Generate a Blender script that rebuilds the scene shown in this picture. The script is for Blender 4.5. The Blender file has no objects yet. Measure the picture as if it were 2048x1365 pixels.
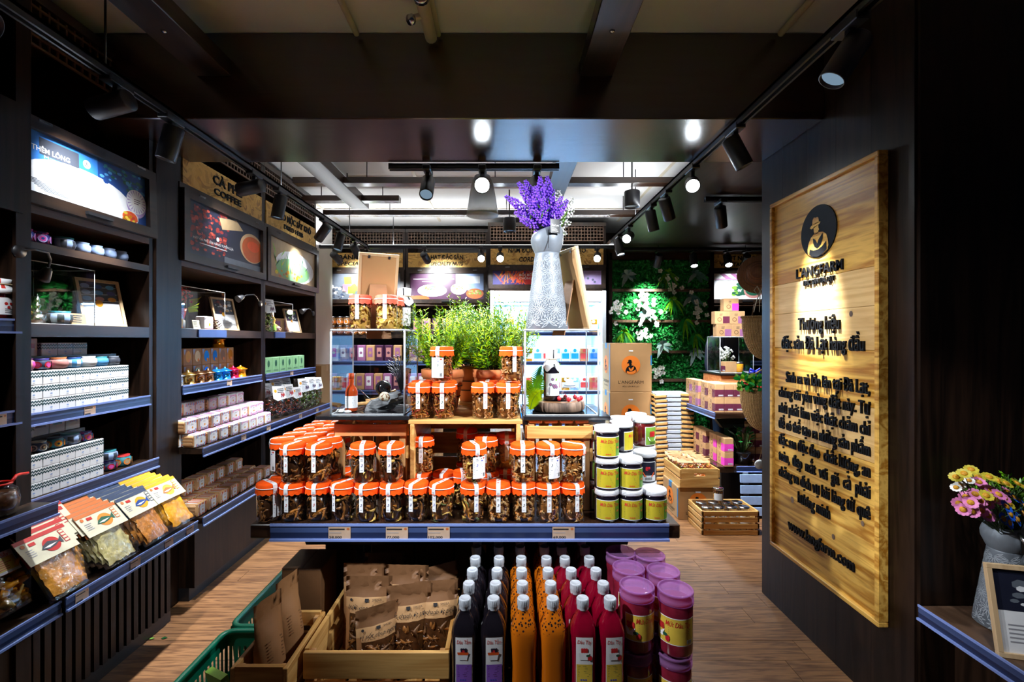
import bpy, math, random
from math import sin, cos, pi, radians
from mathutils import Vector, Matrix

R = random.Random(11)
SC = bpy.context.scene
COL = SC.collection
# ---------------------------------------------------------------- camera, world, exposure
EYE = 1.4                                   # the eye is 1.4 m above the floor; +Y runs into the shop
FOC = 920.0                                 # focal length in pixels of the 2048 px frame
cam_data = bpy.data.cameras.new('camera')
cam_data.sensor_width = 36.0
cam_data.lens = FOC / 2048 * 36.0
cam_data.shift_x = 14 / 2048
cam_data.shift_y = -2.5 / 2048
cam_data.clip_start = 0.02
cam = bpy.data.objects.new('camera', cam_data)
cam.location = (0, 0, EYE)
cam.rotation_euler = (pi / 2, 0, 0)
COL.objects.link(cam)
SC.camera = cam
world = bpy.data.worlds.new('world')
SC.world = world
world.use_nodes = True
world.node_tree.nodes['Background'].inputs[0].default_value = (0.55, 0.68, 1.0, 1)
world.node_tree.nodes['Background'].inputs[1].default_value = 0.014
SC.view_settings.view_transform = 'Standard'
SC.view_settings.look = 'None'
SC.view_settings.gamma = 1.0
SC.view_settings.use_curve_mapping = False
SC.view_settings.exposure = 0.0
SC.cycles.max_bounces = 7
SC.cycles.diffuse_bounces = 3
SC.cycles.glossy_bounces = 3
SC.cycles.transmission_bounces = 4
SC.cycles.transparent_max_bounces = 16
SC.cycles.caustics_reflective = False
SC.cycles.caustics_refractive = False
SC.cycles.sample_clamp_indirect = 3.0


def U(px, py, d):
    """a point of the shop from where it shows at depth d"""
    return Vector(((px - 1010) * d / FOC, d, EYE - (py - 680) * d / FOC))


# ---------------------------------------------------------------- materials
MT = {}


def nodes_of(name):
    m = bpy.data.materials.new(name)
    m.use_nodes = True
    MT[name] = m
    return m, m.node_tree.nodes, m.node_tree.links, m.node_tree.nodes['Principled BSDF']


def P(name, col, rough=0.5, metal=0.0, spec=0.5, emit=0.0, ecol=None, vary=0.0, vscale=30.0, bump=0.0, bscale=60.0, stretch=(1, 1, 1), coat=0.0, trans=0.0, sss=0.0):
    m, N, L, b = nodes_of(name)
    b.inputs['Base Color'].default_value = (*col, 1)
    b.inputs['Roughness'].default_value = rough
    b.inputs['Metallic'].default_value = metal
    b.inputs['Specular IOR Level'].default_value = spec
    if coat:
        b.inputs['Coat Weight'].default_value = coat
        b.inputs['Coat Roughness'].default_value = 0.04
    if emit:
        b.inputs['Emission Color'].default_value = (*(ecol or col), 1)
        b.inputs['Emission Strength'].default_value = emit
    if trans:
        b.inputs['Transmission Weight'].default_value = trans
    if vary or bump:
        tc = N.new('ShaderNodeTexCoord')
        mp = N.new('ShaderNodeMapping')
        mp.inputs['Scale'].default_value = stretch
        L.new(tc.outputs['Object'], mp.inputs[0])
    if vary:
        n = N.new('ShaderNodeTexNoise')
        n.inputs['Scale'].default_value = vscale
        n.inputs['Detail'].default_value = 4
        L.new(mp.outputs[0], n.inputs['Vector'])
        r = N.new('ShaderNodeValToRGB')
        r.color_ramp.elements[0].position = 0.3
        r.color_ramp.elements[1].position = 0.72
        r.color_ramp.elements[0].color = (*[max(0, c * (1 - vary)) for c in col], 1)
        r.color_ramp.elements[1].color = (*[min(1, c * (1 + vary)) for c in col], 1)
        L.new(n.outputs['Fac'], r.inputs[0])
        L.new(r.outputs[0], b.inputs['Base Color'])
    if bump:
        n2 = N.new('ShaderNodeTexNoise')
        n2.inputs['Scale'].default_value = bscale
        n2.inputs['Detail'].default_value = 3
        L.new(mp.outputs[0], n2.inputs['Vector'])
        bp = N.new('ShaderNodeBump')
        bp.inputs['Strength'].default_value = bump
        bp.inputs['Distance'].default_value = 0.004
        L.new(n2.outputs['Fac'], bp.inputs['Height'])
        L.new(bp.outputs[0], b.inputs['Normal'])
    return m


def wood(name, dark, light, axis=1, freq=14.0, rough=0.45, rings=0.6, spec=0.5, bump=0.15, mid=None):
    """sawn timber: grain runs along axis (0 x, 1 y, 2 z)"""
    m, N, L, b = nodes_of(name)
    b.inputs['Roughness'].default_value = rough
    b.inputs['Specular IOR Level'].default_value = spec
    tc = N.new('ShaderNodeTexCoord')
    oi = N.new('ShaderNodeObjectInfo')
    ad = N.new('ShaderNodeVectorMath')
    ad.operation = 'MULTIPLY_ADD'
    ad.inputs[1].default_value = (3.1, 5.7, 4.3)
    L.new(oi.outputs['Random'], ad.inputs[0])
    L.new(tc.outputs['Object'], ad.inputs[2])
    mp = N.new('ShaderNodeMapping')
    s = [1.0, 1.0, 1.0]
    s[axis] = 0.07
    mp.inputs['Scale'].default_value = s
    L.new(ad.outputs[0], mp.inputs[0])
    n = N.new('ShaderNodeTexNoise')
    n.inputs['Scale'].default_value = freq
    n.inputs['Detail'].default_value = 5
    n.inputs['Distortion'].default_value = 0.4
    L.new(mp.outputs[0], n.inputs['Vector'])
    mu = N.new('ShaderNodeMath')
    mu.operation = 'MULTIPLY'
    mu.inputs[1].default_value = 5.0
    L.new(n.outputs['Fac'], mu.inputs[0])
    fr = N.new('ShaderNodeMath')
    fr.operation = 'PINGPONG'
    fr.inputs[1].default_value = 0.5
    L.new(mu.outputs[0], fr.inputs[0])
    n2 = N.new('ShaderNodeTexNoise')
    n2.inputs['Scale'].default_value = freq * 9
    n2.inputs['Detail'].default_value = 3
    L.new(mp.outputs[0], n2.inputs['Vector'])
    mx = N.new('ShaderNodeMath')
    mx.operation = 'MULTIPLY_ADD'
    mx.inputs[1].default_value = 2 * rings
    L.new(fr.outputs[0], mx.inputs[0])
    m2 = N.new('ShaderNodeMath')
    m2.operation = 'MULTIPLY'
    m2.inputs[1].default_value = 1 - rings
    L.new(n2.outputs['Fac'], m2.inputs[0])
    L.new(m2.outputs[0], mx.inputs[2])
    r = N.new('ShaderNodeValToRGB')
    r.color_ramp.elements[0].position = 0.15
    r.color_ramp.elements[1].position = 0.8
    r.color_ramp.elements[0].color = (*dark, 1)
    r.color_ramp.elements[1].color = (*light, 1)
    L.new(mx.outputs[0], r.inputs[0])
    L.new(r.outputs[0], b.inputs['Base Color'])
    if bump:
        bp = N.new('ShaderNodeBump')
        bp.inputs['Strength'].default_value = bump
        bp.inputs['Distance'].default_value = 0.002
        L.new(mx.outputs[0], bp.inputs['Height'])
        L.new(bp.outputs[0], b.inputs['Normal'])
    return m


def clear(name, tint=(1, 1, 1), lo=0.04, hi=0.6, rough=0.03, gcol=(1, 1, 1)):
    """thin clear sheet: lets light through, mirrors at grazing angles"""
    m, N, L, b = nodes_of(name)
    N.remove(b)
    out = [n for n in N if n.type == 'OUTPUT_MATERIAL'][0]
    t = N.new('ShaderNodeBsdfTransparent')
    t.inputs[0].default_value = (*tint, 1)
    g = N.new('ShaderNodeBsdfGlossy')
    g.inputs['Color'].default_value = (*gcol, 1)
    g.inputs['Roughness'].default_value = rough
    lw = N.new('ShaderNodeLayerWeight')
    lw.inputs['Blend'].default_value = 0.25
    mr = N.new('ShaderNodeMapRange')
    mr.inputs['To Min'].default_value = lo
    mr.inputs['To Max'].default_value = hi
    L.new(lw.outputs['Facing'], mr.inputs['Value'])
    if name == 'film':
        tc = N.new('ShaderNodeTexCoord')
        nz = N.new('ShaderNodeTexNoise')
        nz.inputs['Scale'].default_value = 28
        nz.inputs['Detail'].default_value = 3
        L.new(tc.outputs['Object'], nz.inputs['Vector'])
        bp = N.new('ShaderNodeBump')
        bp.inputs['Strength'].default_value = 0.9
        bp.inputs['Distance'].default_value = 0.008
        L.new(nz.outputs['Fac'], bp.inputs['Height'])
        L.new(bp.outputs[0], g.inputs['Normal'])
    mx = N.new('ShaderNodeMixShader')
    L.new(mr.outputs[0], mx.inputs[0])
    L.new(t.outputs[0], mx.inputs[1])
    L.new(g.outputs[0], mx.inputs[2])
    L.new(mx.outputs[0], out.inputs[0])
    return m


def haze(name, col, amount, rough=0.15):
    """tinted see-through plastic"""
    m, N, L, b = nodes_of(name)
    out = [n for n in N if n.type == 'OUTPUT_MATERIAL'][0]
    b.inputs['Base Color'].default_value = (*col, 1)
    b.inputs['Roughness'].default_value = rough
    t = N.new('ShaderNodeBsdfTransparent')
    t.inputs[0].default_value = (*[0.4 + 0.6 * c for c in col], 1)
    mx = N.new('ShaderNodeMixShader')
    mx.inputs[0].default_value = amount
    L.new(t.outputs[0], mx.inputs[1])
    L.new(b.outputs[0], mx.inputs[2])
    L.new(mx.outputs[0], out.inputs[0])
    return m


def lamp_mat(name, col, strength):
    m, N, L, b = nodes_of(name)
    N.remove(b)
    out = [n for n in N if n.type == 'OUTPUT_MATERIAL'][0]
    e = N.new('ShaderNodeEmission')
    e.inputs[0].default_value = (*col, 1)
    e.inputs[1].default_value = strength
    L.new(e.outputs[0], out.inputs[0])
    return m


def chips(name, c1, c2, c3, scale=(26, 26, 60), rough=0.6):
    """oriented strand board / seed-speckled stuff: cells of several tones"""
    m, N, L, b = nodes_of(name)
    b.inputs['Roughness'].default_value = rough
    tc = N.new('ShaderNodeTexCoord')
    nz = N.new('ShaderNodeTexNoise')
    nz.inputs['Scale'].default_value = 6
    L.new(tc.outputs['Object'], nz.inputs['Vector'])
    mxv = N.new('ShaderNodeVectorMath')
    mxv.operation = 'MULTIPLY_ADD'
    mxv.inputs[1].default_value = (0.25, 0.25, 0.25)
    L.new(nz.outputs['Color'], mxv.inputs[0])
    L.new(tc.outputs['Object'], mxv.inputs[2])
    mp = N.new('ShaderNodeMapping')
    mp.inputs['Scale'].default_value = scale
    L.new(mxv.outputs[0], mp.inputs[0])
    v = N.new('ShaderNodeTexVoronoi')
    v.inputs['Scale'].default_value = 1
    L.new(mp.outputs[0], v.inputs['Vector'])
    r = N.new('ShaderNodeValToRGB')
    e = r.color_ramp.elements
    e[0].position, e[1].position = 0.12, 0.9
    e[0].color, e[1].color = (*c1, 1), (*c3, 1)
    k = e.new(0.4)
    k.color = (*c2, 1)
    L.new(v.outputs['Color'], r.inputs[0])
    L.new(r.outputs[0], b.inputs['Base Color'])
    bp = N.new('ShaderNodeBump')
    bp.inputs['Strength'].default_value = 0.3
    bp.inputs['Distance'].default_value = 0.003
    L.new(v.outputs['Distance'], bp.inputs['Height'])
    L.new(bp.outputs[0], b.inputs['Normal'])
    return m


def weave(name, c1, c2, scale=80.0):
    m, N, L, b = nodes_of(name)
    b.inputs['Roughness'].default_value = 0.6
    tc = N.new('ShaderNodeTexCoord')
    hs = []
    for ax in (0, 2):
        w = N.new('ShaderNodeTexWave')
        w.bands_direction = 'X' if ax == 0 else 'Z'
        w.inputs['Scale'].default_value = scale / 6
        w.inputs['Distortion'].default_value = 1.5
        w.inputs['Detail'].default_value = 1
        L.new(tc.outputs['Object'], w.inputs['Vector'])
        hs.append(w)
    mu = N.new('ShaderNodeMath')
    mu.operation = 'MULTIPLY'
    L.new(hs[0].outputs['Fac'], mu.inputs[0])
    L.new(hs[1].outputs['Fac'], mu.inputs[1])
    r = N.new('ShaderNodeValToRGB')
    r.color_ramp.elements[0].color = (*c1, 1)
    r.color_ramp.elements[1].color = (*c2, 1)
    r.color_ramp.elements[1].position = 0.6
    L.new(mu.outputs[0], r.inputs[0])
    L.new(r.outputs[0], b.inputs['Base Color'])
    bp = N.new('ShaderNodeBump')
    bp.inputs['Strength'].default_value = 0.7
    bp.inputs['Distance'].default_value = 0.006
    L.new(mu.outputs[0], bp.inputs['Height'])
    L.new(bp.outputs[0], b.inputs['Normal'])
    return m


# setting
wood('dark_wood_x', (0.010, 0.0045, 0.0025), (0.042, 0.018, 0.009), 0, 10, 0.23, spec=0.9, bump=0.08)
wood('dark_wood_y', (0.007, 0.004, 0.0028), (0.03, 0.015, 0.008), 1, 10, 0.33, bump=0.08)
wood('dark_wood_z', (0.005, 0.0026, 0.0016), (0.02, 0.0095, 0.0055), 2, 12, 0.36, spec=0.25, bump=0.08)
wood('brown_wood_y', (0.05, 0.026, 0.015), (0.12, 0.065, 0.038), 1, 12, 0.45)
wood('floor_wood', (0.085, 0.03, 0.009), (0.3, 0.14, 0.054), 0, 34, 0.42, rings=0.5)
wood('pine_x', (0.47, 0.21, 0.045), (0.74, 0.43, 0.14), 0, 16, 0.5)
wood('pine_y', (0.47, 0.21, 0.045), (0.74, 0.43, 0.14), 1, 16, 0.5)
wood('pine_z', (0.45, 0.2, 0.07), (0.68, 0.38, 0.15), 2, 16, 0.5)
wood('reddened_pine_x', (0.5, 0.16, 0.05), (0.7, 0.3, 0.11), 0, 16, 0.45)  # pine with bounced red light put into its tone; side-table box shares it
wood('sign_pine', (0.42, 0.17, 0.015), (0.82, 0.48, 0.1), 1, 15, 0.42, rings=0.75)
wood('sign_pine_pale', (0.62, 0.36, 0.12), (0.8, 0.53, 0.22), 1, 15, 0.42, rings=0.55)
wood('birch_z', (0.55, 0.36, 0.19), (0.72, 0.52, 0.3), 2, 14, 0.5, rings=0.4)
wood('log_slice', (0.06, 0.035, 0.025), (0.3, 0.19, 0.13), 2, 16, 0.7, bump=0.5)
chips('strand_board', (0.36, 0.17, 0.035), (0.72, 0.42, 0.1), (0.86, 0.56, 0.17), (22, 34, 60))
P('plaster', (0.78, 0.77, 0.74), 0.8, vary=0.05, vscale=3, bump=0.1, bscale=90)
P('white_paint', (0.8, 0.8, 0.8), 0.5, vary=0.04, vscale=5)
P('cream_pipe', (0.7, 0.62, 0.48), 0.45, vary=0.1, vscale=8)
P('black_metal', (0.011, 0.011, 0.013), 0.42, vary=0.15, vscale=20)
P('black_gloss', (0.012, 0.012, 0.014), 0.12, vary=0.1, vscale=4)
P('steel', (0.55, 0.57, 0.6), 0.25, 1.0)
P('rail_plastic', (0.045, 0.075, 0.19), 0.22, vary=0.12, vscale=6, stretch=(1, 1, 1))
P('rail_dark', (0.014, 0.024, 0.07), 0.2, vary=0.1, vscale=6)
P('rail_lip', (0.2, 0.28, 0.62), 0.2)
P('tag_paper', (0.52, 0.36, 0.25), 0.6, vary=0.08, vscale=40)
P('dark_ink', (0.02, 0.018, 0.02), 0.6)
P('grey_ink', (0.3, 0.3, 0.33), 0.6)
P('white_ink', (0.85, 0.85, 0.85), 0.5)
P('sign_black', (0.005, 0.005, 0.006), 0.65, spec=0.15)
P('paper', (0.84, 0.85, 0.87), 0.55, vary=0.03, vscale=50)
P('label_red', (0.6, 0.03, 0.02), 0.5)
P('label_blue', (0.05, 0.07, 0.5), 0.5)
# containers
clear('jar_glass', (0.97, 0.97, 0.97), 0.03, 0.5, 0.04)
clear('acrylic', (0.975, 0.985, 0.99), 0.035, 0.55, 0.02)
clear('film', (0.96, 0.97, 0.98), 0.045, 0.4, 0.1)
P('acrylic_edge', (0.82, 0.9, 0.97), 0.12, trans=0.35)
P('orange_cloth', (0.95, 0.09, 0.004), 0.8, spec=0.15, vary=0.1, vscale=60, bump=0.25, bscale=140)
P('red_cloth', (0.85, 0.12, 0.06), 0.75, vary=0.1, vscale=60, bump=0.25, bscale=140)
P('white_elastic', (0.85, 0.85, 0.86), 0.6, vary=0.05, vscale=300)
P('food_dark', (0.065, 0.024, 0.008), 0.3, vary=0.5, vscale=60)
P('food_brown', (0.25, 0.095, 0.022), 0.3, vary=0.5, vscale=70)
P('food_amber', (0.52, 0.19, 0.03), 0.3, vary=0.4, vscale=70)
P('food_tan', (0.5, 0.28, 0.1), 0.4, vary=0.4, vscale=80)
P('food_gold', (0.85, 0.47, 0.1), 0.35, vary=0.4, vscale=60)
P('food_green', (0.1, 0.12, 0.03), 0.4, vary=0.5, vscale=60)
P('food_red', (0.3, 0.03, 0.01), 0.35, vary=0.4, vscale=60)
P('cap_plastic', (0.5, 0.54, 0.6), 0.4, vary=0.03, vscale=20)
P('white_lid', (0.78, 0.8, 0.84), 0.35, vary=0.03, vscale=20)
P('mulberry_jam', (0.008, 0.006, 0.012), 0.1, vary=0.4, vscale=60, coat=0.5)
P('strawberry_jam', (0.1, 0.008, 0.008), 0.1, vary=0.5, vscale=50, coat=0.5)
P('label_yellow', (0.52, 0.42, 0.02), 0.45, vary=0.1, vscale=25)
P('label_gold', (0.72, 0.5, 0.06), 0.45, vary=0.1, vscale=25)
P('label_green', (0.09, 0.24, 0.02), 0.45, vary=0.3, vscale=40)
P('label_purple', (0.24, 0.1, 0.5), 0.45, vary=0.1, vscale=30)
P('berry_red', (0.6, 0.02, 0.03), 0.35, vary=0.3, vscale=200)
P('berry_black', (0.02, 0.012, 0.03), 0.35, vary=0.4, vscale=200)
P('juice_black', (0.008, 0.006, 0.009), 0.08, vary=0.3, vscale=10, coat=0.6)
P('juice_red', (0.19, 0.001, 0.014), 0.1, vary=0.25, vscale=14, coat=0.6)
haze('smoke_plastic', (0.55, 0.57, 0.6), 0.5, 0.2)
haze('purple_plastic', (0.62, 0.28, 0.68), 0.3, 0.12)
P('red_syrup', (0.2, 0.012, 0.03), 0.12, vary=0.4, vscale=24, coat=0.5)
P('kraft', (0.36, 0.17, 0.065), 0.6, vary=0.12, vscale=12, bump=0.25, bscale=25)
P('kraft_dark', (0.2, 0.092, 0.038), 0.5, vary=0.12, vscale=12, bump=0.2, bscale=30)
P('band_tan', (0.62, 0.33, 0.1), 0.5, vary=0.12, vscale=20)
P('basket_grey', (0.42, 0.47, 0.54), 0.45, vary=0.1, vscale=20)
P('kraft_pale', (0.55, 0.31, 0.14), 0.55, vary=0.1, vscale=14)
P('cardboard', (0.45, 0.25, 0.1), 0.7, vary=0.08, vscale=6)
P('blue_tape', (0.03, 0.2, 0.42), 0.3)
P('logo_orange', (0.8, 0.2, 0.015), 0.6)
P('green_plastic', (0.0, 0.16, 0.085), 0.35, vary=0.1, vscale=6)
P('terracotta', (0.55, 0.17, 0.05), 0.65, vary=0.15, vscale=12, bump=0.2)
P('soil', (0.03, 0.02, 0.014), 0.9, vary=0.4, vscale=60)
P('leaf_lime', (0.36, 0.52, 0.0), 0.7, spec=0.08, vary=0.3, vscale=25)
P('leaf_green', (0.1, 0.3, 0.006), 0.65, spec=0.1, vary=0.4, vscale=25)
P('leaf_deep', (0.01, 0.12, 0.022), 0.5, spec=0.2, vary=0.5, vscale=25)
P('leaf_wall', (0.008, 0.24, 0.035), 0.45, spec=0.3, vary=0.55, vscale=14)
P('leaf_silver', (0.3, 0.42, 0.4), 0.4, vary=0.25, vscale=30)
P('leaf_blue', (0.05, 0.16, 0.14), 0.45, vary=0.3, vscale=30)
P('stem_green', (0.05, 0.11, 0.02), 0.6, vary=0.3, vscale=40)
P('petal_white', (0.85, 0.85, 0.82), 0.5, vary=0.06, vscale=40)
P('petal_violet', (0.27, 0.1, 0.85), 0.7, spec=0.1, vary=0.3, vscale=90)
P('petal_pink', (0.75, 0.22, 0.5), 0.5, vary=0.25, vscale=60)
P('petal_blue', (0.01, 0.12, 0.75), 0.5, vary=0.3, vscale=60)
P('petal_yellow', (0.5, 0.42, 0.03), 0.5, vary=0.3, vscale=60)
P('daisy_eye', (0.65, 0.3, 0.01), 0.6, vary=0.3, vscale=200)
P('zinc', (0.2, 0.23, 0.27), 0.5, 0.2, vary=0.25, vscale=12, bump=0.1)
P('zinc_pale', (0.38, 0.42, 0.47), 0.55, 0.1, vary=0.1, vscale=40)
weave('straw', (0.2, 0.1, 0.03), (0.5, 0.3, 0.11), 250)
weave('straw_hat', (0.16, 0.055, 0.02), (0.4, 0.17, 0.06), 260)
P('rock_grey', (0.16, 0.17, 0.18), 0.6, vary=0.5, vscale=25, bump=0.8, bscale=40)
P('amber_glass', (0.5, 0.06, 0.01), 0.08, vary=0.3, vscale=20, coat=0.7)
P('honey', (0.7, 0.3, 0.02), 0.1, coat=0.5)
P('gold', (0.8, 0.5, 0.14), 0.25, 1.0)
P('silver', (0.75, 0.77, 0.8), 0.2, 1.0)
P('bronze', (0.55, 0.27, 0.12), 0.22, 1.0)
P('anodised_blue', (0.02, 0.3, 0.8), 0.22, 0.8)
P('anodised_red', (0.6, 0.01, 0.06), 0.22, 0.8)
P('anodised_orange', (0.9, 0.3, 0.01), 0.25, 0.7)
P('cool_white', (0.8, 0.87, 0.95), 0.4)
P('pod_blue', (0.015, 0.28, 0.75), 0.35)
P('skin', (0.45, 0.27, 0.19), 0.5)
P('navy_cloth', (0.006, 0.008, 0.025), 0.8, vary=0.2, vscale=30)
P('hair', (0.01, 0.008, 0.007), 0.5)
P('ribbon_blue', (0.01, 0.02, 0.5), 0.35)
P('ribbon_red', (0.65, 0.015, 0.01), 0.35)
P('pine_cone', (0.06, 0.025, 0.018), 0.6, vary=0.4, vscale=50)
for nm, c in dict(sky_blue=(0.03, 0.16, 0.5), deep_blue=(0.01, 0.05, 0.22), night=(0.012, 0.014, 0.03), plum=(0.06, 0.015, 0.05), pale=(0.8, 0.82, 0.85),
                  bean=(0.22, 0.02, 0.015), bean_lit=(0.5, 0.08, 0.05), coffee=(0.5, 0.1, 0.02), coffee_rim=(0.6, 0.4, 0.22), slate=(0.12, 0.14, 0.17),
                  pink=(0.75, 0.14, 0.3), lime=(0.2, 0.55, 0.03), lemon=(0.75, 0.55, 0.05), flame=(0.7, 0.09, 0.015), crimson=(0.45, 0.02, 0.02),
                  teal=(0.03, 0.2, 0.24), mint=(0.22, 0.45, 0.22), forest=(0.015, 0.09, 0.05), lilac=(0.4, 0.3, 0.6), mauve=(0.35, 0.13, 0.28), maroon=(0.12, 0.02, 0.045),
                  magenta=(0.55, 0.06, 0.3), dusty_pink=(0.5, 0.22, 0.2), pot_blue=(0.08, 0.3, 0.6), powder=(0.3, 0.42, 0.68), indigo=(0.03, 0.02, 0.16), charcoal=(0.04, 0.045, 0.06),
                  tan=(0.4, 0.28, 0.15), card_cream=(0.6, 0.56, 0.42), brick_red=(0.42, 0.03, 0.03), sienna=(0.5, 0.14, 0.04), ochre=(0.7, 0.3, 0.01), steel_blue=(0.03, 0.05, 0.1),
                  hot_pink=(0.75, 0.05, 0.45), chevron=(0.012, 0.05, 0.055), band_orange=(0.8, 0.22, 0.03), sprout=(0.2, 0.4, 0.05)).items():
    P(nm, c, 0.4, vary=0.08, vscale=30)
P('squid', (0.58, 0.24, 0.03), 0.2, vary=0.4, vscale=45, bump=1.0, bscale=45, coat=0.6)
P('squid_pale', (0.5, 0.42, 0.17), 0.22, vary=0.35, vscale=45, bump=1.0, bscale=45, coat=0.6)
P('mango', (0.72, 0.3, 0.01), 0.3, vary=0.35, vscale=40, bump=0.6, bscale=45)
lamp_mat('lamp_lens', (0.85, 0.93, 1.0), 60.0)
lamp_mat('lamp_lens_soft', (0.5, 0.75, 1.0), 0.35)
lamp_mat('fridge_light', (0.4, 0.7, 1.0), 60.0)
lamp_mat('added_strip', (0.9, 0.95, 1.0), 6.0)  # for the strips added on top of the tracks


def passion():
    """passion fruit juice: seeds float in the upper part of the bottle"""
    m, N, L, b = nodes_of('juice_orange')
    b.inputs['Roughness'].default_value = 0.12
    b.inputs['Coat Weight'].default_value = 0.6
    tc = N.new('ShaderNodeTexCoord')
    v = N.new('ShaderNodeTexVoronoi')
    v.inputs['Scale'].default_value = 130
    L.new(tc.outputs['Object'], v.inputs['Vector'])
    lt = N.new('ShaderNodeMath')
    lt.operation = 'LESS_THAN'
    lt.inputs[1].default_value = 0.36
    L.new(v.outputs['Distance'], lt.inputs[0])
    sp = N.new('ShaderNodeSeparateXYZ')
    L.new(tc.outputs['Object'], sp.inputs[0])
    mr = N.new('ShaderNodeMapRange')
    mr.inputs['From Min'].default_value = 0.236
    mr.inputs['From Max'].default_value = 0.25
    L.new(sp.outputs['Z'], mr.inputs['Value'])
    mu = N.new('ShaderNodeMath')
    mu.operation = 'MULTIPLY'
    L.new(lt.outputs[0], mu.inputs[0])
    L.new(mr.outputs[0], mu.inputs[1])
    mx = N.new('ShaderNodeMix')
    mx.data_type = 'RGBA'
    mx.inputs['A'].default_value = (0.5, 0.12, 0.004, 1)
    mx.inputs['B'].default_value = (0.02, 0.012, 0.01, 1)
    L.new(mu.outputs[0], mx.inputs['Factor'])
    L.new(mx.outputs['Result'], b.inputs['Base Color'])


passion()


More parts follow.
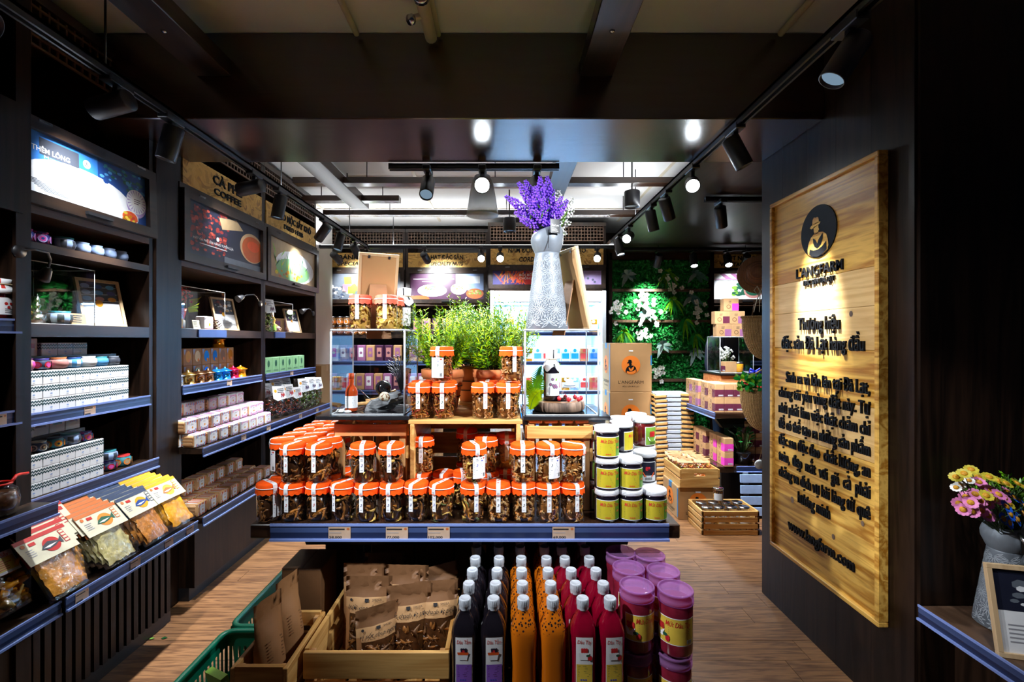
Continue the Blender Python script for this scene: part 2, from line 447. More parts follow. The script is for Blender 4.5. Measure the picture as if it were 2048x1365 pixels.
# ---------------------------------------------------------------- mesh building
class B:
    """collects faces; build() links them as ONE mesh object, mesh() only makes the data"""

    def __init__(s):
        s.v, s.f, s.m, s.s, s.names = [], [], [], [], []

    def mi(s, name):
        if name not in s.names:
            s.names.append(name)
        return s.names.index(name)

    def add(s, vs, fs, mat, smooth=False):
        o = len(s.v)
        s.v.extend(tuple(p) for p in vs)
        k = s.mi(mat)
        for f in fs:
            s.f.append([o + i for i in f])
            s.m.append(k)
            s.s.append(smooth)
        return s

    def box(s, x0, x1, y0, y1, z0, z1, mat, ch=0.0, M=None):
        if x0 > x1: x0, x1 = x1, x0
        if y0 > y1: y0, y1 = y1, y0
        if z0 > z1: z0, z1 = z1, z0
        if not ch:
            vs = [(x, y, z) for z in (z0, z1) for y in (y0, y1) for x in (x0, x1)]
            fs = [(0, 2, 3, 1), (4, 5, 7, 6), (0, 1, 5, 4), (2, 6, 7, 3), (0, 4, 6, 2), (1, 3, 7, 5)]
        else:
            ch = min(ch, (x1 - x0) * .45, (y1 - y0) * .45, (z1 - z0) * .45)
            vs, idx = [], {}
            for a in (0, 1):
                for b in (0, 1):
                    for c in (0, 1):
                        X, Y, Z = (x0, x1)[a], (y0, y1)[b], (z0, z1)[c]
                        dx, dy, dz = (ch, -ch)[a], (ch, -ch)[b], (ch, -ch)[c]
                        for k, p in enumerate(((X, Y + dy, Z + dz), (X + dx, Y, Z + dz), (X + dx, Y + dy, Z))):
                            idx[a, b, c, k] = len(vs)
                            vs.append(p)
            fs = []
            for a in (0, 1):
                q = [idx[a, 0, 0, 0], idx[a, 1, 0, 0], idx[a, 1, 1, 0], idx[a, 0, 1, 0]]
                fs.append(q if a else q[::-1])
                q = [idx[0, a, 0, 1], idx[0, a, 1, 1], idx[1, a, 1, 1], idx[1, a, 0, 1]]
                fs.append(q if a else q[::-1])
                q = [idx[0, 0, a, 2], idx[1, 0, a, 2], idx[1, 1, a, 2], idx[0, 1, a, 2]]
                fs.append(q if a else q[::-1])
            for a in (0, 1):
                for b in (0, 1):
                    fs.append((idx[a, b, 0, 0], idx[a, b, 1, 0], idx[a, b, 1, 1], idx[a, b, 0, 1]))
                    fs.append((idx[a, 0, b, 0], idx[a, 1, b, 0], idx[a, 1, b, 2], idx[a, 0, b, 2]))
                    fs.append((idx[0, a, b, 1], idx[1, a, b, 1], idx[1, a, b, 2], idx[0, a, b, 2]))
                    for c in (0, 1):
                        fs.append((idx[a, b, c, 0], idx[a, b, c, 1], idx[a, b, c, 2]))
        if M is not None:
            vs = [M @ Vector(p) for p in vs]
        return s.add(vs, fs, mat)

    def lathe(s, prof, mat, n=20, c=(0, 0), smooth=True, square=0.0, M=None, jf=None):
        """turned body from (radius, height) pairs; mat may be f(i, j); square>0 gives rounded-square sections; jf(i) adds to z of the last ring"""
        vs, fs = [], []
        for r, z in prof:
            for i in range(n):
                a = 2 * pi * i / n
                ca, sa = cos(a), sin(a)
                k = 1.0
                if square:
                    p = 2 + square
                    k = (abs(ca) ** p + abs(sa) ** p) ** (-1 / p)
                vs.append((c[0] + r * k * ca, c[1] + r * k * sa, z))
        if M is not None:
            vs = [M @ Vector(p) for p in vs]
        for j in range(len(prof) - 1):
            for i in range(n):
                fs.append((j * n + i, j * n + (i + 1) % n, (j + 1) * n + (i + 1) % n, (j + 1) * n + i))
        if callable(mat):
            o = len(s.v)
            s.v.extend(tuple(p) for p in vs)
            for q, f in enumerate(fs):
                s.f.append([o + t for t in f])
                s.m.append(s.mi(mat(q % n, q // n)))
                s.s.append(smooth)
            o2 = o
            caps = []
            if prof[0][0] > 1e-4: caps.append((tuple(range(n))[::-1], mat(0, 0)))
            if prof[-1][0] > 1e-4: caps.append((tuple((len(prof) - 1) * n + i for i in range(n)), mat(0, len(prof) - 2)))
            for f, mm in caps:
                s.f.append([o2 + t for t in f]); s.m.append(s.mi(mm)); s.s.append(False)
            return s
        s.add(vs, fs, mat, smooth)
        o = len(s.v) - len(vs)
        k = s.mi(mat)
        if prof[0][0] > 1e-4:
            s.f.append([o + i for i in range(n)][::-1]); s.m.append(k); s.s.append(False)
        if prof[-1][0] > 1e-4:
            s.f.append([o + (len(prof) - 1) * n + i for i in range(n)]); s.m.append(k); s.s.append(False)
        return s

    def tube(s, pts, r, mat, n=6, taper=1.0, closed=False):
        pts = [Vector(p) for p in pts]
        vs, fs = [], []
        m = len(pts)
        for j, p in enumerate(pts):
            t = (pts[min(j + 1, m - 1)] - pts[max(j - 1, 0)])
            if closed:
                t = pts[(j + 1) % m] - pts[j - 1]
            t = t.normalized() if t.length > 1e-9 else Vector((0, 0, 1))
            u = t.cross(Vector((0.31, 0.17, 0.93)))
            if u.length < 0.1: u = t.cross(Vector((1, 0, 0)))
            u.normalize()
            w = t.cross(u)
            rr = r * (1 + (taper - 1) * j / max(1, m - 1))
            for i in range(n):
                a = 2 * pi * i / n
                vs.append(p + u * (rr * cos(a)) + w * (rr * sin(a)))
        for j in range(m if closed else m - 1):
            for i in range(n):
                fs.append((j * n + i, j * n + (i + 1) % n, ((j + 1) % m) * n + (i + 1) % n, ((j + 1) % m) * n + i))
        if not closed:
            fs.append(tuple(range(n))[::-1])
            fs.append(tuple((m - 1) * n + i for i in range(n)))
        return s.add(vs, fs, mat, True)

    def patch(s, r, t0, t1, z0, z1, mat, n=8, c=(0, 0)):
        """strip of a cylinder; angle 0 looks at -y, grows towards +x"""
        vs, fs = [], []
        for i in range(n + 1):
            t = t0 + (t1 - t0) * i / n
            for z in (z0, z1):
                vs.append((c[0] + r * sin(t), c[1] - r * cos(t), z))
        for i in range(n):
            fs.append((2 * i, 2 * i + 2, 2 * i + 3, 2 * i + 1))
        return s.add(vs, fs, mat, True)

    def poly(s, pts, mat):
        return s.add(pts, [tuple(range(len(pts)))], mat)

    def slab(s, pts2, fn, t, mat):
        """outline pts2 mapped by fn(x, y, z), thickness t towards the viewer"""
        n = len(pts2)
        vs = [fn(x, y, 0) for x, y in pts2] + [fn(x, y, t) for x, y in pts2]
        fs = [tuple(n + i for i in range(n))]
        for i in range(n):
            fs.append((i, (i + 1) % n, n + (i + 1) % n, n + i))
        return s.add(vs, fs, mat)

    def flat(s, fn, x0, x1, y0, y1, z, mat):
        return s.poly([fn(x0, y0, z), fn(x1, y0, z), fn(x1, y1, z), fn(x0, y1, z)], mat)

    def disc(s, fn, x, y, rx, ry, z, mat, n=16, a0=0.0, a1=2 * pi):
        k = n if a1 - a0 > 6.28 else n + 1
        return s.poly([fn(x + rx * cos(a0 + (a1 - a0) * i / n), y + ry * sin(a0 + (a1 - a0) * i / n), z) for i in range(k)], mat)

    def text(s, body, fn, mat, cap, width=None, x=0, y=0, z=0.0, bold=0.0, shear=0.0, depth=0.0, res=2, align='c'):
        vs, fs, x0, x1 = glyphs(body, bold, shear, depth > 0, res)
        k = cap / 0.727
        kx = width / (x1 - x0) if width else k
        ox = {'c': -(x0 + x1) / 2, 'l': -x0, 'r': -x1}[align]
        return s.add([fn(x + (a + ox) * kx, y - cap / 2 + b * k, z + (depth if c > 0 else 0)) for a, b, c in vs], fs, mat)

    def mesh(s, name='mesh'):
        me = bpy.data.meshes.new(name)
        me.from_pydata(s.v, [], s.f)
        for n in s.names:
            me.materials.append(MT[n])
        me.polygons.foreach_set('material_index', s.m)
        me.polygons.foreach_set('use_smooth', s.s)
        me.update()
        return me


_G = {}


def glyphs(body, bold, shear, solid, res):
    k = (body, bold, shear, solid, res)
    if k not in _G:
        cu = bpy.data.curves.new('lettering', 'FONT')
        cu.body, cu.size, cu.offset, cu.shear, cu.resolution_u = body, 1.0, bold, shear, res
        cu.extrude = 0.01 if solid else 0.0
        o = bpy.data.objects.new('lettering', cu)
        me = o.to_mesh()
        vs = [tuple(v.co) for v in me.vertices]
        fs = [tuple(p.vertices) for p in me.polygons]
        o.to_mesh_clear()
        bpy.data.objects.remove(o)
        bpy.data.curves.remove(cu)
        xs = [v[0] for v in vs] or [0, 1]
        _G[k] = (vs, fs, min(xs), max(xs))
    return _G[k]


def onL(X, y0, z0):      # a face that looks to +x (left wall): text runs into the shop
    return lambda x, y, z: (X + z, y0 + x, z0 + y)


def onR(X, y0, z0):      # a face that looks to -x (right wall)
    return lambda x, y, z: (X - z, y0 - x, z0 + y)


def onB(Y, x0, z0):      # a face that looks to -y
    return lambda x, y, z: (x0 + x, Y - z, z0 + y)


def onTop(x0, y0, z0):
    return lambda x, y, z: (x0 + x, y0 + y, z0 + z)


def onCyl(r, t0, z0, c=(0, 0)):
    return lambda x, y, z: (c[0] + (r + z) * sin(t0 + x / r), c[1] - (r + z) * cos(t0 + x / r), z0 + y)


# ---------------------------------------------------------------- objects
def link(name, data, parent=None, loc=None, rot=None, **props):
    o = bpy.data.objects.new(name, data)
    COL.objects.link(o)
    if parent is not None: o.parent = parent
    if loc is not None: o.location = loc
    if rot is not None: o.rotation_euler = rot
    for k, v in props.items():
        if v: o[k] = v
    return o


def part(name, b, parent, kind=None, label=None, loc=None, rot=None):
    return link(name, b.mesh(name) if isinstance(b, B) else b, parent, loc, rot, kind=kind, label=label)


def thing(name, label, cat, loc=(0, 0, 0), rot=None, group=None):
    return link(name, None, None, loc, rot, label=label, category=cat, group=group)


def struct(name, b, parent=None):
    return link(name, b.mesh(name), parent, kind=None if parent else 'structure')


def put(name, proto, label, cat, loc=(0, 0, 0), rot=None, group=None, scale=None):
    """one more of a kind: proto is a mesh, or a list of (part, mesh, kind, [(sub-part, mesh, kind)])"""
    if not isinstance(proto, list):
        o = link(name, proto, None, loc, rot, label=label, category=cat, group=group)
    else:
        o = thing(name, label, cat, loc, rot, group)
        for p in proto:
            q = link(p[0], p[1], o, kind=p[2] if len(p) > 2 else None)
            for t in (p[3] if len(p) > 3 else ()):
                link(t[0], t[1], q, kind=t[2] if len(t) > 2 else None)
    if scale: o.scale = scale if hasattr(scale, '__len__') else (scale,) * 3
    return o


ORD = 'first second third fourth fifth sixth seventh eighth ninth tenth eleventh twelfth thirteenth fourteenth fifteenth sixteenth seventeenth eighteenth nineteenth twentieth'.split()


# ---------------------------------------------------------------- the room
UPW = 5.5                                   # watts per metre of the strips added on the track tops to brighten the far ceiling
fl = struct('floor', B().box(-2.3, 3.4, -0.6, 6.0, -0.08, -0.006, 'floor_wood'))
row = 0
y = 0.7
while y < 5.4:
    x = -2.2 + R.uniform(-0.9, 0)
    while x < 3.3:
        a, b_ = max(x, -2.25), min(x + 1.25, 3.35)
        if b_ - a > 0.05:
            part('plank', B().box(-(b_ - a) / 2, (b_ - a) / 2, -0.0645, 0.0645, -0.006, R.uniform(-0.0008, 0), 'floor_wood'), fl, loc=((a + b_) / 2 + 0.001, y + 0.065, 0))
        x += 1.252
    y += 0.131
struct('ceiling', B().box(-2.3, 3.4, -0.6, 6.0, 2.77, 2.87, 'plaster'))
struct('wall_left', B().box(-2.3, -2.2, -0.6, 6.0, 0, 2.77, 'dark_wood_y'))
struct('wall_back', B().box(-2.3, 3.4, 5.9, 6.0, 0, 2.77, 'dark_wood_x'))
wr = struct('wall_right', B().box(1.43, 3.4, 1.62, 2.55, 0, 2.77, 'dark_wood_z'))
for i in range(5):
    z0 = 1.432 + i * 0.36
    part('panel', B().box(z0, z0 + 0.357, 1.59, 1.62, 0, 2.77, 'dark_wood_z', 0.004), wr)
for i in range(5):
    y0 = 1.60 + i * 0.19
    part('panel', B().box(1.424, 1.432, y0, y0 + 0.189, 0, 2.77, 'dark_wood_z'), wr)
struct('wall_side', B().box(3.3, 3.4, 2.55, 6.0, 0, 2.77, 'dark_wood_y'))
struct('trim_1', B().box(-2.2, 1.424, 2.05, 2.55, 2.385, 2.77, 'dark_wood_x', 0.004))       # the deep beam across the shop
struct('trim_2', B().box(-2.2, -1.74, 2.29, 2.455, 0, 2.77, 'dark_wood_z', 0.006))           # post under its end
struct('trim_3', B().box(1.09, 3.3, 2.55, 5.38, 2.40, 2.44, 'dark_wood_y'))                  # lowered dark ceiling at the side
struct('trim_4', B().box(-2.2, -1.99, 4.4, 5.3, 0, 2.77, 'plaster'))                         # white pier beside the far cabinets
n = 5
for x0, x1 in ((-1.375, -1.22), (0.335, 0.48)):                                             # beams that run into the shop
    for y0, y1 in ((-0.6, 2.05), (2.55, 4.13)):
        b = B().box(x0, x1, y0, y1, 2.575, 2.65, 'dark_wood_y', 0.003)
        o = struct('trim_%d' % n, b)
        n += 1
        if y0 < 0:
            for yy in (0.9, 1.75):
                part('bolt', B().lathe([(0.0001, 2.568), (0.008, 2.57), (0.012, 2.576)], 'steel', 10, ((x0 + x1) / 2, yy)), o)
        for yy in (y0 + 0.45, y1 - 0.35):
            part('hanger_rod', B().tube([((x0 + x1) / 2, yy, 2.64), ((x0 + x1) / 2, yy, 2.77)], 0.005, 'black_metal', 6), o)
for x0, x1, yy in ((-1.6, 1.45, 3.46), (-1.72, 1.75, 4.34), (-1.72, -0.9, 3.9)):
    o = struct('trim_%d' % n, B().box(x0, x1, yy, yy + 0.085, 2.58, 2.627, 'dark_wood_x', 0.002))
    n += 1
    for k in range(3):
        xx = x0 + (x1 - x0) * (0.18 + 0.32 * k)
        part('hanger_rod', B().tube([(xx, yy + 0.04, 2.62), (xx, yy + 0.04, 2.77)], 0.004, 'black_metal', 6), o)
# seams of the ceiling boards
for xx in (-1.9, -0.75, 0.45, 1.3):
    part('joint_strip', B().box(xx - 0.012, xx + 0.012, 2.56, 5.3, 2.762, 2.771, 'cream_pipe'), bpy.data.objects['ceiling'])
for yy in (3.2, 4.0, 4.8):
    part('joint_strip', B().box(-2.1, 2.0, yy - 0.008, yy + 0.008, 2.765, 2.771, 'cream_pipe'), bpy.data.objects['ceiling'])
for px, d, r, lb in ((716, 2.04, 0.013, 'thin cream conduit under the ceiling, on its own away from the valve pipe'), (864, 2.03, 0.026, 'thick cream pipe with a valve collar under the ceiling'),
                     (878, 2.045, 0.012, 'thin cream conduit running close beside the thick valve pipe'), (1556, 2.04, 0.014, 'thin cream conduit under the ceiling by the dark wall panel')):
    p = U(px, 76, d)
    t = thing('ceiling_pipe', lb, 'pipe', (p.x, 0, 2.72 if r > 0.02 else 2.745))
    part('tube', B().tube([(0, -0.55, 0.01), (0, d - 0.02, 0)], r, 'cream_pipe', 12), t)
    part('clamp', B().tube([(0, 1.75, 0), (0, 1.775, 0)], r * 1.25, 'steel', 12), t)
    if r > 0.02:
        part('valve', B().tube([(-0.02, 1.86, -0.01), (-0.055, 1.84, -0.035)], 0.012, 'cream_pipe', 10).tube([(-0.05, 1.85, -0.03), (-0.06, 1.84, -0.04)], 0.02, 'steel', 10), t)


# ---------------------------------------------------------------- printed pictures
def rnd_ellipses(b, fn, n, x0, x1, y0, y1, r0, r1, mats, z=0.001, rg=None):
    rg = rg or R
    for i in range(n):
        r = rg.uniform(r0, r1)
        b.disc(fn, rg.uniform(x0, x1), rg.uniform(y0, y1), r, r * rg.uniform(.45, .8), z + i * 1e-6, rg.choice(mats), 7)


def logo_mark(b, fn, x, y, r, z, disc, fig, leaf, step=0.0004):
    """round mark: a figure in a brimmed hat behind two leaves"""
    b.disc(fn, x, y, r, r, z, disc, 32)
    z += step
    S = lambda pts, m, zz: b.poly([fn(x + px * r, y + py * r, zz) for px, py in pts], m)
    S([(-.44, .22), (-.34, .3), (-.16, .34), (-.1, .34), (.08, .36), (.17, .33), (.12, .27), (-.02, .22), (-.2, .17), (-.36, .16)], fig, z)              # brim
    S([(-.3, .3), (-.28, .5), (-.2, .58), (-.1, .55), (0, .56), (.06, .5), (.08, .33)], fig, z)                                                     # crown
    S([(-.22, .22), (.05, .24), (.06, .12), (.1, .06), (.05, .02), (.04, -.08), (-.16, -.1), (-.2, .02)], fig, z)                                     # face, neck
    S([(-.18, -.06), (.06, -.04), (.3, -.08), (.48, -.2), (.56, -.4), (.6, -.64), (.55, -.8), (.3, -.93), (-.3, -.93), (-.55, -.8), (-.58, -.6), (-.5, -.35), (-.36, -.16)], fig, z)
    z += step
    S([(-.42, -.62), (-.2, -.7), (.06, -.7), (.28, -.62), (.5, -.46), (.52, -.78), (.3, -.92), (0, -.98), (-.3, -.92), (-.46, -.82)], leaf, z)
    S([(0, -.66), (-.14, -.58), (-.22, -.42), (-.24, -.22), (-.1, -.3), (-.01, -.44)], leaf, z)
    S([(.02, -.66), (.0, -.48), (.08, -.32), (.26, -.16), (.32, -.12), (.3, -.36), (.2, -.54)], leaf, z)


def lines(b, fn, x0, x1, y0, n, dy, mat='grey_ink', z=0.0004, h=0.35, ragged=0.35):
    for i in range(n):
        xe = x1 - (x1 - x0) * R.uniform(0, ragged)
        b.flat(fn, x0, xe, y0 - i * dy - dy * h, y0 - i * dy, z, mat)


def art_added(b, fn, w, h):
    b.flat(fn, 0, w, 0, h, 0, 'deep_blue')
    b.flat(fn, 0, w * .55, h * .2, h, .0003, 'sky_blue')
    b.flat(fn, w * .12, w * .4, h * .66, h * .93, .0006, 'charcoal')
    b.text('THÊM LÔNG', fn, 'white_ink', h * .085, w * .26, w * .2, h * .74, .001, bold=.01)
    b.text('More', fn, 'white_ink', h * .05, w * .1, w * .2, h * .64, .001)
    b.disc(fn, w * .46, h * .8, w * .03, w * .03, .001, 'white_ink', 20)
    logo_mark(b, fn, w * .46, h * .8, w * .025, .0013, 'white_ink', 'charcoal', 'white_ink')
    b.disc(fn, w * .42, h * .32, w * .42, h * .36, .0006, 'pale', 28)
    b.flat(fn, 0, w * .8, 0, h * .22, .0007, 'cool_white')
    for i in range(8):
        b.flat(fn, w * .02 * i, w * (.1 + .03 * i), h * (.23 - .022 * i), h * (.245 - .022 * i), .0009, 'slate')
    rnd_ellipses(b, fn, 70, w * .58, w * .98, h * .62, h * .97, .006, .016, ['teal', 'forest', 'pot_blue', 'deep_blue'], .0009)
    b.disc(fn, w * .9, h * .4, w * .1, h * .27, .0016, 'lilac', 22)
    b.disc(fn, w * .9, h * .45, w * .1, h * .24, .002, 'pale', 22)
    for i in range(20):
        a = 2 * pi * i / 20
        b.poly([fn(w * .9 + cos(a) * w * .05, h * .45 + sin(a) * h * .12, .0022), fn(w * .9 + cos(a + .06) * w * .092, h * .45 + sin(a + .06) * h * .22, .0022), fn(w * .9 + cos(a - .06) * w * .092, h * .45 + sin(a - .06) * h * .22, .0022)], 'lilac')
    b.flat(fn, w * .86, w * .95, h * .38, h * .52, .0024, 'white_ink')
    lines(b, fn, w * .875, w * .94, h * .5, 3, h * .04, 'plum', .0026)
    b.disc(fn, w * .83, h * .1, w * .085, h * .14, .0026, 'white_ink', 20)
    b.disc(fn, w * .83, h * .1, w * .075, h * .12, .0029, 'flame', 20)
    rnd_ellipses(b, fn, 26, w * .77, w * .89, h * .03, h * .17, .006, .014, ['lemon', 'flame', 'crimson', 'anodised_orange'], .0032)


def art_coffee(b, fn, w, h):
    b.flat(fn, 0, w, 0, h, 0, 'night')
    rnd_ellipses(b, fn, 190, 0, w * .5, h * .12, h * .99, .009, .02, ['bean', 'bean', 'bean_lit', 'plum', 'night'], .0003)
    b.poly([fn(w * .38, h * .9, .0008), fn(w * .62, h * .99, .0008), fn(w * .72, h * .82, .0008), fn(w * .42, h * .68, .0008)], 'tan')
    b.disc(fn, w * .86, h * .5, w * .19, h * .33, .001, 'coffee_rim', 28)
    b.disc(fn, w * .87, h * .48, w * .17, h * .29, .0013, 'coffee', 28)
    b.disc(fn, w * .88, h * .55, w * .1, h * .12, .0016, 'flame', 20)
    b.flat(fn, w * .45, w, 0, h * .14, .0008, 'slate')
    b.text('HẠT CÀ PHÊ LÊN HÀNG TUYỂN LỰA', fn, 'white_ink', h * .05, w * .5, w * .32, h * .34, .002, bold=.01)
    lines(b, fn, w * .14, w * .5, h * .27, 1, h * .04, 'white_ink', .002, ragged=.05)
    b.disc(fn, w * .36, h * .44, w * .018, w * .018, .002, 'white_ink', 14)


def art_herb(b, fn, w, h):
    b.flat(fn, 0, w, 0, h, 0, 'tan')
    b.disc(fn, w * .55, h * .4, w * .42, h * .42, .0004, 'pale', 26)
    b.disc(fn, w * .5, h * .3, w * .36, h * .3, .0007, 'mint', 24)
    for i in range(26):
        a, x, y = R.uniform(.6, 2.2), w * R.uniform(.1, .8), h * R.uniform(.1, .6)
        l = h * R.uniform(.2, .4)
        b.poly([fn(x, y, .001), fn(x + cos(a) * l * .5 + .008, y + sin(a) * l * .5, .001), fn(x + cos(a) * l, y + sin(a) * l, .001), fn(x + cos(a) * l * .5 - .008, y + sin(a) * l * .5, .001)], R.choice(['sprout', 'lime', 'forest', 'mint', 'lemon']))
    rnd_ellipses(b, fn, 16, w * .1, w * .8, h * .05, h * .25, .012, .025, ['ochre', 'lemon', 'sienna', 'lime'], .0014)


def art_sweets(b, fn, w, h):
    b.flat(fn, 0, w, 0, h, 0, 'slate')
    rnd_ellipses(b, fn, 40, w * .02, w * .3, 0, h * .6, .01, .03, ['pale', 'steel_blue', 'slate', 'charcoal'], .0002)
    for i in range(16):
        x, y, a = w * R.uniform(.2, .6), h * R.uniform(.35, .85), R.uniform(0, 1.5)
        q = [(cos(a + k * pi / 2) * .06, sin(a + k * pi / 2) * .06) for k in range(4)]
        b.poly([fn(x + u, y + v, .0006 + i * 2e-5) for u, v in q], R.choice(['pink', 'hot_pink', 'lime', 'lemon', 'dusty_pink']))
    b.disc(fn, w * .86, h * .4, w * .08, h * .14, .001, 'pink', 16)


def art_nuts(b, fn, w, h):
    b.flat(fn, 0, w, 0, h, 0, 'plum')
    b.flat(fn, w * .62, w, h * .35, h, .0003, 'powder')
    b.flat(fn, w * .66, w * .95, h * .62, h * .9, .0005, 'cool_white')
    b.disc(fn, w * .3, h * .34, w * .2, h * .24, .0008, 'pale', 26)
    b.disc(fn, w * .3, h * .4, w * .16, h * .15, .001, 'white_ink', 24)
    rnd_ellipses(b, fn, 30, w * .2, w * .34, h * .36, h * .5, .008, .015, ['lime', 'sprout', 'forest', 'tan'], .0013)
    b.disc(fn, w * .66, h * .4, w * .11, h * .22, .0009, 'pale', 20)
    rnd_ellipses(b, fn, 16, w * .58, w * .72, h * .4, h * .52, .008, .016, ['lime', 'tan', 'coffee_rim'], .0013)
    b.disc(fn, w * .88, h * .22, w * .12, h * .2, .0014, 'sienna', 20)
    rnd_ellipses(b, fn, 30, w * .8, w * .96, h * .2, h * .34, .01, .016, ['tan', 'sprout', 'coffee_rim'], .0016)
    b.disc(fn, w * .12, h * .03, w * .14, h * .12, .0014, 'flame', 18)
    lines(b, fn, w * .04, w * .6, h * .8, 1, h * .07, 'white_ink', .0018, ragged=.02)
    lines(b, fn, w * .16, w * .44, h * .7, 1, h * .035, 'white_ink', .0018, ragged=.02)
    b.disc(fn, w * .27, h * .89, w * .02, w * .02, .0018, 'white_ink', 14)


def art_cordyceps(b, fn, w, h):
    b.flat(fn, 0, w, 0, h, 0, 'indigo')
    b.flat(fn, w * .52, w, 0, h, .0002, 'lilac')
    b.disc(fn, w * .62, h * .5, w * .14, h * .5, .0004, 'pale', 20)
    for i in range(70):
        x, y = w * R.uniform(.06, .5), h * R.uniform(0, .6)
        a, l = R.uniform(.6, 2.3), R.uniform(.08, .16)
        b.poly([fn(x - .007, y, .001 + i * 1e-5), fn(x + .007, y, .001 + i * 1e-5), fn(x + .005 + cos(a) * l, min(h, y + sin(a) * l), .001 + i * 1e-5), fn(x - .006 + cos(a) * l, min(h, y + sin(a) * l), .001 + i * 1e-5)], R.choice(['flame', 'flame', 'anodised_orange', 'sienna', 'crimson']))
    b.flat(fn, w * .3, w * .52, 0, h * .7, .0018, 'crimson')
    b.text('BỒI BỔ CƠ THỂ', fn, 'white_ink', h * .16, w * .27, w * .38, h * .7, .002, bold=.015)
    b.text('CHỐNG LÃO HÓA', fn, 'white_ink', h * .16, w * .27, w * .38, h * .46, .002, bold=.015)
    for i in range(6):
        a = pi * i / 5
        b.disc(fn, w * .85 + cos(a) * w * .09, h * .2 + sin(a) * h * .26, .014, .014, .001, 'steel_blue', 8)


def art_powder(b, fn, w, h):
    b.flat(fn, 0, w, 0, h, 0, 'pale')
    for i in range(6):
        b.poly([fn(w * (.1 + .16 * i), h, .0003), fn(w * (.17 + .16 * i), h, .0003), fn(w * (.3 + .16 * i), h * .78, .0003), fn(w * (.2 + .16 * i), h * .78, .0003)], 'mauve')
    b.flat(fn, 0, w, h * .76, h * .8, .0005, 'mauve')
    rnd_ellipses(b, fn, 60, w * .3, w * .55, h * .18, h * .6, .015, .035, ['forest', 'lime', 'sprout', 'forest'], .0006)
    b.disc(fn, w * .6, h * .34, w * .14, h * .3, .001, 'dusty_pink', 22)
    b.disc(fn, w * .6, h * .38, w * .12, h * .24, .0013, 'forest', 22)
    lines(b, fn, w * .03, w * .72, h * .74, 1, h * .05, 'dark_ink', .0016, ragged=.02)


# ---------------------------------------------------------------- tall shelf cabinets
def rail(par, fn, w, z, tags=(), hgt=0.042, nm='price_rail', tk=1.0):
    """clear blue price channel along a shelf edge; fn maps (along, up, out)"""
    b = B()
    q = lambda a0, a1, u0, u1, o0, o1, m: b.add([fn(a, u, o) for o in (o0, o1) for u in (u0, u1) for a in (a0, a1)], [(0, 2, 3, 1), (4, 5, 7, 6), (0, 1, 5, 4), (2, 6, 7, 3), (0, 4, 6, 2), (1, 3, 7, 5)], m)
    q(0, w, z - hgt * .5, z + .003, .001, .006, 'rail_plastic')
    q(0, w, z - hgt, z - hgt * .5, .001, .0055, 'rail_dark')
    q(0, w, z - hgt - .003, z - hgt + .004, .004, .013, 'rail_lip')
    q(0, w, z - .002, z + .005, .004, .009, 'rail_lip')
    o = part(nm, b, par)
    for t in tags:
        a, txt = t
        g = B()
        f2 = lambda x, y, zz: fn(a + x * tk, z - hgt / 2 + y, .0075 + zz)
        g.flat(f2, -.026, .026, -hgt * .47, hgt * .47, 0, 'tag_paper')
        g.flat(f2, -.024, .012, hgt * .2, hgt * .3, .0004, 'dark_ink')
        g.flat(f2, -.024, .004, -.001, .001, .0004, 'grey_ink')
        g.disc(f2, .02, hgt * .27, .0035, .0035, .0004, 'sienna', 10)
        if txt:
            g.text(txt, f2, 'dark_ink', .008, None, -.024, -hgt * .3, .0004, bold=.02, align='l')
        else:
            g.flat(f2, -.024, .002, -hgt * .42, -hgt * .25, .0004, 'dark_ink')
        part('price_tag', g, o)
    return o


def lattice(par, fn, w, h, step=0.034, t=0.004):
    b = B()
    n = int(w / step)
    for i in range(n + 1):
        x = i * w / n
        b.slab([(x - t, 0), (x + t, 0), (x + t, h), (x - t, h)], fn, .006, 'brown_wood_y')
    m = max(1, int(h / step))
    for j in range(m + 1):
        y = j * h / m
        b.slab([(0, y - t), (w, y - t), (w, y + t), (0, y + t)], fn, .009, 'brown_wood_y')
    return part('lattice', b, par)


def fbox(b, fn, a0, a1, u0, u1, o0, o1, mat):
    return b.add([fn(a, u, o) for o in (o0, o1) for u in (u0, u1) for a in (a0, a1)], [(0, 2, 3, 1), (4, 5, 7, 6), (0, 1, 5, 4), (2, 6, 7, 3), (0, 4, 6, 2), (1, 3, 7, 5)], mat)


def poster(par, fn, w, z0, z1, art, bar=0.045, tilt=0.0):
    """hinged picture door: frame, print, handle"""
    h = z1 - z0
    g = lambda x, y, z: fn(x, z0 + y, z + tilt * y)
    b = B()
    fbox(b, g, 0, w, 0, bar, .004, .03, 'dark_wood_y')
    fbox(b, g, 0, w, h - bar, h, .004, .03, 'dark_wood_y')
    fbox(b, g, 0, bar, bar, h - bar, .004, .03, 'dark_wood_y')
    fbox(b, g, w - bar, w, bar, h - bar, .004, .03, 'dark_wood_y')
    o = part('picture_door', b, par)
    p = B()
    art(p, lambda x, y, z: g(x + bar, y + bar, z + .008), w - 2 * bar, h - 2 * bar)
    part('poster_print', p, o)
    k = B()
    fbox(k, g, w * .5 - .06, w * .5 + .06, bar * .35, bar * .65, .03, .045, 'black_metal')
    part('handle', k, o)
    for a in (.14, .82):
        k = B()
        fbox(k, g, w * a, w * a + .05, h - .012, h - .004, .03, .034, 'steel')
        part('hinge', k, o)


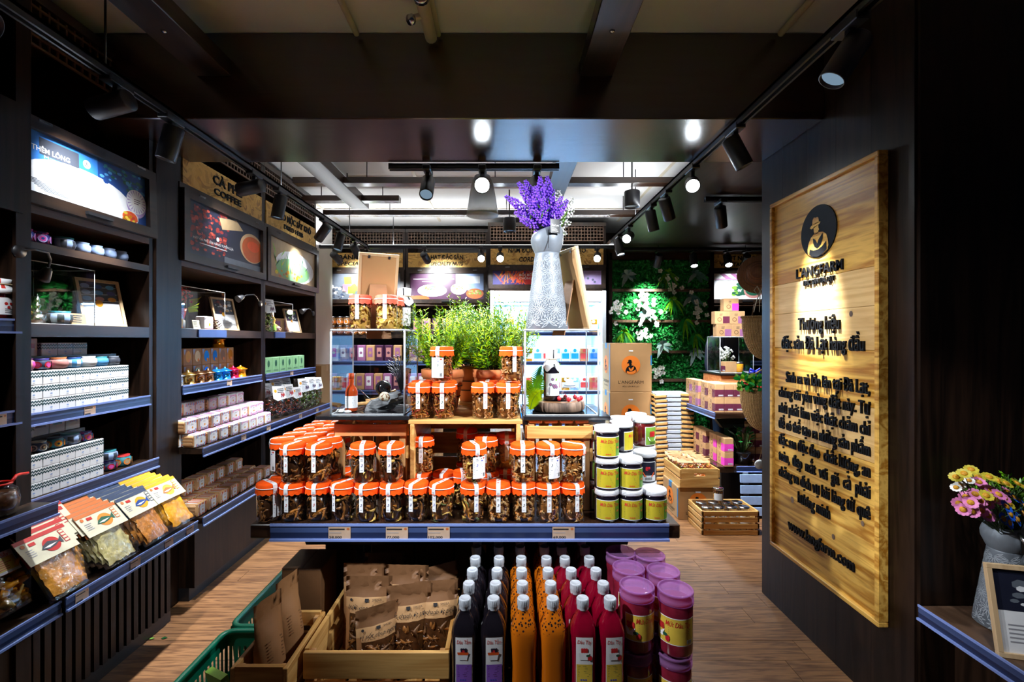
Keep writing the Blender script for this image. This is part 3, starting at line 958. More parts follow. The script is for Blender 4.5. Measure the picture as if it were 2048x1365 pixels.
def cabinet(name, label, mk, w, depth, shelves, sign=None, sign_z=(2.25, 2.42), pz=(1.83, 2.22), art=None, base=None, lat=None, back='dark_wood_z', tilt=0.0, sides=(True, True)):
    """mk maps (along, up, out from the front plane). shelves: (z of top, how far it stands out, thickness, tags or None)"""
    t = thing(name, label, 'cabinet')
    b = B(); fbox(b, mk, 0, w, 0, 2.46, -depth, -depth + .02, back); part('back_panel', b, t)
    for a0, a1, on in ((0, .028, sides[0]), (w - .028, w, sides[1])):
        if on:
            b = B(); fbox(b, mk, a0, a1, 0, 2.67, -depth + .02, 0, 'dark_wood_z'); part('side_panel', b, t)
    for z, out, th, tags in shelves:
        b = B(); fbox(b, mk, .028, w - .028, z - th, z, -depth + .02, min(out, 0), 'dark_wood_y')
        if out > 0: fbox(b, mk, 0.002, w - 0.002, z - th, z, 0, out, 'dark_wood_y')
        s = part('shelf', b, t)
        if tags is not None:
            rail(t, lambda x, y, zz, o=out: mk(x, y, o + zz), w if out > 0 else w - .06, z, tags) if out > 0 else rail(t, lambda x, y, zz, o=out: mk(x + .03, y, o + zz), w - .06, z, tags)
    if base is not None:
        b = B(); fbox(b, mk, 0, w, .07, base[0] - .03, -depth + .03, base[1], 'dark_wood_z'); part('base_panel', b, t)
        b = B(); fbox(b, mk, 0, w, 0, .07, -depth + .03, base[1] - .03, 'black_metal'); part('plinth', b, t)
    if sign:
        b = B(); fbox(b, mk, .03, w - .03, sign_z[0], sign_z[1], -.03, .006, 'strand_board'); o = part('sign_board', b, t)
        h = sign_z[1] - sign_z[0]
        for i, s in enumerate(sign):
            b = B()
            b.text(s[0], lambda x, y, z: mk(x, sign_z[0] + y, .006 + z), 'sign_black', h * s[2], s[1], w / 2, h * s[3], 0, bold=.02, depth=.006, shear=s[4] if len(s) > 4 else 0)
            part('lettering', b, o)
        b = B(); fbox(b, mk, .0, w, pz[1], sign_z[0], -.03, .01, 'dark_wood_y'); part('cross_rail', b, t)
    if art:
        poster(t, lambda x, y, z: mk(x + .01, y, z), w - .02, pz[0], pz[1], art, tilt=tilt)
        b = B(); fbox(b, mk, .028, w - .028, pz[0] - .03, pz[0], -depth + .02, .0, 'brown_wood_y'); part('shelf', b, t)
        b = B(); fbox(b, mk, .028, w - .028, pz[0] + .01, pz[1], -.06, -.04, 'dark_wood_z'); part('upper_panel', b, t)
    if lat:
        lattice(t, lambda x, y, z: mk(x + .03, lat[0] + y, -.01 + z), w - .06, lat[1] - lat[0])
    b = B(); fbox(b, mk, 0, w, 2.66, 2.70, -depth, .01, 'dark_wood_y'); part('cornice', b, t)
    return t


XL = -1.75
left = lambda y0, X=XL: (lambda a, u, o: (X + o, y0 + a, u))
far = lambda x0, Y=5.4: (lambda a, u, o: (x0 + a, Y - o, u))
XB = -1.66
# bay nearest the eye, mostly cut off by the frame
c0 = cabinet('shelf_cabinet', 'dark tall cabinet cut by the picture edge, with the red jam jar', left(0.75, XB), 0.85, 0.42,
             [(1.466, 0, .03, [(.5, '')]), (1.158, 0, .03, [(.72, '')]), (.835, .10, .03, [(.62, '')]), (.487, .11, .03, [])], base=(.487, -.0), art=None)
b = B(); fbox(b, left(0.75, XB), .02, .82, 1.83, 2.2, 0, .02, 'dark_wood_z'); part('upper_door', b, c0)
b = B(); fbox(b, left(0.75, XB), .03, .55, 2.27, 2.5, 0, .012, 'strand_board'); part('sign_board', b, c0)
b = B(); fbox(b, left(0.75, XB), .80, .85, 0, 2.72, 0, .012, 'dark_wood_z'); part('front_post', b, c0)
c1 = cabinet('shelf_cabinet', 'dark tall cabinet holding the chevron boxes and painted pots', left(1.602), 0.688, 0.42,
             [(1.765, 0, .03, None), (1.461, 0, .05, None), (1.124, 0, .03, [(.3, '')]), (.811, 0.02, .03, [])], art=art_added, pz=(1.90, 2.225), lat=(2.5, 2.68), tilt=-.03)
b = B(); fbox(b, left(1.602), 0, .688, .465, .495, -.38, .215, 'dark_wood_y'); part('shelf', b, c1)
rail(c1, lambda x, y, z: left(1.602)(x, y, .215 + z), .688, .495, [(.06, ''), (.3, ''), (.49, ''), (.63, '')])
b = B(); fbox(b, left(1.602), 0, .688, .0, .06, -.38, .085, 'dark_wood_y'); part('plinth', b, c1)
b = B(); fbox(b, left(1.602), 0, .688, .06, .465, -.38, .075, 'dark_wood_z'); part('base_panel', b, c1)
for i in range(17):
    b = B(); fbox(b, left(1.602), .012 + i * .0398, .036 + i * .0398, .06, .46, .075, .095, 'dark_wood_z'); part('slat', b, c1)
c2 = cabinet('shelf_cabinet', 'dark tall cabinet with the coffee sign and coffee filters', left(2.46), 0.868, 0.42,
             [(1.461, 0, .05, None), (1.147, 0, .03, [(.42, '')]), (.817, .13, .03, [(.38, ''), (.68, '')]), (.444, .13, .03, [(.72, '')])], base=(.444, .09), art=art_coffee,
             sign=[('CÀ PHÊ', .3, .32, .68), ('COFFEE', .28, .24, .27)], lat=(2.5, 2.68))
c3 = cabinet('shelf_cabinet', 'dark tall cabinet with the dried herb sign and green boxes', left(3.33), 0.93, 0.42,
             [(1.461, 0, .05, None), (1.147, 0, .03, [(.4, '')]), (.817, .13, .03, [(.3, ''), (.62, '')]), (.444, .13, .03, [])], base=(.444, .09), art=art_herb,
             sign=[('THẢO MỘC SẤY KHÔ', .66, .3, .68), ('DRIED HERB', .34, .22, .27)], lat=(2.48, 2.68))
for c, y0 in ((c2, 2.46), (c3, 3.33)):
    b = B(); fbox(b, left(y0), .16, .16 + (.26 if c is c2 else .16), 1.415, 1.458, .0, .008, 'rail_plastic'); part('price_rail', b, c)
f1 = cabinet('shelf_cabinet', 'far cabinet with the specialty sweets sign, next to the white pier', far(-2.10), 0.93, 0.4,
             [(1.461, 0, .04, None), (1.147, 0, .03, []), (.817, .1, .03, []), (.444, .1, .03, [])], base=(.444, .05), art=art_sweets,
             sign=[('BÁNH ĐẶC SẢN', .62, .3, .7), ('SPECIALTY CAKES', .66, .26, .26, .2)], lat=(2.5, 2.68))
f2 = cabinet('shelf_cabinet', 'far cabinet with the specialty nuts sign', far(-1.165), 0.97, 0.4,
             [(1.461, 0, .04, None), (1.147, 0, .03, []), (.817, .1, .03, []), (.444, .1, .03, [])], base=(.444, .05), art=art_nuts,
             sign=[('HẠT ĐẶC SẢN', .38, .3, .7), ('SPECIALTY NUTS', .38, .26, .26, .2)], lat=(2.5, 2.68))
f3 = cabinet('fridge_cabinet', 'far dark cabinet with the cordyceps sign around the open fridge', far(-.19, 5.1), 1.31, 0.6, [],
             art=art_cordyceps, pz=(1.965, 2.21), sign=[('NẤM ĐÔNG TRÙNG HẠ THẢO', .86, .25, .73), ('CORDYCEPS MILITARIS', .62, .23, .28, .2)], sign_z=(2.23, 2.455), lat=(2.5, 2.68))
f4 = cabinet('shelf_cabinet', 'far cabinet with the vegetable powder sign beyond the plant wall', far(2.38), .9, .4,
             [(1.5, 0, .03, []), (1.147, 0, .03, []), (.817, 0, .03, []), (.444, 0, .03, [])], base=(.444, 0), art=art_powder,
             sign=[('BỘT NÔNG SẢN', .5, .3, .7), ('VEGETABLE POWDER', .62, .26, .26)], sign_z=(2.24, 2.41))

# open fridge under the cordyceps sign
t = thing('open_fridge', 'white open fridge of packs, lit inside, under the cordyceps sign', 'fridge', (-.16, 4.95, 0))
W = 1.25
b = B().box(0, W, .62, .66, 0.02, 1.93, 'cool_white'); part('back_wall', b, t)
for x0 in (0, W - .045):
    part('side_wall', B().box(x0, x0 + .045, 0, .62, .02, 1.93, 'cool_white', .004), t)
part('header', B().box(.045, W - .045, 0.02, .62, 1.80, 1.93, 'cool_white', .01), t)
part('light_tube', B().box(.06, W - .06, .05, .075, 1.785, 1.797, 'fridge_light'), t)
li = bpy.data.lights.new('fridge_tube', 'AREA')
li.shape, li.size, li.size_y, li.energy, li.color = 'RECTANGLE', 1.1, .05, 80, (.3, .64, 1.0)
lo = bpy.data.objects.new('fridge_tube', li)
COL.objects.link(lo)
lo.parent = t
lo.location, lo.rotation_euler = (W / 2, .12, 1.78), (radians(28), 0, 0)
for z in (.5, .84, 1.16, 1.48):
    part('shelf', B().box(.046, W - .046, .08, .618, z - .02, z, 'cool_white', .003), t)
    rail(t, lambda x, y, zz: (.05 + x, .078 - zz, y), W - .1, z, [], .035)
    part('light_tube', B().box(.06, W - .06, .1, .115, z - .031, z - .021, 'fridge_light'), t)
    li = bpy.data.lights.new('fridge_tube', 'AREA')
    li.shape, li.size, li.size_y, li.energy, li.color = 'RECTANGLE', 1.1, .03, 50, (.3, .64, 1.0)
    lo = bpy.data.objects.new('fridge_tube', li)
    COL.objects.link(lo)
    lo.parent = t
    lo.location, lo.rotation_euler = (W / 2, .13, z - .036), (radians(28), 0, 0)
part('base', B().box(.045, W - .045, .02, .62, .02, .46, 'white_paint', .01), t)
packs = [('cool_white', 'pod_blue'), ('paper', 'label_red'), ('anodised_orange', 'paper'), ('powder', 'paper'), ('sienna', 'label_red'), ('paper', 'pot_blue')]
pk = []
for a, c in packs:
    b = B().box(-.045, .045, -.03, .03, 0, .15, a, .006)
    b.flat(onB(-.0304, -.04, .03), 0, .08, 0, .06, 0, c)
    b.disc(onB(-.0304, 0, .12), 0, 0, .018, .018, 0, c, 12)
    pk.append(b.mesh('fridge_pack'))
names = ['white and blue', 'white and red', 'orange', 'pale blue', 'brown', 'white']
for j, z in enumerate((.5, .84, 1.16, 1.48)):
    for i in range(11):
        k = R.choice([0, 1, 2, 3, 4, 5])
        o = put('fridge_pack', pk[k], '%s box, %s from the dark post, on the %s fridge shelf' % (names[k], ORD[i], ['bottom', 'second', 'third', 'top'][j]), 'pack', (-.16 + .11 + i * .103, 5.12, z + .0005), group='boxes in the fridge')

# living wall
t = thing('plant_wall', 'artificial green plant wall of small leaves between fridge and far cabinet', 'plant wall', (1.23, 5.3, 0))
part('backing', B().box(0, 1.13, .06, .1, 0, 2.32, 'leaf_deep'), t)
b = B()
for i in range(7800):
    x, z, yy = R.uniform(0, 1.13), R.uniform(.3, 2.31), R.uniform(0, .06)
    a, e, l = R.uniform(0, 2 * pi), R.uniform(-.7, .9), R.uniform(.022, .05)
    d = Vector((cos(a), -abs(sin(e)) * .8, sin(a))).normalized()
    s = d.cross(Vector((R.uniform(-.4, .4), -1, R.uniform(-.4, .4)))).normalized() * l * .3
    p = Vector((x, yy, z))
    q = p + d * l * .5 + Vector((0, -.006, 0))
    b.add([p, q + s, p + d * l, q - s], [(0, 1, 2), (0, 2, 3)], 'leaf_wall' if R.random() < .75 else 'leaf_deep')
part('foliage', b, t, kind='stuff')
for z in (.92, 1.245, 1.6, 1.955):
    part('ledge', B().box(0, 1.13, -.02, .06, z, z + .03, 'brown_wood_y'), t)
part('top_board', B().box(-.03, 1.16, -.02, .1, 2.32, 2.40, 'dark_wood_x'), t)
for x0 in (-.04, 1.13):
    part('post', B().box(x0, x0 + .04, -.02, .1, 0, 2.40, 'dark_wood_z'), t)


def leafy(n, l0, l1, wid, mat, spread=1.0, droop=.4, fold=.2):
    """tuft of blades facing -y"""
    b = B()
    for i in range(n):
        a = R.uniform(0, 2 * pi)
        l = R.uniform(l0, l1)
        d = Vector((cos(a) * spread, -R.uniform(.25, .8), sin(a) * spread)).normalized()
        s = d.cross(Vector((0, -1, .2))).normalized()
        pts, k = [], 5
        for j in range(k):
            u = j / (k - 1)
            c = d * l * u + Vector((0, 0, -droop * l * u * u))
            w = wid * (sin(pi * min(.98, u * .9 + .1))) * .5
            pts += [c + s * w, c - s * w]
        b.add(pts, [(2 * j, 2 * j + 1, 2 * j + 3, 2 * j + 2) for j in range(k - 1)], mat if isinstance(mat, str) else R.choice(mat), True)
    return b


def orchid(n, mat='petal_white', r=.03, spread=.07):
    out = []
    for i in range(n):
        b = B()
        c = Vector((R.gauss(0, spread * .6), R.uniform(-.05, 0), R.gauss(0, spread)))
        for k in range(5):
            a = k * 2 * pi / 5 + R.random()
            d = Vector((cos(a), -.25, sin(a)))
            s = Vector((-sin(a), 0, cos(a))) * r * .45
            b.add([c, c + d * r * .6 + s, c + d * r, c + d * r * .6 - s], [(0, 1, 2, 3)], mat, True)
        b.disc(onB(c.y - .006, c.x, c.z), 0, 0, r * .16, r * .16, 0, 'petal_yellow', 6)
        out.append(('blossom', b.mesh('blossom')))
    return out


PW = lambda px, py: Vector(((px - 1010) * 5.28 / FOC, 5.27, EYE - (py - 680) * 5.28 / FOC))
orch = [orchid(12), orchid(16)]
for (px, py), lb in zip(((1232, 615), (1340, 572), (1392, 620), (1284, 670), (1315, 743), (1285, 598), (1298, 625)),
                        ('round white orchid spray by the fridge post', 'white orchid spray above the upper ledge', 'white orchid spray at the far post of the plant wall', 'small white orchid spray above the long-leaved tuft',
                         'lowest white orchid spray on the plant wall', 'white orchid spray lit in the middle of the plant wall', 'spotlit white orchid spray just under the lit one')):
    put('orchid_spray', R.choice(orch), lb, 'flower', PW(px, py), (0, R.uniform(0, 6), 0), 'orchid sprays on the plant wall')
sil = [[('leaf', leafy(1, .08, .15, .05, ['leaf_silver', 'leaf_blue']).mesh('leaf')) for k in range(9)] for i in range(2)]
for (px, py), lb in zip(((1255, 550), (1392, 548), (1325, 690), (1390, 705), (1382, 595), (1290, 628)),
                        ('silvery broad-leaf sprig near the fridge above the ledge', 'grey-green sprig in the top corner by the far cabinet', 'silver sprig right of the carton stack', 'silver sprig low beside the far cabinet',
                         'bluish sprig over the orchid by the post', 'white-green sprig under the spotlight')):
    put('leaf_sprig', R.choice(sil), 'artificial ' + lb, 'plant', PW(px, py), None, 'silver sprigs on the plant wall')
fern = [leafy(24, .09, .17, .024, ['leaf_green', 'leaf_wall'], droop=.8).mesh('fern_tuft') for i in range(2)]
for (px, py), lb in zip(((1248, 665), (1345, 600), (1370, 640), (1335, 545), (1390, 670)),
                        ('long-leaved green tuft above the carton stack', 'drooping fern tuft right of the spotlight', 'dark fern tuft near the far post', 'fern tuft at the top of the plant wall', 'fern tuft below the post orchids')):
    put('fern_tuft', R.choice(fern), 'artificial ' + lb, 'plant', PW(px, py), None, 'fern tufts on the plant wall')


# ---------------------------------------------------------------- goods on the left-hand shelves
def pot_mesh(c1, c2, c3, r=.031, h=.044, dots=None, style=0):
    b = B()
    f = {0: lambda i, j: c2 if j >= 4 else c1, 1: lambda i, j: (c2 if i % 4 < 2 else c1) if j in (1, 2) else (c3 if j >= 4 else c1), 2: lambda i, j: (c1, c2, c3)[(i // 2 + 2 * j) % 3]}[style]
    b.lathe([(r * .6, 0), (r * .9, h * .14), (r * 1.03, h * .45), (r * .96, h * .76), (r * .78, h * .88), (r * .86, h), (r * .8, h), (r * .2, h * .98)], f, 24)
    if dots:
        for k in range(6):
            a = k * pi / 3 + .5
            fn = onCyl(r * 1.035, a, h * .46)
            for q, m in enumerate(dots):
                b.disc(fn, 0, 0, h * (.3 - .1 * q), h * (.3 - .1 * q), .0006 + .0004 * q, m, 10)
    return b.mesh('painted_pot')


POT = dict(
    violet=pot_mesh('indigo', 'magenta', 'deep_blue', .034, .05, ('lilac', 'magenta', 'deep_blue'), 2),
    teal=pot_mesh('powder', 'charcoal', 'teal', .038, .05, None, 1),
    powder=pot_mesh('powder', 'powder', 'powder', .031, .047),
    pink=pot_mesh('dusty_pink', 'magenta', 'plum', .036, .046, None, 1),
    navy=pot_mesh('steel_blue', 'indigo', 'plum', .031, .044, ('crimson', 'magenta'), 0),
    blush=pot_mesh('dusty_pink', 'sienna', 'dusty_pink', .036, .046),
    blue=pot_mesh('pot_blue', 'cool_white', 'deep_blue', .031, .044, None, 1),
    white=pot_mesh('white_ink', 'cool_white', 'white_ink', .034, .046),
    sea=pot_mesh('pot_blue', 'teal', 'teal', .029, .042),
    grey=pot_mesh('charcoal', 'slate', 'charcoal', .029, .042),
    brown=pot_mesh('dusty_pink', 'brick_red', 'card_cream', .03, .044, None, 1),
    olive=pot_mesh('steel_blue', 'card_cream', 'teal', .03, .044, ('card_cream', 'charcoal', 'tan'), 0),
    sun=pot_mesh('teal', 'steel_blue', 'steel_blue', .031, .046, ('band_orange', 'lemon', 'steel_blue'), 0),
    swirl=pot_mesh('pot_blue', 'magenta', 'indigo', .03, .042, ('band_orange', 'magenta'), 2),
    red=pot_mesh('teal', 'crimson', 'crimson', .032, .046, ('band_orange', 'tan'), 0))


def pot(kind, label, x, y, z, s=1.0):
    put('painted_pot', POT[kind], label, 'pot', (x, y, z + .0005), (0, 0, R.uniform(0, 1)), 'painted pots', s)


for i, y in enumerate((1.665, 1.715, 1.775)):
    pot('violet', 'dark violet painted pot with rings on the high shelf, %s from the near post' % ORD[i], -1.80, y, 1.765)
pot('teal', 'pale pot with dark teal teeth on the high shelf', -1.80, 1.875, 1.765)
for i, y in enumerate((1.955, 2.02, 2.085, 2.15)):
    pot('powder', 'plain powder-blue pot on the high shelf, %s from the teal-toothed pot' % ORD[i], -1.80, y, 1.765)

# chevron boxes
b = B().box(-.033, .033, -.0328, .0328, 0, .0525, 'paper', .0015)
for fn in (onL(.0332, -.0328, 0), onB(-.033, -.033, 0), lambda x, y, z: (.033 - y, -.0328 + x, .0527 + z)):
    for k in range(2 if fn(0, 1, 0)[2] > .5 else 3):
        y0 = (.025 + .0115 * k) if fn(0, 1, 0)[2] > .5 else .006 + .013 * k
        n = 12
        for i in range(n):
            xa, xb = .0656 * i / n, .0656 * (i + 1) / n
            ya, yb = (y0, y0 + .006) if i % 2 == 0 else (y0 + .006, y0)
            if False: continue
            b.poly([fn(xa, ya, 0), fn(xb, yb, 0), fn(xb, yb + .0066, 0), fn(xa, ya + .0066, 0)], 'chevron')
b.disc(onL(.0333, 0, .016), 0, 0, .005, .003, 0, 'powder', 10)
lines(b, onL(.0333, 0, .01), -.005, .005, 0, 2, .003)
CHEV = b.mesh('chevron_box')
for sh, (z, n) in enumerate(((1.124, 8), (.811, 6))):
    for t_ in range(3):
        for i in range(n):
            put('chevron_box', CHEV, 'chevron box, %s from the near post, %s layer of the %s stack' % (ORD[i], ['bottom', 'middle', 'top'][t_], ['upper', 'lower'][sh]),
                'box', (-1.786, 1.645 + .0664 * i, z + .0005 + .053 * t_), (0, 0, R.uniform(-.012, .012)), 'chevron boxes')
for z0, z1, c in ((1.124, 1.335, c1), (.811, 1.02, c1)):
    part('riser', B().box(-1.98, -1.826, 1.62, 2.16 if z0 > 1 else 2.0, z0, z1, 'dark_wood_y'), c)
b_ = {}
for nm, m in (('red', 'brick_red'), ('purple', 'plum'), ('green', 'forest'), ('maroon', 'maroon')):
    b = B().box(-.033, .033, -.033, .033, 0, .07, 'paper', .002)
    b.flat(onL(.0333, -.02, .032), 0, .04, 0, .017, 0, m)
    b_[nm] = b.mesh('white_gift_box')
for i, (k, y, z, lb) in enumerate((('red', 1.705, 1.335, 'white box with a dark red label behind the pink pot'), ('red', 1.775, 1.335, 'white box with a red label beside the chevron box at the back'),
                                   ('purple', 1.82, 1.02, 'white box with a purple label behind the lower pots'), ('green', 1.888, 1.02, 'white box with a green label behind the lower pots'), ('maroon', 1.956, 1.02, 'white box with a plum label behind the lower pots'))):
    put('gift_box', b_[k], lb, 'box', (-1.87, y, z + .0005), (0, 0, R.uniform(-.05, .05)), 'plain white boxes')
for i, y in enumerate((1.845, 1.912, 1.979)):
    put('chevron_box', CHEV, 'chevron box at the back of the upper shelf, %s from the red-label boxes' % ORD[i], 'box', (-1.86, y, 1.3355), None, 'chevron boxes')
for i, y in enumerate((1.69, 1.752)):
    put('chevron_box', CHEV, 'shaded chevron box at the back of the lower shelf, %s from the near post' % ORD[i], 'box', (-1.86, y, 1.0205), None, 'chevron boxes')
for k, y, lb in (('pink', 1.70, 'magenta and pink ribbed pot'), ('navy', 1.767, 'dark blue pot with red dots'), ('blush', 1.832, 'plain blush-pink pot'), ('blue', 1.90, 'blue speckled pot with pale rim'),
                 ('white', 1.965, 'glossy white pot'), ('sea', 2.03, 'sea-blue pot'), ('grey', 2.092, 'dark grey pot')):
    pot(k, lb + ' on top of the upper chevron boxes', -1.787, y, 1.2835)
for k, y, lb in (('brown', 1.70, 'brown ribbed pot'), ('olive', 1.762, 'dark pot with cream rosettes'), ('sun', 1.826, 'teal pot with an orange sun'), ('teal', 1.89, 'pale teal toothed pot'), ('swirl', 1.955, 'blue and magenta swirled pot')):
    pot(k, lb + ' on top of the lower chevron boxes', -1.787, y, .9705, .92)
pot('navy', 'dark pot with red dots under another pot at the shelf end', -1.79, 2.075, .811)
pot('teal', 'pale toothed pot standing on the dotted pot', -1.79, 2.075, .856, .9)
pot('red', 'red-rimmed teal pot at the end of the lower shelf', -1.79, 2.15, .811, 1.1)


# display cases and framed cards in the cabinets
def case(name, label, x0, x1, y0, y1, z0, z1, th=.004, loc=None, tray=None):
    """clear display cover: five panes and their bright polished edges"""
    cx, cy = (x0 + x1) / 2, (y0 + y1) / 2
    t = thing(name, label, 'display case', (cx, cy, z0))
    w, d, h = (x1 - x0) / 2, (y1 - y0) / 2, z1 - z0
    F = lambda n, pts: part(n, B().poly(pts, 'acrylic'), t)
    F('pane', [(-w, -d, 0), (w, -d, 0), (w, -d, h), (-w, -d, h)])
    F('pane', [(-w, d, 0), (w, d, 0), (w, d, h), (-w, d, h)])
    F('pane', [(-w, -d, 0), (-w, d, 0), (-w, d, h), (-w, -d, h)])
    F('pane', [(w, -d, 0), (w, d, 0), (w, d, h), (w, -d, h)])
    F('pane', [(-w, -d, h), (w, -d, h), (w, d, h), (-w, d, h)])
    b = B()
    q = th * .5
    for sx in (-1, 1):
        for sy in (-1, 1):
            b.tube([(sx * w, sy * d, 0.001), (sx * w, sy * d, h - th), (sx * (w - th * .6), sy * (d - th * .6), h)], q * (1.25 if sy < 0 else .8), 'acrylic_edge', 6)
    for sy in (-1, 1):
        b.tube([(-w, sy * d, h), (w, sy * d, h)], q, 'acrylic_edge', 6)
        b.tube([(-w, sy * d, .001), (w, sy * d, .001)], q * .7, 'acrylic_edge', 6)
    for sx in (-1, 1):
        b.tube([(sx * w, -d, h), (sx * w, d, h)], q, 'acrylic_edge', 6)
        b.tube([(sx * w, -d, .001), (sx * w, d, .001)], q * .7, 'acrylic_edge', 6)
    part('polished_edge', b, t)
    return t


def frame_proto(w, h, art, bar=.014, m='birch_z'):
    """picture frame lying in the xz plane, front to -y, foot at z=0"""
    b = B()
    for x0, x1, z0, z1 in ((-w / 2, w / 2, 0, bar), (-w / 2, w / 2, h - bar, h), (-w / 2, -w / 2 + bar, bar, h - bar), (w / 2 - bar, w / 2, bar, h - bar)):
        b.box(x0, x1, 0, .014, z0, z1, m, .001)
    p = B()
    art(p, onB(.007, -w / 2 + bar, bar), w - 2 * bar, h - 2 * bar)
    k = B().box(-w / 2 + bar * .7, w / 2 - bar * .7, .009, .0125, bar * .7, h - bar * .7, 'cardboard')
    k2 = B()
    for q in (.25, .75):
        k2.box(-w / 2 + w * q - .004, -w / 2 + w * q + .004, .0126, .015, h - bar * 1.6, h - bar * .7, 'steel')
    s = B().add([(-.03, .0135, h * .62), (.03, .0135, h * .62), (.045, .1, .0), (-.045, .1, .0), (-.03, .0165, h * .62), (.03, .0165, h * .62), (.045, .103, .0), (-.045, .103, .0)],
                [(0, 1, 2, 3), (7, 6, 5, 4), (0, 4, 5, 1), (1, 5, 6, 2), (2, 6, 7, 3), (3, 7, 4, 0)], 'kraft')
    return [('frame_bar', b.mesh('frame_bar')), ('card', p.mesh('card')), ('backing_board', k.mesh('backing_board'), None, [('clip', k2.mesh('clip'))]), ('easel_leg', s.mesh('easel_leg'))]


def card_pots(b, fn, w, h):
    b.flat(fn, 0, w, 0, h * .52, 0, 'paper')
    b.flat(fn, 0, w, h * .5, h, .0003, 'night')
    for i in range(3):
        b.poly([fn(0, h * (.5 + .17 * i), .0005), fn(w, h * (.56 + .17 * i), .0005), fn(w, h * (.57 + .17 * i), .0005), fn(0, h * (.51 + .17 * i), .0005)], 'cool_white')
    for i, m in enumerate(('pot_blue', 'dusty_pink', 'ochre', 'powder', 'pot_blue', 'indigo', 'powder', 'deep_blue', 'pot_blue')):
        b.disc(fn, w * (.16 + .33 * (i % 3)), h * (.6 + .15 * (i // 3)), w * .12, h * .055, .0008, m, 14)
    b.disc(fn, w * .45, h * .49, w * .1, w * .1, .001, 'ochre', 14)
    lines(b, fn, w * .2, w * .85, h * .34, 4, h * .06)


def card_food(m1, m2):
    def f(b, fn, w, h):
        b.flat(fn, 0, w, 0, h * .5, 0, 'paper')
        b.flat(fn, 0, w, h * .5, h, .0003, 'night')
        rnd_ellipses(b, fn, 16, w * .1, w * .9, h * .58, h * .95, w * .04, w * .12, [m1, m2, 'pale', 'slate'], .0006)
        b.disc(fn, w * .45, h * .5, w * .09, w * .09, .001, 'ochre', 14)
        lines(b, fn, w * .12, w * .9, h * .34, 5, h * .05)
    return f


def lean(proto, label, x, y, z, rz, tilt, sc=1.0, group='framed cards'):
    put('photo_frame', proto, label, 'photo frame', (x, y, z), (-tilt, 0, rz), group, sc)


FR = [frame_proto(.19, .225, f) for f in (card_pots, card_food('bean', 'coffee_rim'), card_food('sprout', 'teal'))]
case('display_case', 'clear display case with little pagodas, low in the near cabinet', -2.05, -1.785, 1.64, 2.0, 1.461, 1.70)
lean(FR[0], 'framed card with painted pots beside the pagoda case', -1.83, 2.115, 1.4615, radians(78), .25)
case('display_case', 'clear display case with the red berry plant, under the coffee picture', -2.03, -1.785, 2.50, 2.93, 1.461, 1.70)
lean(FR[1], 'framed card with coffee photos beside the berry case', -1.83, 3.05, 1.4615, radians(78), .25)
case('display_case', 'clear display case with a yellow figure, under the dried herb picture', -2.03, -1.80, 3.55, 3.9, 1.461, 1.70)
lean(FR[2], 'framed card with a herb photo beside the yellow figure case', -1.83, 4.02, 1.4615, radians(78), .25, .95)


def spire(m1, m2, h):
    b = B().lathe([(.022, 0), (.022, .035), (.018, .036)], m1, 16)
    b.lathe([(.012, .036), (.014, .05), (.006, .056), (.011, .068), (.012, .075), (.005, .08), (.009, .088), (.007, .1), (.003, .11), (.0025, h - .01), (.0001, h)], m2, 12)
    return [('base', B().lathe([(.024, 0), (.025, .036), (.0001, .037)], 'silver', 18).mesh('base')), ('spire', b.mesh('spire'))]


for i, (y, x, m, h, lb) in enumerate(((1.70, -1.83, 'gold', .14, 'gold pagoda ornament nearest the post in the case'), (1.80, -1.83, 'silver', .12, 'silver pagoda ornament in the case'), (1.835, -1.90, 'gold', .18, 'tall gold pagoda ornament at the back of the case'))):
    put('pagoda_ornament', spire('silver', m, h), lb, 'ornament', (x, y, 1.462), None, 'pagoda ornaments')


def rock(r, sz=(1, 1, 1), mat='rock_grey', seed=1, n=14, rough=.3):
    rg = random.Random(seed)
    b = B()
    vs = []
    m = 9
    for j in range(m + 1):
        for i in range(n):
            th, ph = pi * j / m, 2 * pi * i / n
            k = r * (1 + rough * (rg.random() - .5)) if 0 < j < m else r
            vs.append((k * sin(th) * cos(ph) * sz[0], k * sin(th) * sin(ph) * sz[1], r * sz[2] + k * cos(th) * sz[2]))
    b.add(vs, [(j * n + i, j * n + (i + 1) % n, (j + 1) * n + (i + 1) % n, (j + 1) * n + i) for j in range(m) for i in range(n)], mat, False)
    return b


put('rock', rock(.045, (1, 1, 1.3), 'log_slice', 3).mesh('rock'), 'rough brown stone behind the small pagodas', 'rock', (-1.95, 1.91, 1.462))
pot('teal', 'teal-toothed pot inside the pagoda case', -1.84, 1.90, 1.462, 1.1)
b = B().box(-.002, .002, -.035, .035, 0, .05, 'tan', .0008)
lines(b, onL(.0023, -.03, .042), 0, .05, 0, 4, .009, 'dark_ink')
put('name_card', b.mesh('name_card'), 'small tan card standing in the pagoda case', 'card', (-1.81, 1.955, 1.462), (0, -.2, 0))
put('palm_sprig', leafy(30, .1, .2, .008, ['leaf_green', 'leaf_deep'], droop=.3).mesh('palm_sprig'), 'green palm sprig at the back of the pagoda case', 'plant', (-1.97, 1.72, 1.55), (0, 0, pi / 2))


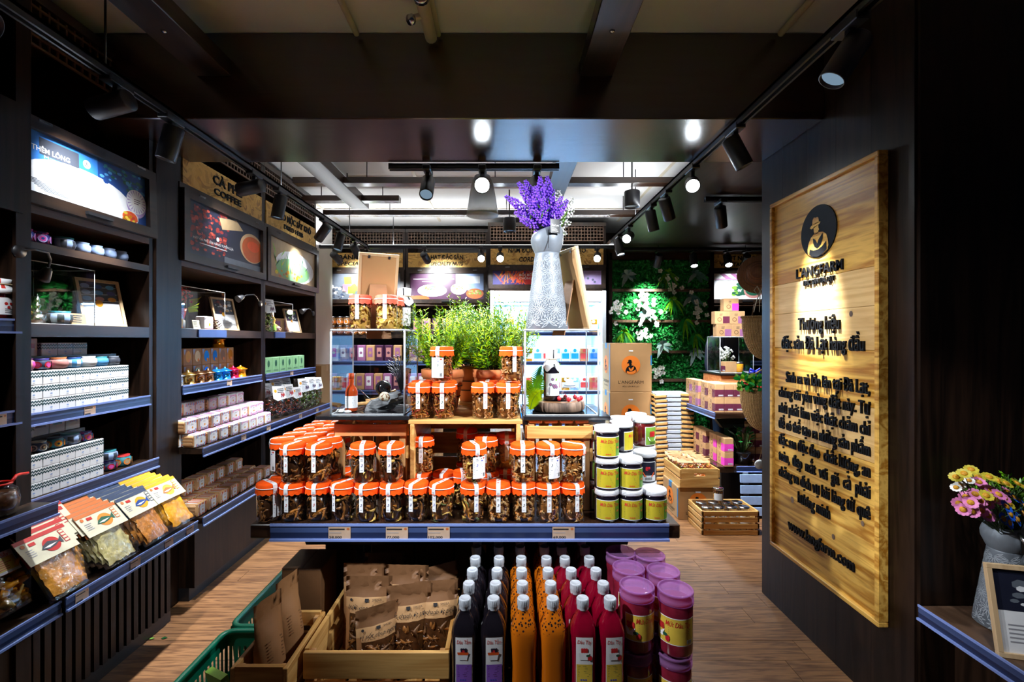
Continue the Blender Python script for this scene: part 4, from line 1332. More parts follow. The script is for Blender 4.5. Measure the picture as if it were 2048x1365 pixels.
# bendy picture lights in the cabinets
def bendy(label, base, pts, head, aim, lit):
    t = thing('gooseneck_lamp', label, 'lamp', base)
    part('base', B().lathe([(.022, 0), (.022, .008), (.0001, .01)], 'black_metal', 14, M=Matrix.Rotation(pi / 2, 4, 'Y')), t)
    q = [Vector(p) - Vector(base) for p in pts]
    part('neck', B().tube(q, .0045, 'black_metal', 8), t)
    d = (Vector(aim) - Vector(pts[-1])).normalized()
    M = Matrix.Translation(q[-1]) @ d.to_track_quat('-Z', 'Y').to_matrix().to_4x4()
    h = part('lamp_head', B().lathe([(.008, .01), (.014, 0), (.022, -.03), (.024, -.042), (.02, -.041)], 'black_metal', 16, M=M), t)
    part('lens', B().lathe([(.0001, -.036), (.02, -.036)], 'lamp_lens' if lit else 'lamp_lens_soft', 16, M=M), h)
    if lit:
        li = bpy.data.lights.new('case_light', 'SPOT')
        li.energy, li.spot_size, li.spot_blend, li.color, li.shadow_soft_size = lit, 1.7, .6, (1.0, .78, .55), .02
        lo = bpy.data.objects.new('case_light', li)
        COL.objects.link(lo)
        lo.parent = t
        lo.location = q[-1] + d * .05
        lo.rotation_euler = d.to_track_quat('-Z', 'Y').to_euler()


bendy('black bendy lamp curving over the pagoda case', (-1.652, 1.56, 1.70), [(-1.65, 1.56, 1.70), (-1.64, 1.6, 1.715), (-1.65, 1.66, 1.715), (-1.68, 1.70, 1.695), (-1.70, 1.71, 1.66)], 0, (-1.85, 1.72, 1.45), 5.0)
bendy('small bendy lamp shining into the berry plant case', (-1.755, 3.29, 1.66), [(-1.755, 3.29, 1.66), (-1.74, 3.22, 1.70), (-1.72, 3.15, 1.71), (-1.725, 3.08, 1.70), (-1.74, 3.05, 1.685)], 0, (-1.87, 2.72, 1.5), 16.0)
bendy('small bendy lamp shining into the yellow figure case', (-1.755, 4.2, 1.64), [(-1.755, 4.2, 1.64), (-1.74, 4.12, 1.67), (-1.73, 4.06, 1.675), (-1.735, 3.99, 1.66)], 0, (-1.87, 3.7, 1.5), 16.0)

# berry case contents
t = thing('berry_plant', 'red berry branches in a red pot inside the display case', 'plant', (-1.89, 2.66, 1.462))
part('stand', B().lathe([(.035, 0), (.035, .05), (.03, .055)], 'acrylic_edge', 14), t)
part('pot', B().lathe([(.028, .056), (.038, .10), (.042, .12), (.036, .12)], 'berry_red', 18), t)
b, s = B(), B()
for i in range(16):
    a, e = R.uniform(0, 2 * pi), R.uniform(.2, 1.1)
    tip = Vector((cos(a) * .07 * sin(e), sin(a) * .1 * sin(e), .13 + .09 * cos(e) + .01))
    s.tube([(0, 0, .11), tip * .7 + Vector((0, 0, .04)), tip], .0015, 'stem_green', 4)
    for k in range(7):
        p = tip + Vector((R.uniform(-.02, .02), R.uniform(-.02, .02), R.uniform(-.03, .015)))
        b.lathe([(.0001, -.006), (.006, 0), (.0001, .006)], 'berry_red', 6, M=Matrix.Translation(p))
part('twig', s, t)
part('berry_spray', b, t, kind='stuff')
b = B()
for i in range(5):
    a = R.uniform(-.5, .5)
    b.add([(.02, .05 + .01 * i, .13), (.05, .09 + .01 * i, .12 + .02 * i), (.03, .13, .11 + .02 * i), (.0, .09, .1 + .02 * i)], [(0, 1, 2, 3)], 'leaf_lime')
part('leaf', b, t, kind='stuff')
CAKE = B().box(-.03, .03, -.045, .045, 0, .08, 'paper', .006)
for i in range(10):
    CAKE.flat(onL(.0304, -.042 + .0085 * i, .066), 0, .005, 0, .008, 0, ('dusty_pink', 'pink')[i % 2])
    CAKE.flat(onL(.0304, -.042 + .0085 * i, .004), 0, .005, 0, .006, 0, ('dusty_pink', 'pink')[i % 2])
CAKE.disc(onL(.0306, 0, .03), 0, 0, .01, .01, 0, 'ochre', 12)
lines(CAKE, onL(.0306, -.02, .058), 0, .04, 0, 2, .007)
CAKE = CAKE.mesh('coffee_packet')
put('coffee_packet', CAKE, 'white and pink packet in the berry case, next to the pine cone', 'packet', (-1.83, 2.80, 1.4625), (0, 0, .1), 'pink packets in the case')
put('coffee_packet', CAKE, 'white and pink packet in the berry case, nearest the dark post', 'packet', (-1.83, 2.53, 1.4625), (0, 0, -.1), 'pink packets in the case')
b = B().box(-.002, .002, -.032, .032, 0, .055, 'card_cream', .0006)
lines(b, onL(.0023, -.026, .046), 0, .05, 0, 4, .009, 'dark_ink')
put('name_card', b.mesh('name_card'), 'small cream card standing in the berry case', 'card', (-1.82, 2.72, 1.4625), (0, -.2, 0))
b = B()
for i in range(60):
    a, z = i * 2.4, .06 * i / 60
    r = .03 * sin(pi * (.15 + .8 * i / 60))
    c = Vector((cos(a) * r, sin(a) * r, z))
    d = Vector((cos(a), sin(a), .5)) * .014
    s = Vector((-sin(a), cos(a), 0)) * .008
    b.add([c - s, c + s, c + d + s * .6, c + d - s * .6], [(0, 1, 2, 3)], 'pine_cone')
put('pine_cone', b.mesh('pine_cone'), 'dark pine cone beside the pink packet in the case', 'pine cone', (-1.82, 2.885, 1.463))


# pouches: a pillow of two sheets; ms(u, v) picks the print
def pouch(b, w, h, t, ms, nx=8, ny=12, fn=None, pinch=.6, top=.12, wob=0.0, seed=0):
    rg = random.Random(seed)
    fn = fn or (lambda x, y, z: (x, -z, y))
    for side in (1, -1):
        vs = []
        for j in range(ny + 1):
            v = j / ny
            bulge = (sin(pi * min(1, v / (1 - top)) ** .75) ** pinch if v < 1 - top else 0)
            if v < .5: bulge = max(bulge, .55 * (1 - v * 2) + bulge * v * 2) if True else bulge
            for i in range(nx + 1):
                u = i / nx * 2 - 1
                z = side * t / 2 * bulge * (1 - abs(u) ** 2.2) + (rg.uniform(-wob, wob) if 0 < i < nx else 0)
                vs.append(fn(u * w / 2 * (1 - .04 * bulge), v * h, z))
        for j in range(ny):
            for i in range(nx):
                f = (j * (nx + 1) + i, j * (nx + 1) + i + 1, (j + 1) * (nx + 1) + i + 1, (j + 1) * (nx + 1) + i)
                if side < 0: f = f[::-1]
                q = [vs[k] for k in f]
                b.add(q, [(0, 1, 2, 3)], ms(i / nx + .5 / nx, j / ny + .5 / ny) if callable(ms) else ms, False)
    return b


def weld(b):
    """join the doubled corners so that a pouch shades as one skin"""
    key, remap, nv = {}, [], []
    for p in b.v:
        k = (round(p[0], 5), round(p[1], 5), round(p[2], 5))
        if k not in key:
            key[k] = len(nv)
            nv.append(p)
        remap.append(key[k])
    b.v = nv
    b.f = [[remap[i] for i in f] for f in b.f]
    b.s = [True] * len(b.s)
    return b


def clutter(n, r, z0, z1, mats, l=.03, wd=.006, seed=0, box=None, curl=1.0):
    """a heap of bent strips inside a jar (r) or a box (half x, half y)"""
    rg = random.Random(seed)
    b = B()
    for i in range(n):
        if box:
            c = Vector((rg.uniform(-box[0], box[0]), rg.uniform(-box[1], box[1]), rg.uniform(z0, z1)))
        else:
            a, q = rg.uniform(0, 2 * pi), r * math.sqrt(rg.uniform(.25, 1))
            c = Vector((cos(a) * q, sin(a) * q, rg.uniform(z0, z1)))
        d = Vector((rg.gauss(0, 1), rg.gauss(0, 1), rg.gauss(0, .7))).normalized()
        n_ = d.cross(Vector((rg.gauss(0, 1), rg.gauss(0, 1), rg.gauss(0, 1)))).normalized()
        s = d.cross(n_)
        L_ = l * rg.uniform(.6, 1.3)
        k = 4
        vs = []
        for j in range(k + 1):
            u = j / k * 2 - 1
            p = c + d * (u * L_ / 2) + n_ * (curl * L_ * .3 * (1 - u * u))
            w = wd * rg.uniform(.8, 1.2) * (1.1 - abs(u) * .7) / 2
            for o in (s * w, n_ * w * .8, -s * w, -n_ * w * .8):
                x = p + o
                if not box:
                    rr = math.hypot(x.x, x.y)
                    if rr > r: x = Vector((x.x * r / rr, x.y * r / rr, x.z))
                x.z = min(max(x.z, z0 - .002), z1 + .006)
                vs.append(x)
        b.add(vs, [(j * 4 + q, j * 4 + (q + 1) % 4, (j + 1) * 4 + (q + 1) % 4, (j + 1) * 4 + q) for j in range(k) for q in range(4)], rg.choice(mats), True)
    return b


# coffee drippers and their boxes
def phin(m):
    b = B().lathe([(.046, 0), (.047, .002), (.034, .004), (.033, .05), (.043, .052), (.043, .055), (.032, .058), (.018, .068), (.006, .071), (.0065, .078), (.0001, .08)], m, 24)
    return b.mesh('coffee_dripper')


for i, (m, y, lb) in enumerate((('silver', 2.52, 'silver'), ('gold', 2.61, 'shiny gold'), ('bronze', 2.70, 'bronze'), ('bronze', 2.785, 'pale bronze'), ('anodised_blue', 2.87, 'bright blue'), ('anodised_blue', 2.955, 'second bright blue'), ('anodised_red', 3.045, 'dark red'), ('anodised_orange', 3.13, 'orange'))):
    put('coffee_dripper', phin(m), lb + ' metal coffee dripper on the shelf edge below the berry case', 'coffee dripper', (-1.80, y, 1.1475), None, 'coffee drippers')
put('coffee_dripper', phin('anodised_orange'), 'orange metal coffee dripper standing on top of the kraft boxes', 'coffee dripper', (-1.88, 3.02, 1.1475 + .202), None, 'coffee drippers')
for tr in range(2):
    for i, (m, nm) in enumerate((('silver', 'silver'), ('gold', 'gold'), ('gold', 'yellow gold'), ('bronze', 'grey bronze'), ('anodised_blue', 'blue'), ('anodised_blue', 'second blue'), ('kraft_dark', 'dark brown'), ('anodised_orange', 'orange'))):
        b = B().box(-.04, .04, -.0385, .0385, 0, .1, 'kraft', .002)
        b.disc(onL(.0404, .003, .052), 0, 0, .023, .034, 0, m if m != 'gold' else 'ochre', 18)
        b.poly([onL(.0402, 0, 0)(-.036, .095, 0), onL(.0402, 0, 0)(-.015, .095, 0), onL(.0402, 0, 0)(-.03, .06, 0)], 'powder')
        b.disc(onL(.0406, .01, .03), 0, 0, .008, .01, 0, 'band_orange', 10)
        put('dripper_box', b.mesh('dripper_box'), 'kraft box printed with a %s dripper, %s row of boxes' % (nm, ['lower', 'upper'][tr]), 'box', (-1.895, 2.525 + i * .083, 1.1475 + tr * .1005), (0, 0, R.uniform(-.03, .03)), 'dripper boxes')


# kraft cake packs
def kraft_pack(c1, c2, sl):
    body = B().box(-.039, .039, -.047, .047, 0, .074, 'kraft_pale', .014)
    for z in (.02, .037, .054):
        body.box(-.03, .03, -.0478, -.0466, z - .003, z + .003, 'kraft')
    s = B()
    s.box(-.0402, .0402, -.039, .041, .001, .0748, sl, .006)
    for i in range(9):
        y = -.035 + .0082 * i
        m = (c1 if i % 2 else c2) if sl == 'paper' else ('paper', c1, c2)[i % 3]
        for f in (onL(.0405, y, .052), onL(.0405, y, .006)):
            s.poly([f(0, 0, 0), f(.0055, 0, 0), f(.0085, .016, 0), f(.003, .016, 0)], m)
        s.poly([(.033, y, .0751), (.033, y + .0055, .0751), (-.033, y + .009, .0751), (-.033, y + .003, .0751)], m)
    l = B().flat(onL(.0409, -.020, .014), 0, .042, 0, .044, 0, 'paper')
    l.disc(onL(.0411, .003, .03), 0, 0, .006, .006, 0, 'ochre', 12)
    lines(l, onL(.0411, -.01, .052), 0, .026, 0, 2, .005)
    return [('paper_body', body.mesh('paper_body')), ('sleeve', s.mesh('sleeve'), None, [('front_label', l.mesh('front_label'))])]


KP = [kraft_pack('pot_blue', 'crimson', 'paper'), kraft_pack('pink', 'lilac', 'paper'), kraft_pack('crimson', 'band_orange', 'kraft_pale')]
rows = [(.817, -1.69, 0, 8, 'bottom front row', 2.505), (.817, -1.778, 0, 8, 'bottom second row', 2.50), (.817 + .0765, -1.735, 1, 8, 'second layer front row', 2.495), (.817 + .0765, -1.825, 1, 8, 'second layer back row', 2.51), (.817 + .153, -1.835, 2, 7, 'topmost row', 2.52)]
for z, x, k, n_, rw, y0 in rows:
    for i in range(n_):
        y = y0 + i * .1
        put('coffee_pack', KP[0 if (i < 4 if k < 2 else i < 3) else 1], '%s striped kraft pack, %s from the near post, %s, middle shelf' % (('blue-red', 'pink')[0 if (i < 4 if k < 2 else i < 3) else 1], ORD[i], rw), 'packet',
            (x + R.uniform(-.007, .007), y, z + .0005), (0, 0, R.uniform(-.09, .09)), 'striped kraft packs on the middle shelf')
for z, x, n_, rw, y0 in ((.444, -1.69, 8, 'bottom front row', 2.505), (.444, -1.785, 8, 'bottom second row', 2.50), (.444, -1.88, 8, 'bottom back row', 2.50), (.444 + .0765, -1.83, 7, 'upper row', 2.51)):
    for i in range(n_):
        put('coffee_pack', KP[2], 'brown-red striped kraft pack, %s from the near post, %s, lowest shelf' % (ORD[i], rw), 'packet', (x + R.uniform(-.004, .004), y0 + i * .0985, z + .0005), (0, 0, R.uniform(-.07, .07)), 'brown-red kraft packs on the lowest shelf')

# green boxes
b = B().box(-.05, .05, -.0545, .0545, 0, .118, 'mint', .002)
b.disc(onL(.0504, 0, .073), 0, 0, .017, .026, 0, 'forest', 16)
b.flat(onL(.0504, -.001, .035), 0, .002, 0, .02, 0, 'forest')
lines(b, onL(.0504, -.035, .025), 0, .07, 0, 2, .007, 'forest')
GB = b.mesh('herb_box')
for i in range(6):
    put('herb_box', GB, 'pale green box with a leaf print, %s from the coffee cabinet' % ORD[i], 'box', (-1.81, 3.425 + i * .111, 1.1475), (0, 0, R.uniform(-.02, .02)), 'green herb boxes')


def herb_bag(w, h, t, mats, seed, flower):
    f = B()
    pouch(f, w, h, t, 'film', 6, 8, wob=.003, seed=seed, top=.05)
    weld(f)
    c = clutter(90, 1, h * .04, h * .62, mats, .03, .011, seed, (w * .4, t * .34))
    k = B()
    fn = lambda x, y, z: (x, -t * .30 * max(0, (1 - y / (h * .5))) - z - .012, h * .55 + y)
    k.poly([fn(-w * .38, 0.02, 0), fn(-w * .15, 0, 0), fn(w * .38, .012, 0), fn(w * .36, h * .43, 0), fn(-w * .34, h * .45, 0)], 'paper')
    k.disc(fn, -w * .2, h * .3, .012, .012, .001, 'ochre', 12)
    lines(k, fn, -w * .1, w * .3, h * .36, 3, .012, 'dark_ink', .001)
    for q in range(4):
        k.poly([fn(w * (.05 + .06 * q), .02 + .02 * (q % 2), .001), fn(w * (.14 + .06 * q), .028, .0012), fn(w * (.1 + .06 * q), .06, .001)], flower)
    return [('film_bag', f.mesh('film_bag')), ('contents', c.mesh('contents'), 'stuff'), ('header_card', k.mesh('header_card'))]


HB = [herb_bag(.15, .24, .1, ['food_red', 'night', 'food_dark'], 3, 'crimson'), herb_bag(.16, .26, .11, ['food_green', 'sprout', 'card_cream'], 5, 'plum')]
for k, y, x, z, s, lb in ((0, 3.42, -1.70, .817, 1, 'red hibiscus bag with white card, nearest the coffee packs'), (0, 3.56, -1.70, .817, 1, 'red hibiscus bag with large white card in the front row'), (0, 3.70, -1.69, .817, .85, 'shorter red hibiscus bag before the green bags'),
                       (1, 3.86, -1.71, .817, 1, 'green dried herb bag beside the hibiscus bags'), (1, 4.0, -1.71, .817, 1, 'green dried herb bag in the middle of three'), (1, 4.14, -1.71, .817, .95, 'green dried herb bag at the shelf end'),
                       (0, 3.5, -1.85, .817, 1.05, 'dark herb bag behind the first hibiscus bag'), (1, 3.68, -1.85, .817, 1.05, 'herb bag with a pale card in the back row'), (1, 3.82, -1.85, .817, 1.05, 'back row herb bag behind the green ones')):
    put('herb_bag', HB[k], lb, 'bag', (x, y, z + .0005), (0, 0, radians(68)), 'dried herb bags', s)
put('herb_bag', HB[1], 'large green herb bag in front of the yellow figure case', 'bag', (-1.80, 3.46, 1.4615), (0, 0, radians(70)), 'dried herb bags', .95)
# yellow figure in the case
b = B().lathe([(.028, 0), (.03, .02), (.022, .06), (.016, .075), (.02, .085), (.022, .1), (.014, .118), (.0001, .122)], lambda i, j: 'lime' if j < 2 else 'lemon' if j < 4 else 'ochre', 16)
for s in (-1, 1):
    b.tube([(0, s * .01, .115), (0, s * .018, .15)], .004, 'ochre', 6)
    b.tube([(0, s * .02, .07), (.02, s * .035, .05)], .006, 'lemon', 6)
put('figurine', b.mesh('figurine'), 'small yellow and green figurine in the clear case', 'ornament', (-1.86, 3.68, 1.4625))
put('rock', rock(.04, (1.2, 1.6, .7), 'log_slice', 9).mesh('rock'), 'brown bark piece beside the yellow figurine', 'rock', (-1.9, 3.8, 1.4625))


# dried squid packs on the slanted lowest shelf
def squid_pack(edge, disc, body, cont, seed):
    w, h = .172, .236
    a = radians(32)
    fn = lambda x, y, z: (-sin(a) * y + cos(a) * z, x, cos(a) * y + sin(a) * z)
    f = weld(pouch(B(), w, h * .9, .034, 'film', 6, 8, fn, wob=.0025, seed=seed, top=.1))
    rg = random.Random(seed)
    c = B()
    nx, ny = 9, 9
    for side in (1, -1):
        vs = [fn(-.064 + .128 * i / nx + rg.uniform(-.004, .004), .012 + .15 * j / ny + rg.uniform(-.004, .004), side * (.007 + (rg.uniform(-.004, .006) if side > 0 else 0) - (.005 if i in (0, nx) or j in (0, ny) else 0))) for j in range(ny + 1) for i in range(nx + 1)]
        c.add(vs, [(j * (nx + 1) + i, j * (nx + 1) + i + 1, (j + 1) * (nx + 1) + i + 1, (j + 1) * (nx + 1) + i) for j in range(ny) for i in range(nx)], cont, True)
    k = B()
    g = lambda x, y, z: fn(x, h - .098 + y, .019 + z - .016 * y / .1)
    k.add([g(-.09, 0, 0), g(.09, 0, 0), g(.09, .1, 0), g(-.09, .1, 0), g(-.09, 0, -.002), g(.09, 0, -.002), g(.09, .1, -.002), g(-.09, .1, -.002)], [(0, 1, 2, 3), (0, 1, 5, 4), (1, 2, 6, 5), (3, 0, 4, 7)], 'card_cream')
    k.add([g(-.09, .1, -.003), g(.09, .1, -.003), g(.09, .1, .001), g(-.09, .1, .001), g(.09, .085, .001), g(-.09, .085, .001), g(-.09, .0, -.012), g(.09, .0, -.012)], [(0, 1, 2, 3), (3, 2, 4, 5), (0, 1, 7, 6)], edge)
    k.disc(g, .012, .045, .03, .028, .0012, disc, 20)
    k.poly([g(-.028, .038, .002), g(-.018, .05, .002), g(.004, .06, .002), (g(.026, .053, .002)), g(.036, .048, .002), g(.052, .062, .002), g(.05, .046, .002), g(.05, .032, .002), g(.036, .042, .002), g(.02, .034, .002), g(-.004, .03, .002)], body)
    k.poly([g(-.02, .04, .0022), g(0, .036, .0022), g(.03, .044, .0022), g(0, .044, .0022)], 'pale')
    k.flat(g, .055, .073, .03, .082, .0014, edge)
    for q in range(4):
        k.flat(g, .057, .071, .033 + .0125 * q, .041 + .0125 * q, .0018, 'card_cream')
    k.flat(g, -.052, -.03, .066, .078, .0014, 'crimson')
    k.disc(g, -.07, .075, .007, .007, .0014, 'sienna', 10)
    lines(k, g, -.074, -.045, .055, 4, .008, 'grey_ink', .0014)
    return [('film_bag', f.mesh('film_bag')), ('contents', c.mesh('contents')), ('header_card', k.mesh('header_card'))]


SQ = [squid_pack('brick_red', 'crimson', 'charcoal', 'squid', 2), squid_pack('sienna', 'band_orange', 'forest', 'squid_pale', 4), squid_pack('steel_blue', 'ochre', 'deep_blue', 'food_amber', 6), squid_pack('ochre', 'lemon', 'sienna', 'mango', 8)]
for k, (nm, y, sx, sy, sz, n_) in enumerate((('red-edged', 1.625, -.018, .014, .016, 5), ('brown-edged', 1.842, -.018, -.01, .010, 7), ('navy-edged', 2.03, -.018, -.012, .010, 6), ('yellow-edged', 2.19, -.018, -.014, .010, 5))):
    for i in range(n_):
        put('dried_squid_pack', SQ[k], '%s header card pack of dried fish, %s' % (nm, 'frontmost of its file' if i == 0 else '%s behind the front one' % ORD[i - 1]), 'packet', (-1.525 + sx * i, y + sy * i, .513 + sz * i + (.003 * k)), (0, 0, R.uniform(-.03, .03)), 'dried fish packs')
# mango bags at the picture's edge
fn = lambda x, y, z: (-sin(.6) * y + cos(.6) * z, x, cos(.6) * y + sin(.6) * z)
mb = [('film_bag', weld(pouch(B(), .2, .25, .08, 'film', 7, 9, fn, wob=.004, seed=5)).mesh('film_bag')),
      ]
mc = clutter(70, 1, .015, .16, ['mango', 'mango', 'food_gold', 'ochre'], .06, .035, 4, (.082, .022), curl=.6)
mc.v = [fn(x, z, y) for x, y, z in mc.v]
mb.append(('contents', mc.mesh('contents'), 'stuff'))
b = B()
g = lambda x, y, z: fn(x, y, .046 + z)
b.flat(g, -.01, .075, .115, .19, 0, 'paper')
b.flat(g, -.006, .071, .124, .17, .0006, 'label_gold')
b.text('Xoài Sấy', g, 'label_red', .012, .06, .032, .178, .0012, shear=.2)
lines(b, g, 0, .06, .16, 5, .007, 'label_red', .0012)
mb.append(('paper_label', b.mesh('paper_label')))
put('mango_bag', mb, 'clear bag of dried mango next to the fish packs', 'bag', (-1.60, 1.47, .515), (0, 0, -.05), 'mango bags')
put('mango_bag', mb, 'clear bag of dried mango cut by the picture edge', 'bag', (-1.59, 1.28, .515), (0, 0, .05), 'mango bags')
# near cabinet: jam jar, tied jar
j = [('glass_body', B().lathe([(.026, 0), (.033, .006), (.033, .10), (.026, .118)], 'strawberry_jam', 20).mesh('glass_body')),
     ('cloth_cover', B().lathe([(.04, .088), (.036, .105), (.027, .118), (.029, .122), (.03, .138), (.0001, .142)], lambda i, j: 'label_red' if (i * 3 + j * 5) % 7 == 0 else 'paper', 20).mesh('cloth_cover'), None,
      [('twine', B().tube([(.029 * cos(a * .5), .029 * sin(a * .5), .12) for a in range(13)], .002, 'tan', 5, closed=True).tube([(.03, 0, .12), (.045, .03, .122)], .0015, 'tan', 4).mesh('twine'))])]
b = B().patch(.0334, .3, 2.6, .018, .075, 'paper', 12)
for q in range(5):
    b.disc(onCyl(.0337, 1.0 + .22 * q, .055 - .012 * (q % 2)), 0, 0, .005, .005, 0, 'crimson', 10)
for q in range(3):
    b.patch(.0337, .9, 2.0, .036 - .006 * q, .038 - .006 * q, 'dark_ink', 6)
j.append(('paper_label', b.mesh('paper_label')))
put('jam_jar', j, 'red jam jar with dotted cloth cover on the near shelf', 'jar', (XB - .045, 1.55, 1.4665), (0, 0, .35), 'near cabinet jars')
j = [('glass_body', B().lathe([(.03, 0), (.045, .01), (.052, .05), (.045, .085), (.028, .10), (.03, .108)], 'jar_glass', 20).mesh('glass_body')),
     ('contents', B().lathe([(.0001, .004), (.042, .012), (.048, .05), (.04, .075), (.0001, .08)], 'food_dark', 16).mesh('contents')),
     ('ribbon', B().tube([(.031 * cos(a * .5), .031 * sin(a * .5), .103) for a in range(13)], .004, 'ribbon_red', 5, closed=True).tube([(.03, 0, .105), (.035, .03, .118), (.04, .06, .115), (.05, .085, .11)], .005, 'ribbon_red', 5).mesh('ribbon'))]
put('tied_jar', j, 'round dark jar tied with a red ribbon on the near shelf', 'jar', (XB + .04, 1.47, .8355), (0, 0, .6), 'near cabinet jars')
# far cabinets: small jars and packs
sj = [('glass_body', B().lathe([(.036, 0), (.04, .004), (.04, .085), (.036, .09)], 'food_brown', 16).mesh('glass_body')), ('lid', B().lathe([(.041, .088), (.041, .105), (.0001, .107)], 'steel', 16).mesh('lid'))]
b = B().patch(.0405, -2.8, 2.8, .025, .055, 'band_orange', 16)
b.disc(onCyl(.041, 0, .045), 0, 0, .026, .03, 0, 'paper', 16)
sj.append(('paper_label', b.mesh('paper_label')))
for tr in range(2):
    for i in range(8):
        put('nut_jar', sj, 'small jar with an orange band, %s from the white pier, %s layer, sweets cabinet' % (ORD[i], ['bottom', 'top'][tr]), 'jar', (-2.03 + i * .084, 5.42, 1.4615 + tr * .1075), None, 'jars in the sweets cabinet')
pm = []
for a, c in (('mauve', 'paper'), ('maroon', 'paper'), ('kraft_pale', 'mauve'), ('paper', 'hot_pink'), ('plum', 'dusty_pink')):
    b = B().box(-.05, .05, -.03, .03, 0, .19, a, .008)
    b.flat(onB(-.0304, -.028, .05), 0, .056, 0, .11, 0, c)
    b.disc(onB(-.0306, 0, .1), 0, 0, .016, .016, 0, a, 12)
    pm.append(b.mesh('sweet_pack'))
for cx, nm in ((-2.10, 'sweets'), (-1.165, 'nuts')):
    for z, sh in ((1.147, 'eye level'), (.817, 'middle'), (.444, 'low')):
        for i in range(8):
            put('sweet_pack', R.choice(pm), 'tall pack, %s from the pier side, %s shelf, %s cabinet' % (ORD[i], sh, nm), 'packet', (cx + .09 + i * .107, 5.43 - (.06 if z < 1 else 0), z + .0005), (0, 0, R.uniform(-.08, .08)), 'tall packs in the far cabinets')
for i in range(7):
    put('sweet_pack', pm[2 if i % 2 else 4], 'tall pack on the top shelf of the nuts cabinet, %s from the sweets side' % ORD[i], 'packet', (-1.05 + i * .12, 5.44, 1.4615), None, 'tall packs in the far cabinets')
tb = B().box(-.022, .022, -.018, .018, 0, .12, 'paper', .006)
tb.disc(onB(-.0184, 0, .06), 0, 0, .014, .02, 0, 'forest', 12)
tb = tb.mesh('powder_box')
for i, (x, z, lb) in enumerate(((2.45, 1.5, 'white powder box with a green print by the plant wall, higher shelf'), (2.53, 1.5, 'second white powder box on the higher shelf'), (2.45, 1.147, 'white powder tube box on the shelf below, by the plant wall'))):
    put('powder_box', tb, lb, 'box', (x, 5.44, z + .0005), (0, 0, .1), 'powder boxes')


# ---------------------------------------------------------------- the display table in the middle
TZ = .82
t = thing('display_table', 'long dark display table of orange-capped jars in the middle of the shop', 'table', (0, 0, 0))
part('tabletop', B().box(-.80, .549, 1.442, 2.28, TZ - .044, TZ, 'dark_wood_x', .003), t)
rail(t, lambda a, u, o: (-.733 + a, 1.442 - o, u), 1.245, TZ, [(.217, '58,000'), (.396, '77,000'), (.526, '102,000'), (.9155, '69,000')], .045, tk=1.33)
for y in (1.66, 2.12):
    part('apron', B().add([(-.758, y, .775), (.478, y, .775), (.442, y, .66), (-.718, y, .66), (-.758, y + .04, .775), (.478, y + .04, .775), (.442, y + .04, .66), (-.718, y + .04, .66)],
                          [(0, 1, 2, 3), (7, 6, 5, 4), (0, 4, 5, 1), (1, 5, 6, 2), (2, 6, 7, 3), (3, 7, 4, 0)], 'black_metal'), t)
    for x in (-.62, .37):
        part('leg', B().box(x - .045, x + .045, y + .04, y + .12, .40, .775, 'black_metal', .004), t)
part('lower_shelf', B().box(-.735, .553, 1.09, 2.24, .34, .40, 'dark_wood_x', .004), t)
part('back_panel', B().box(-.735, .553, 2.2, 2.22, .40, .775, 'black_metal'), t)  # added dark sheet, keeps the space under the table dark
part('plinth', B().box(-.70, .51, 1.13, 2.2, 0, .34, 'black_metal', .004), t)


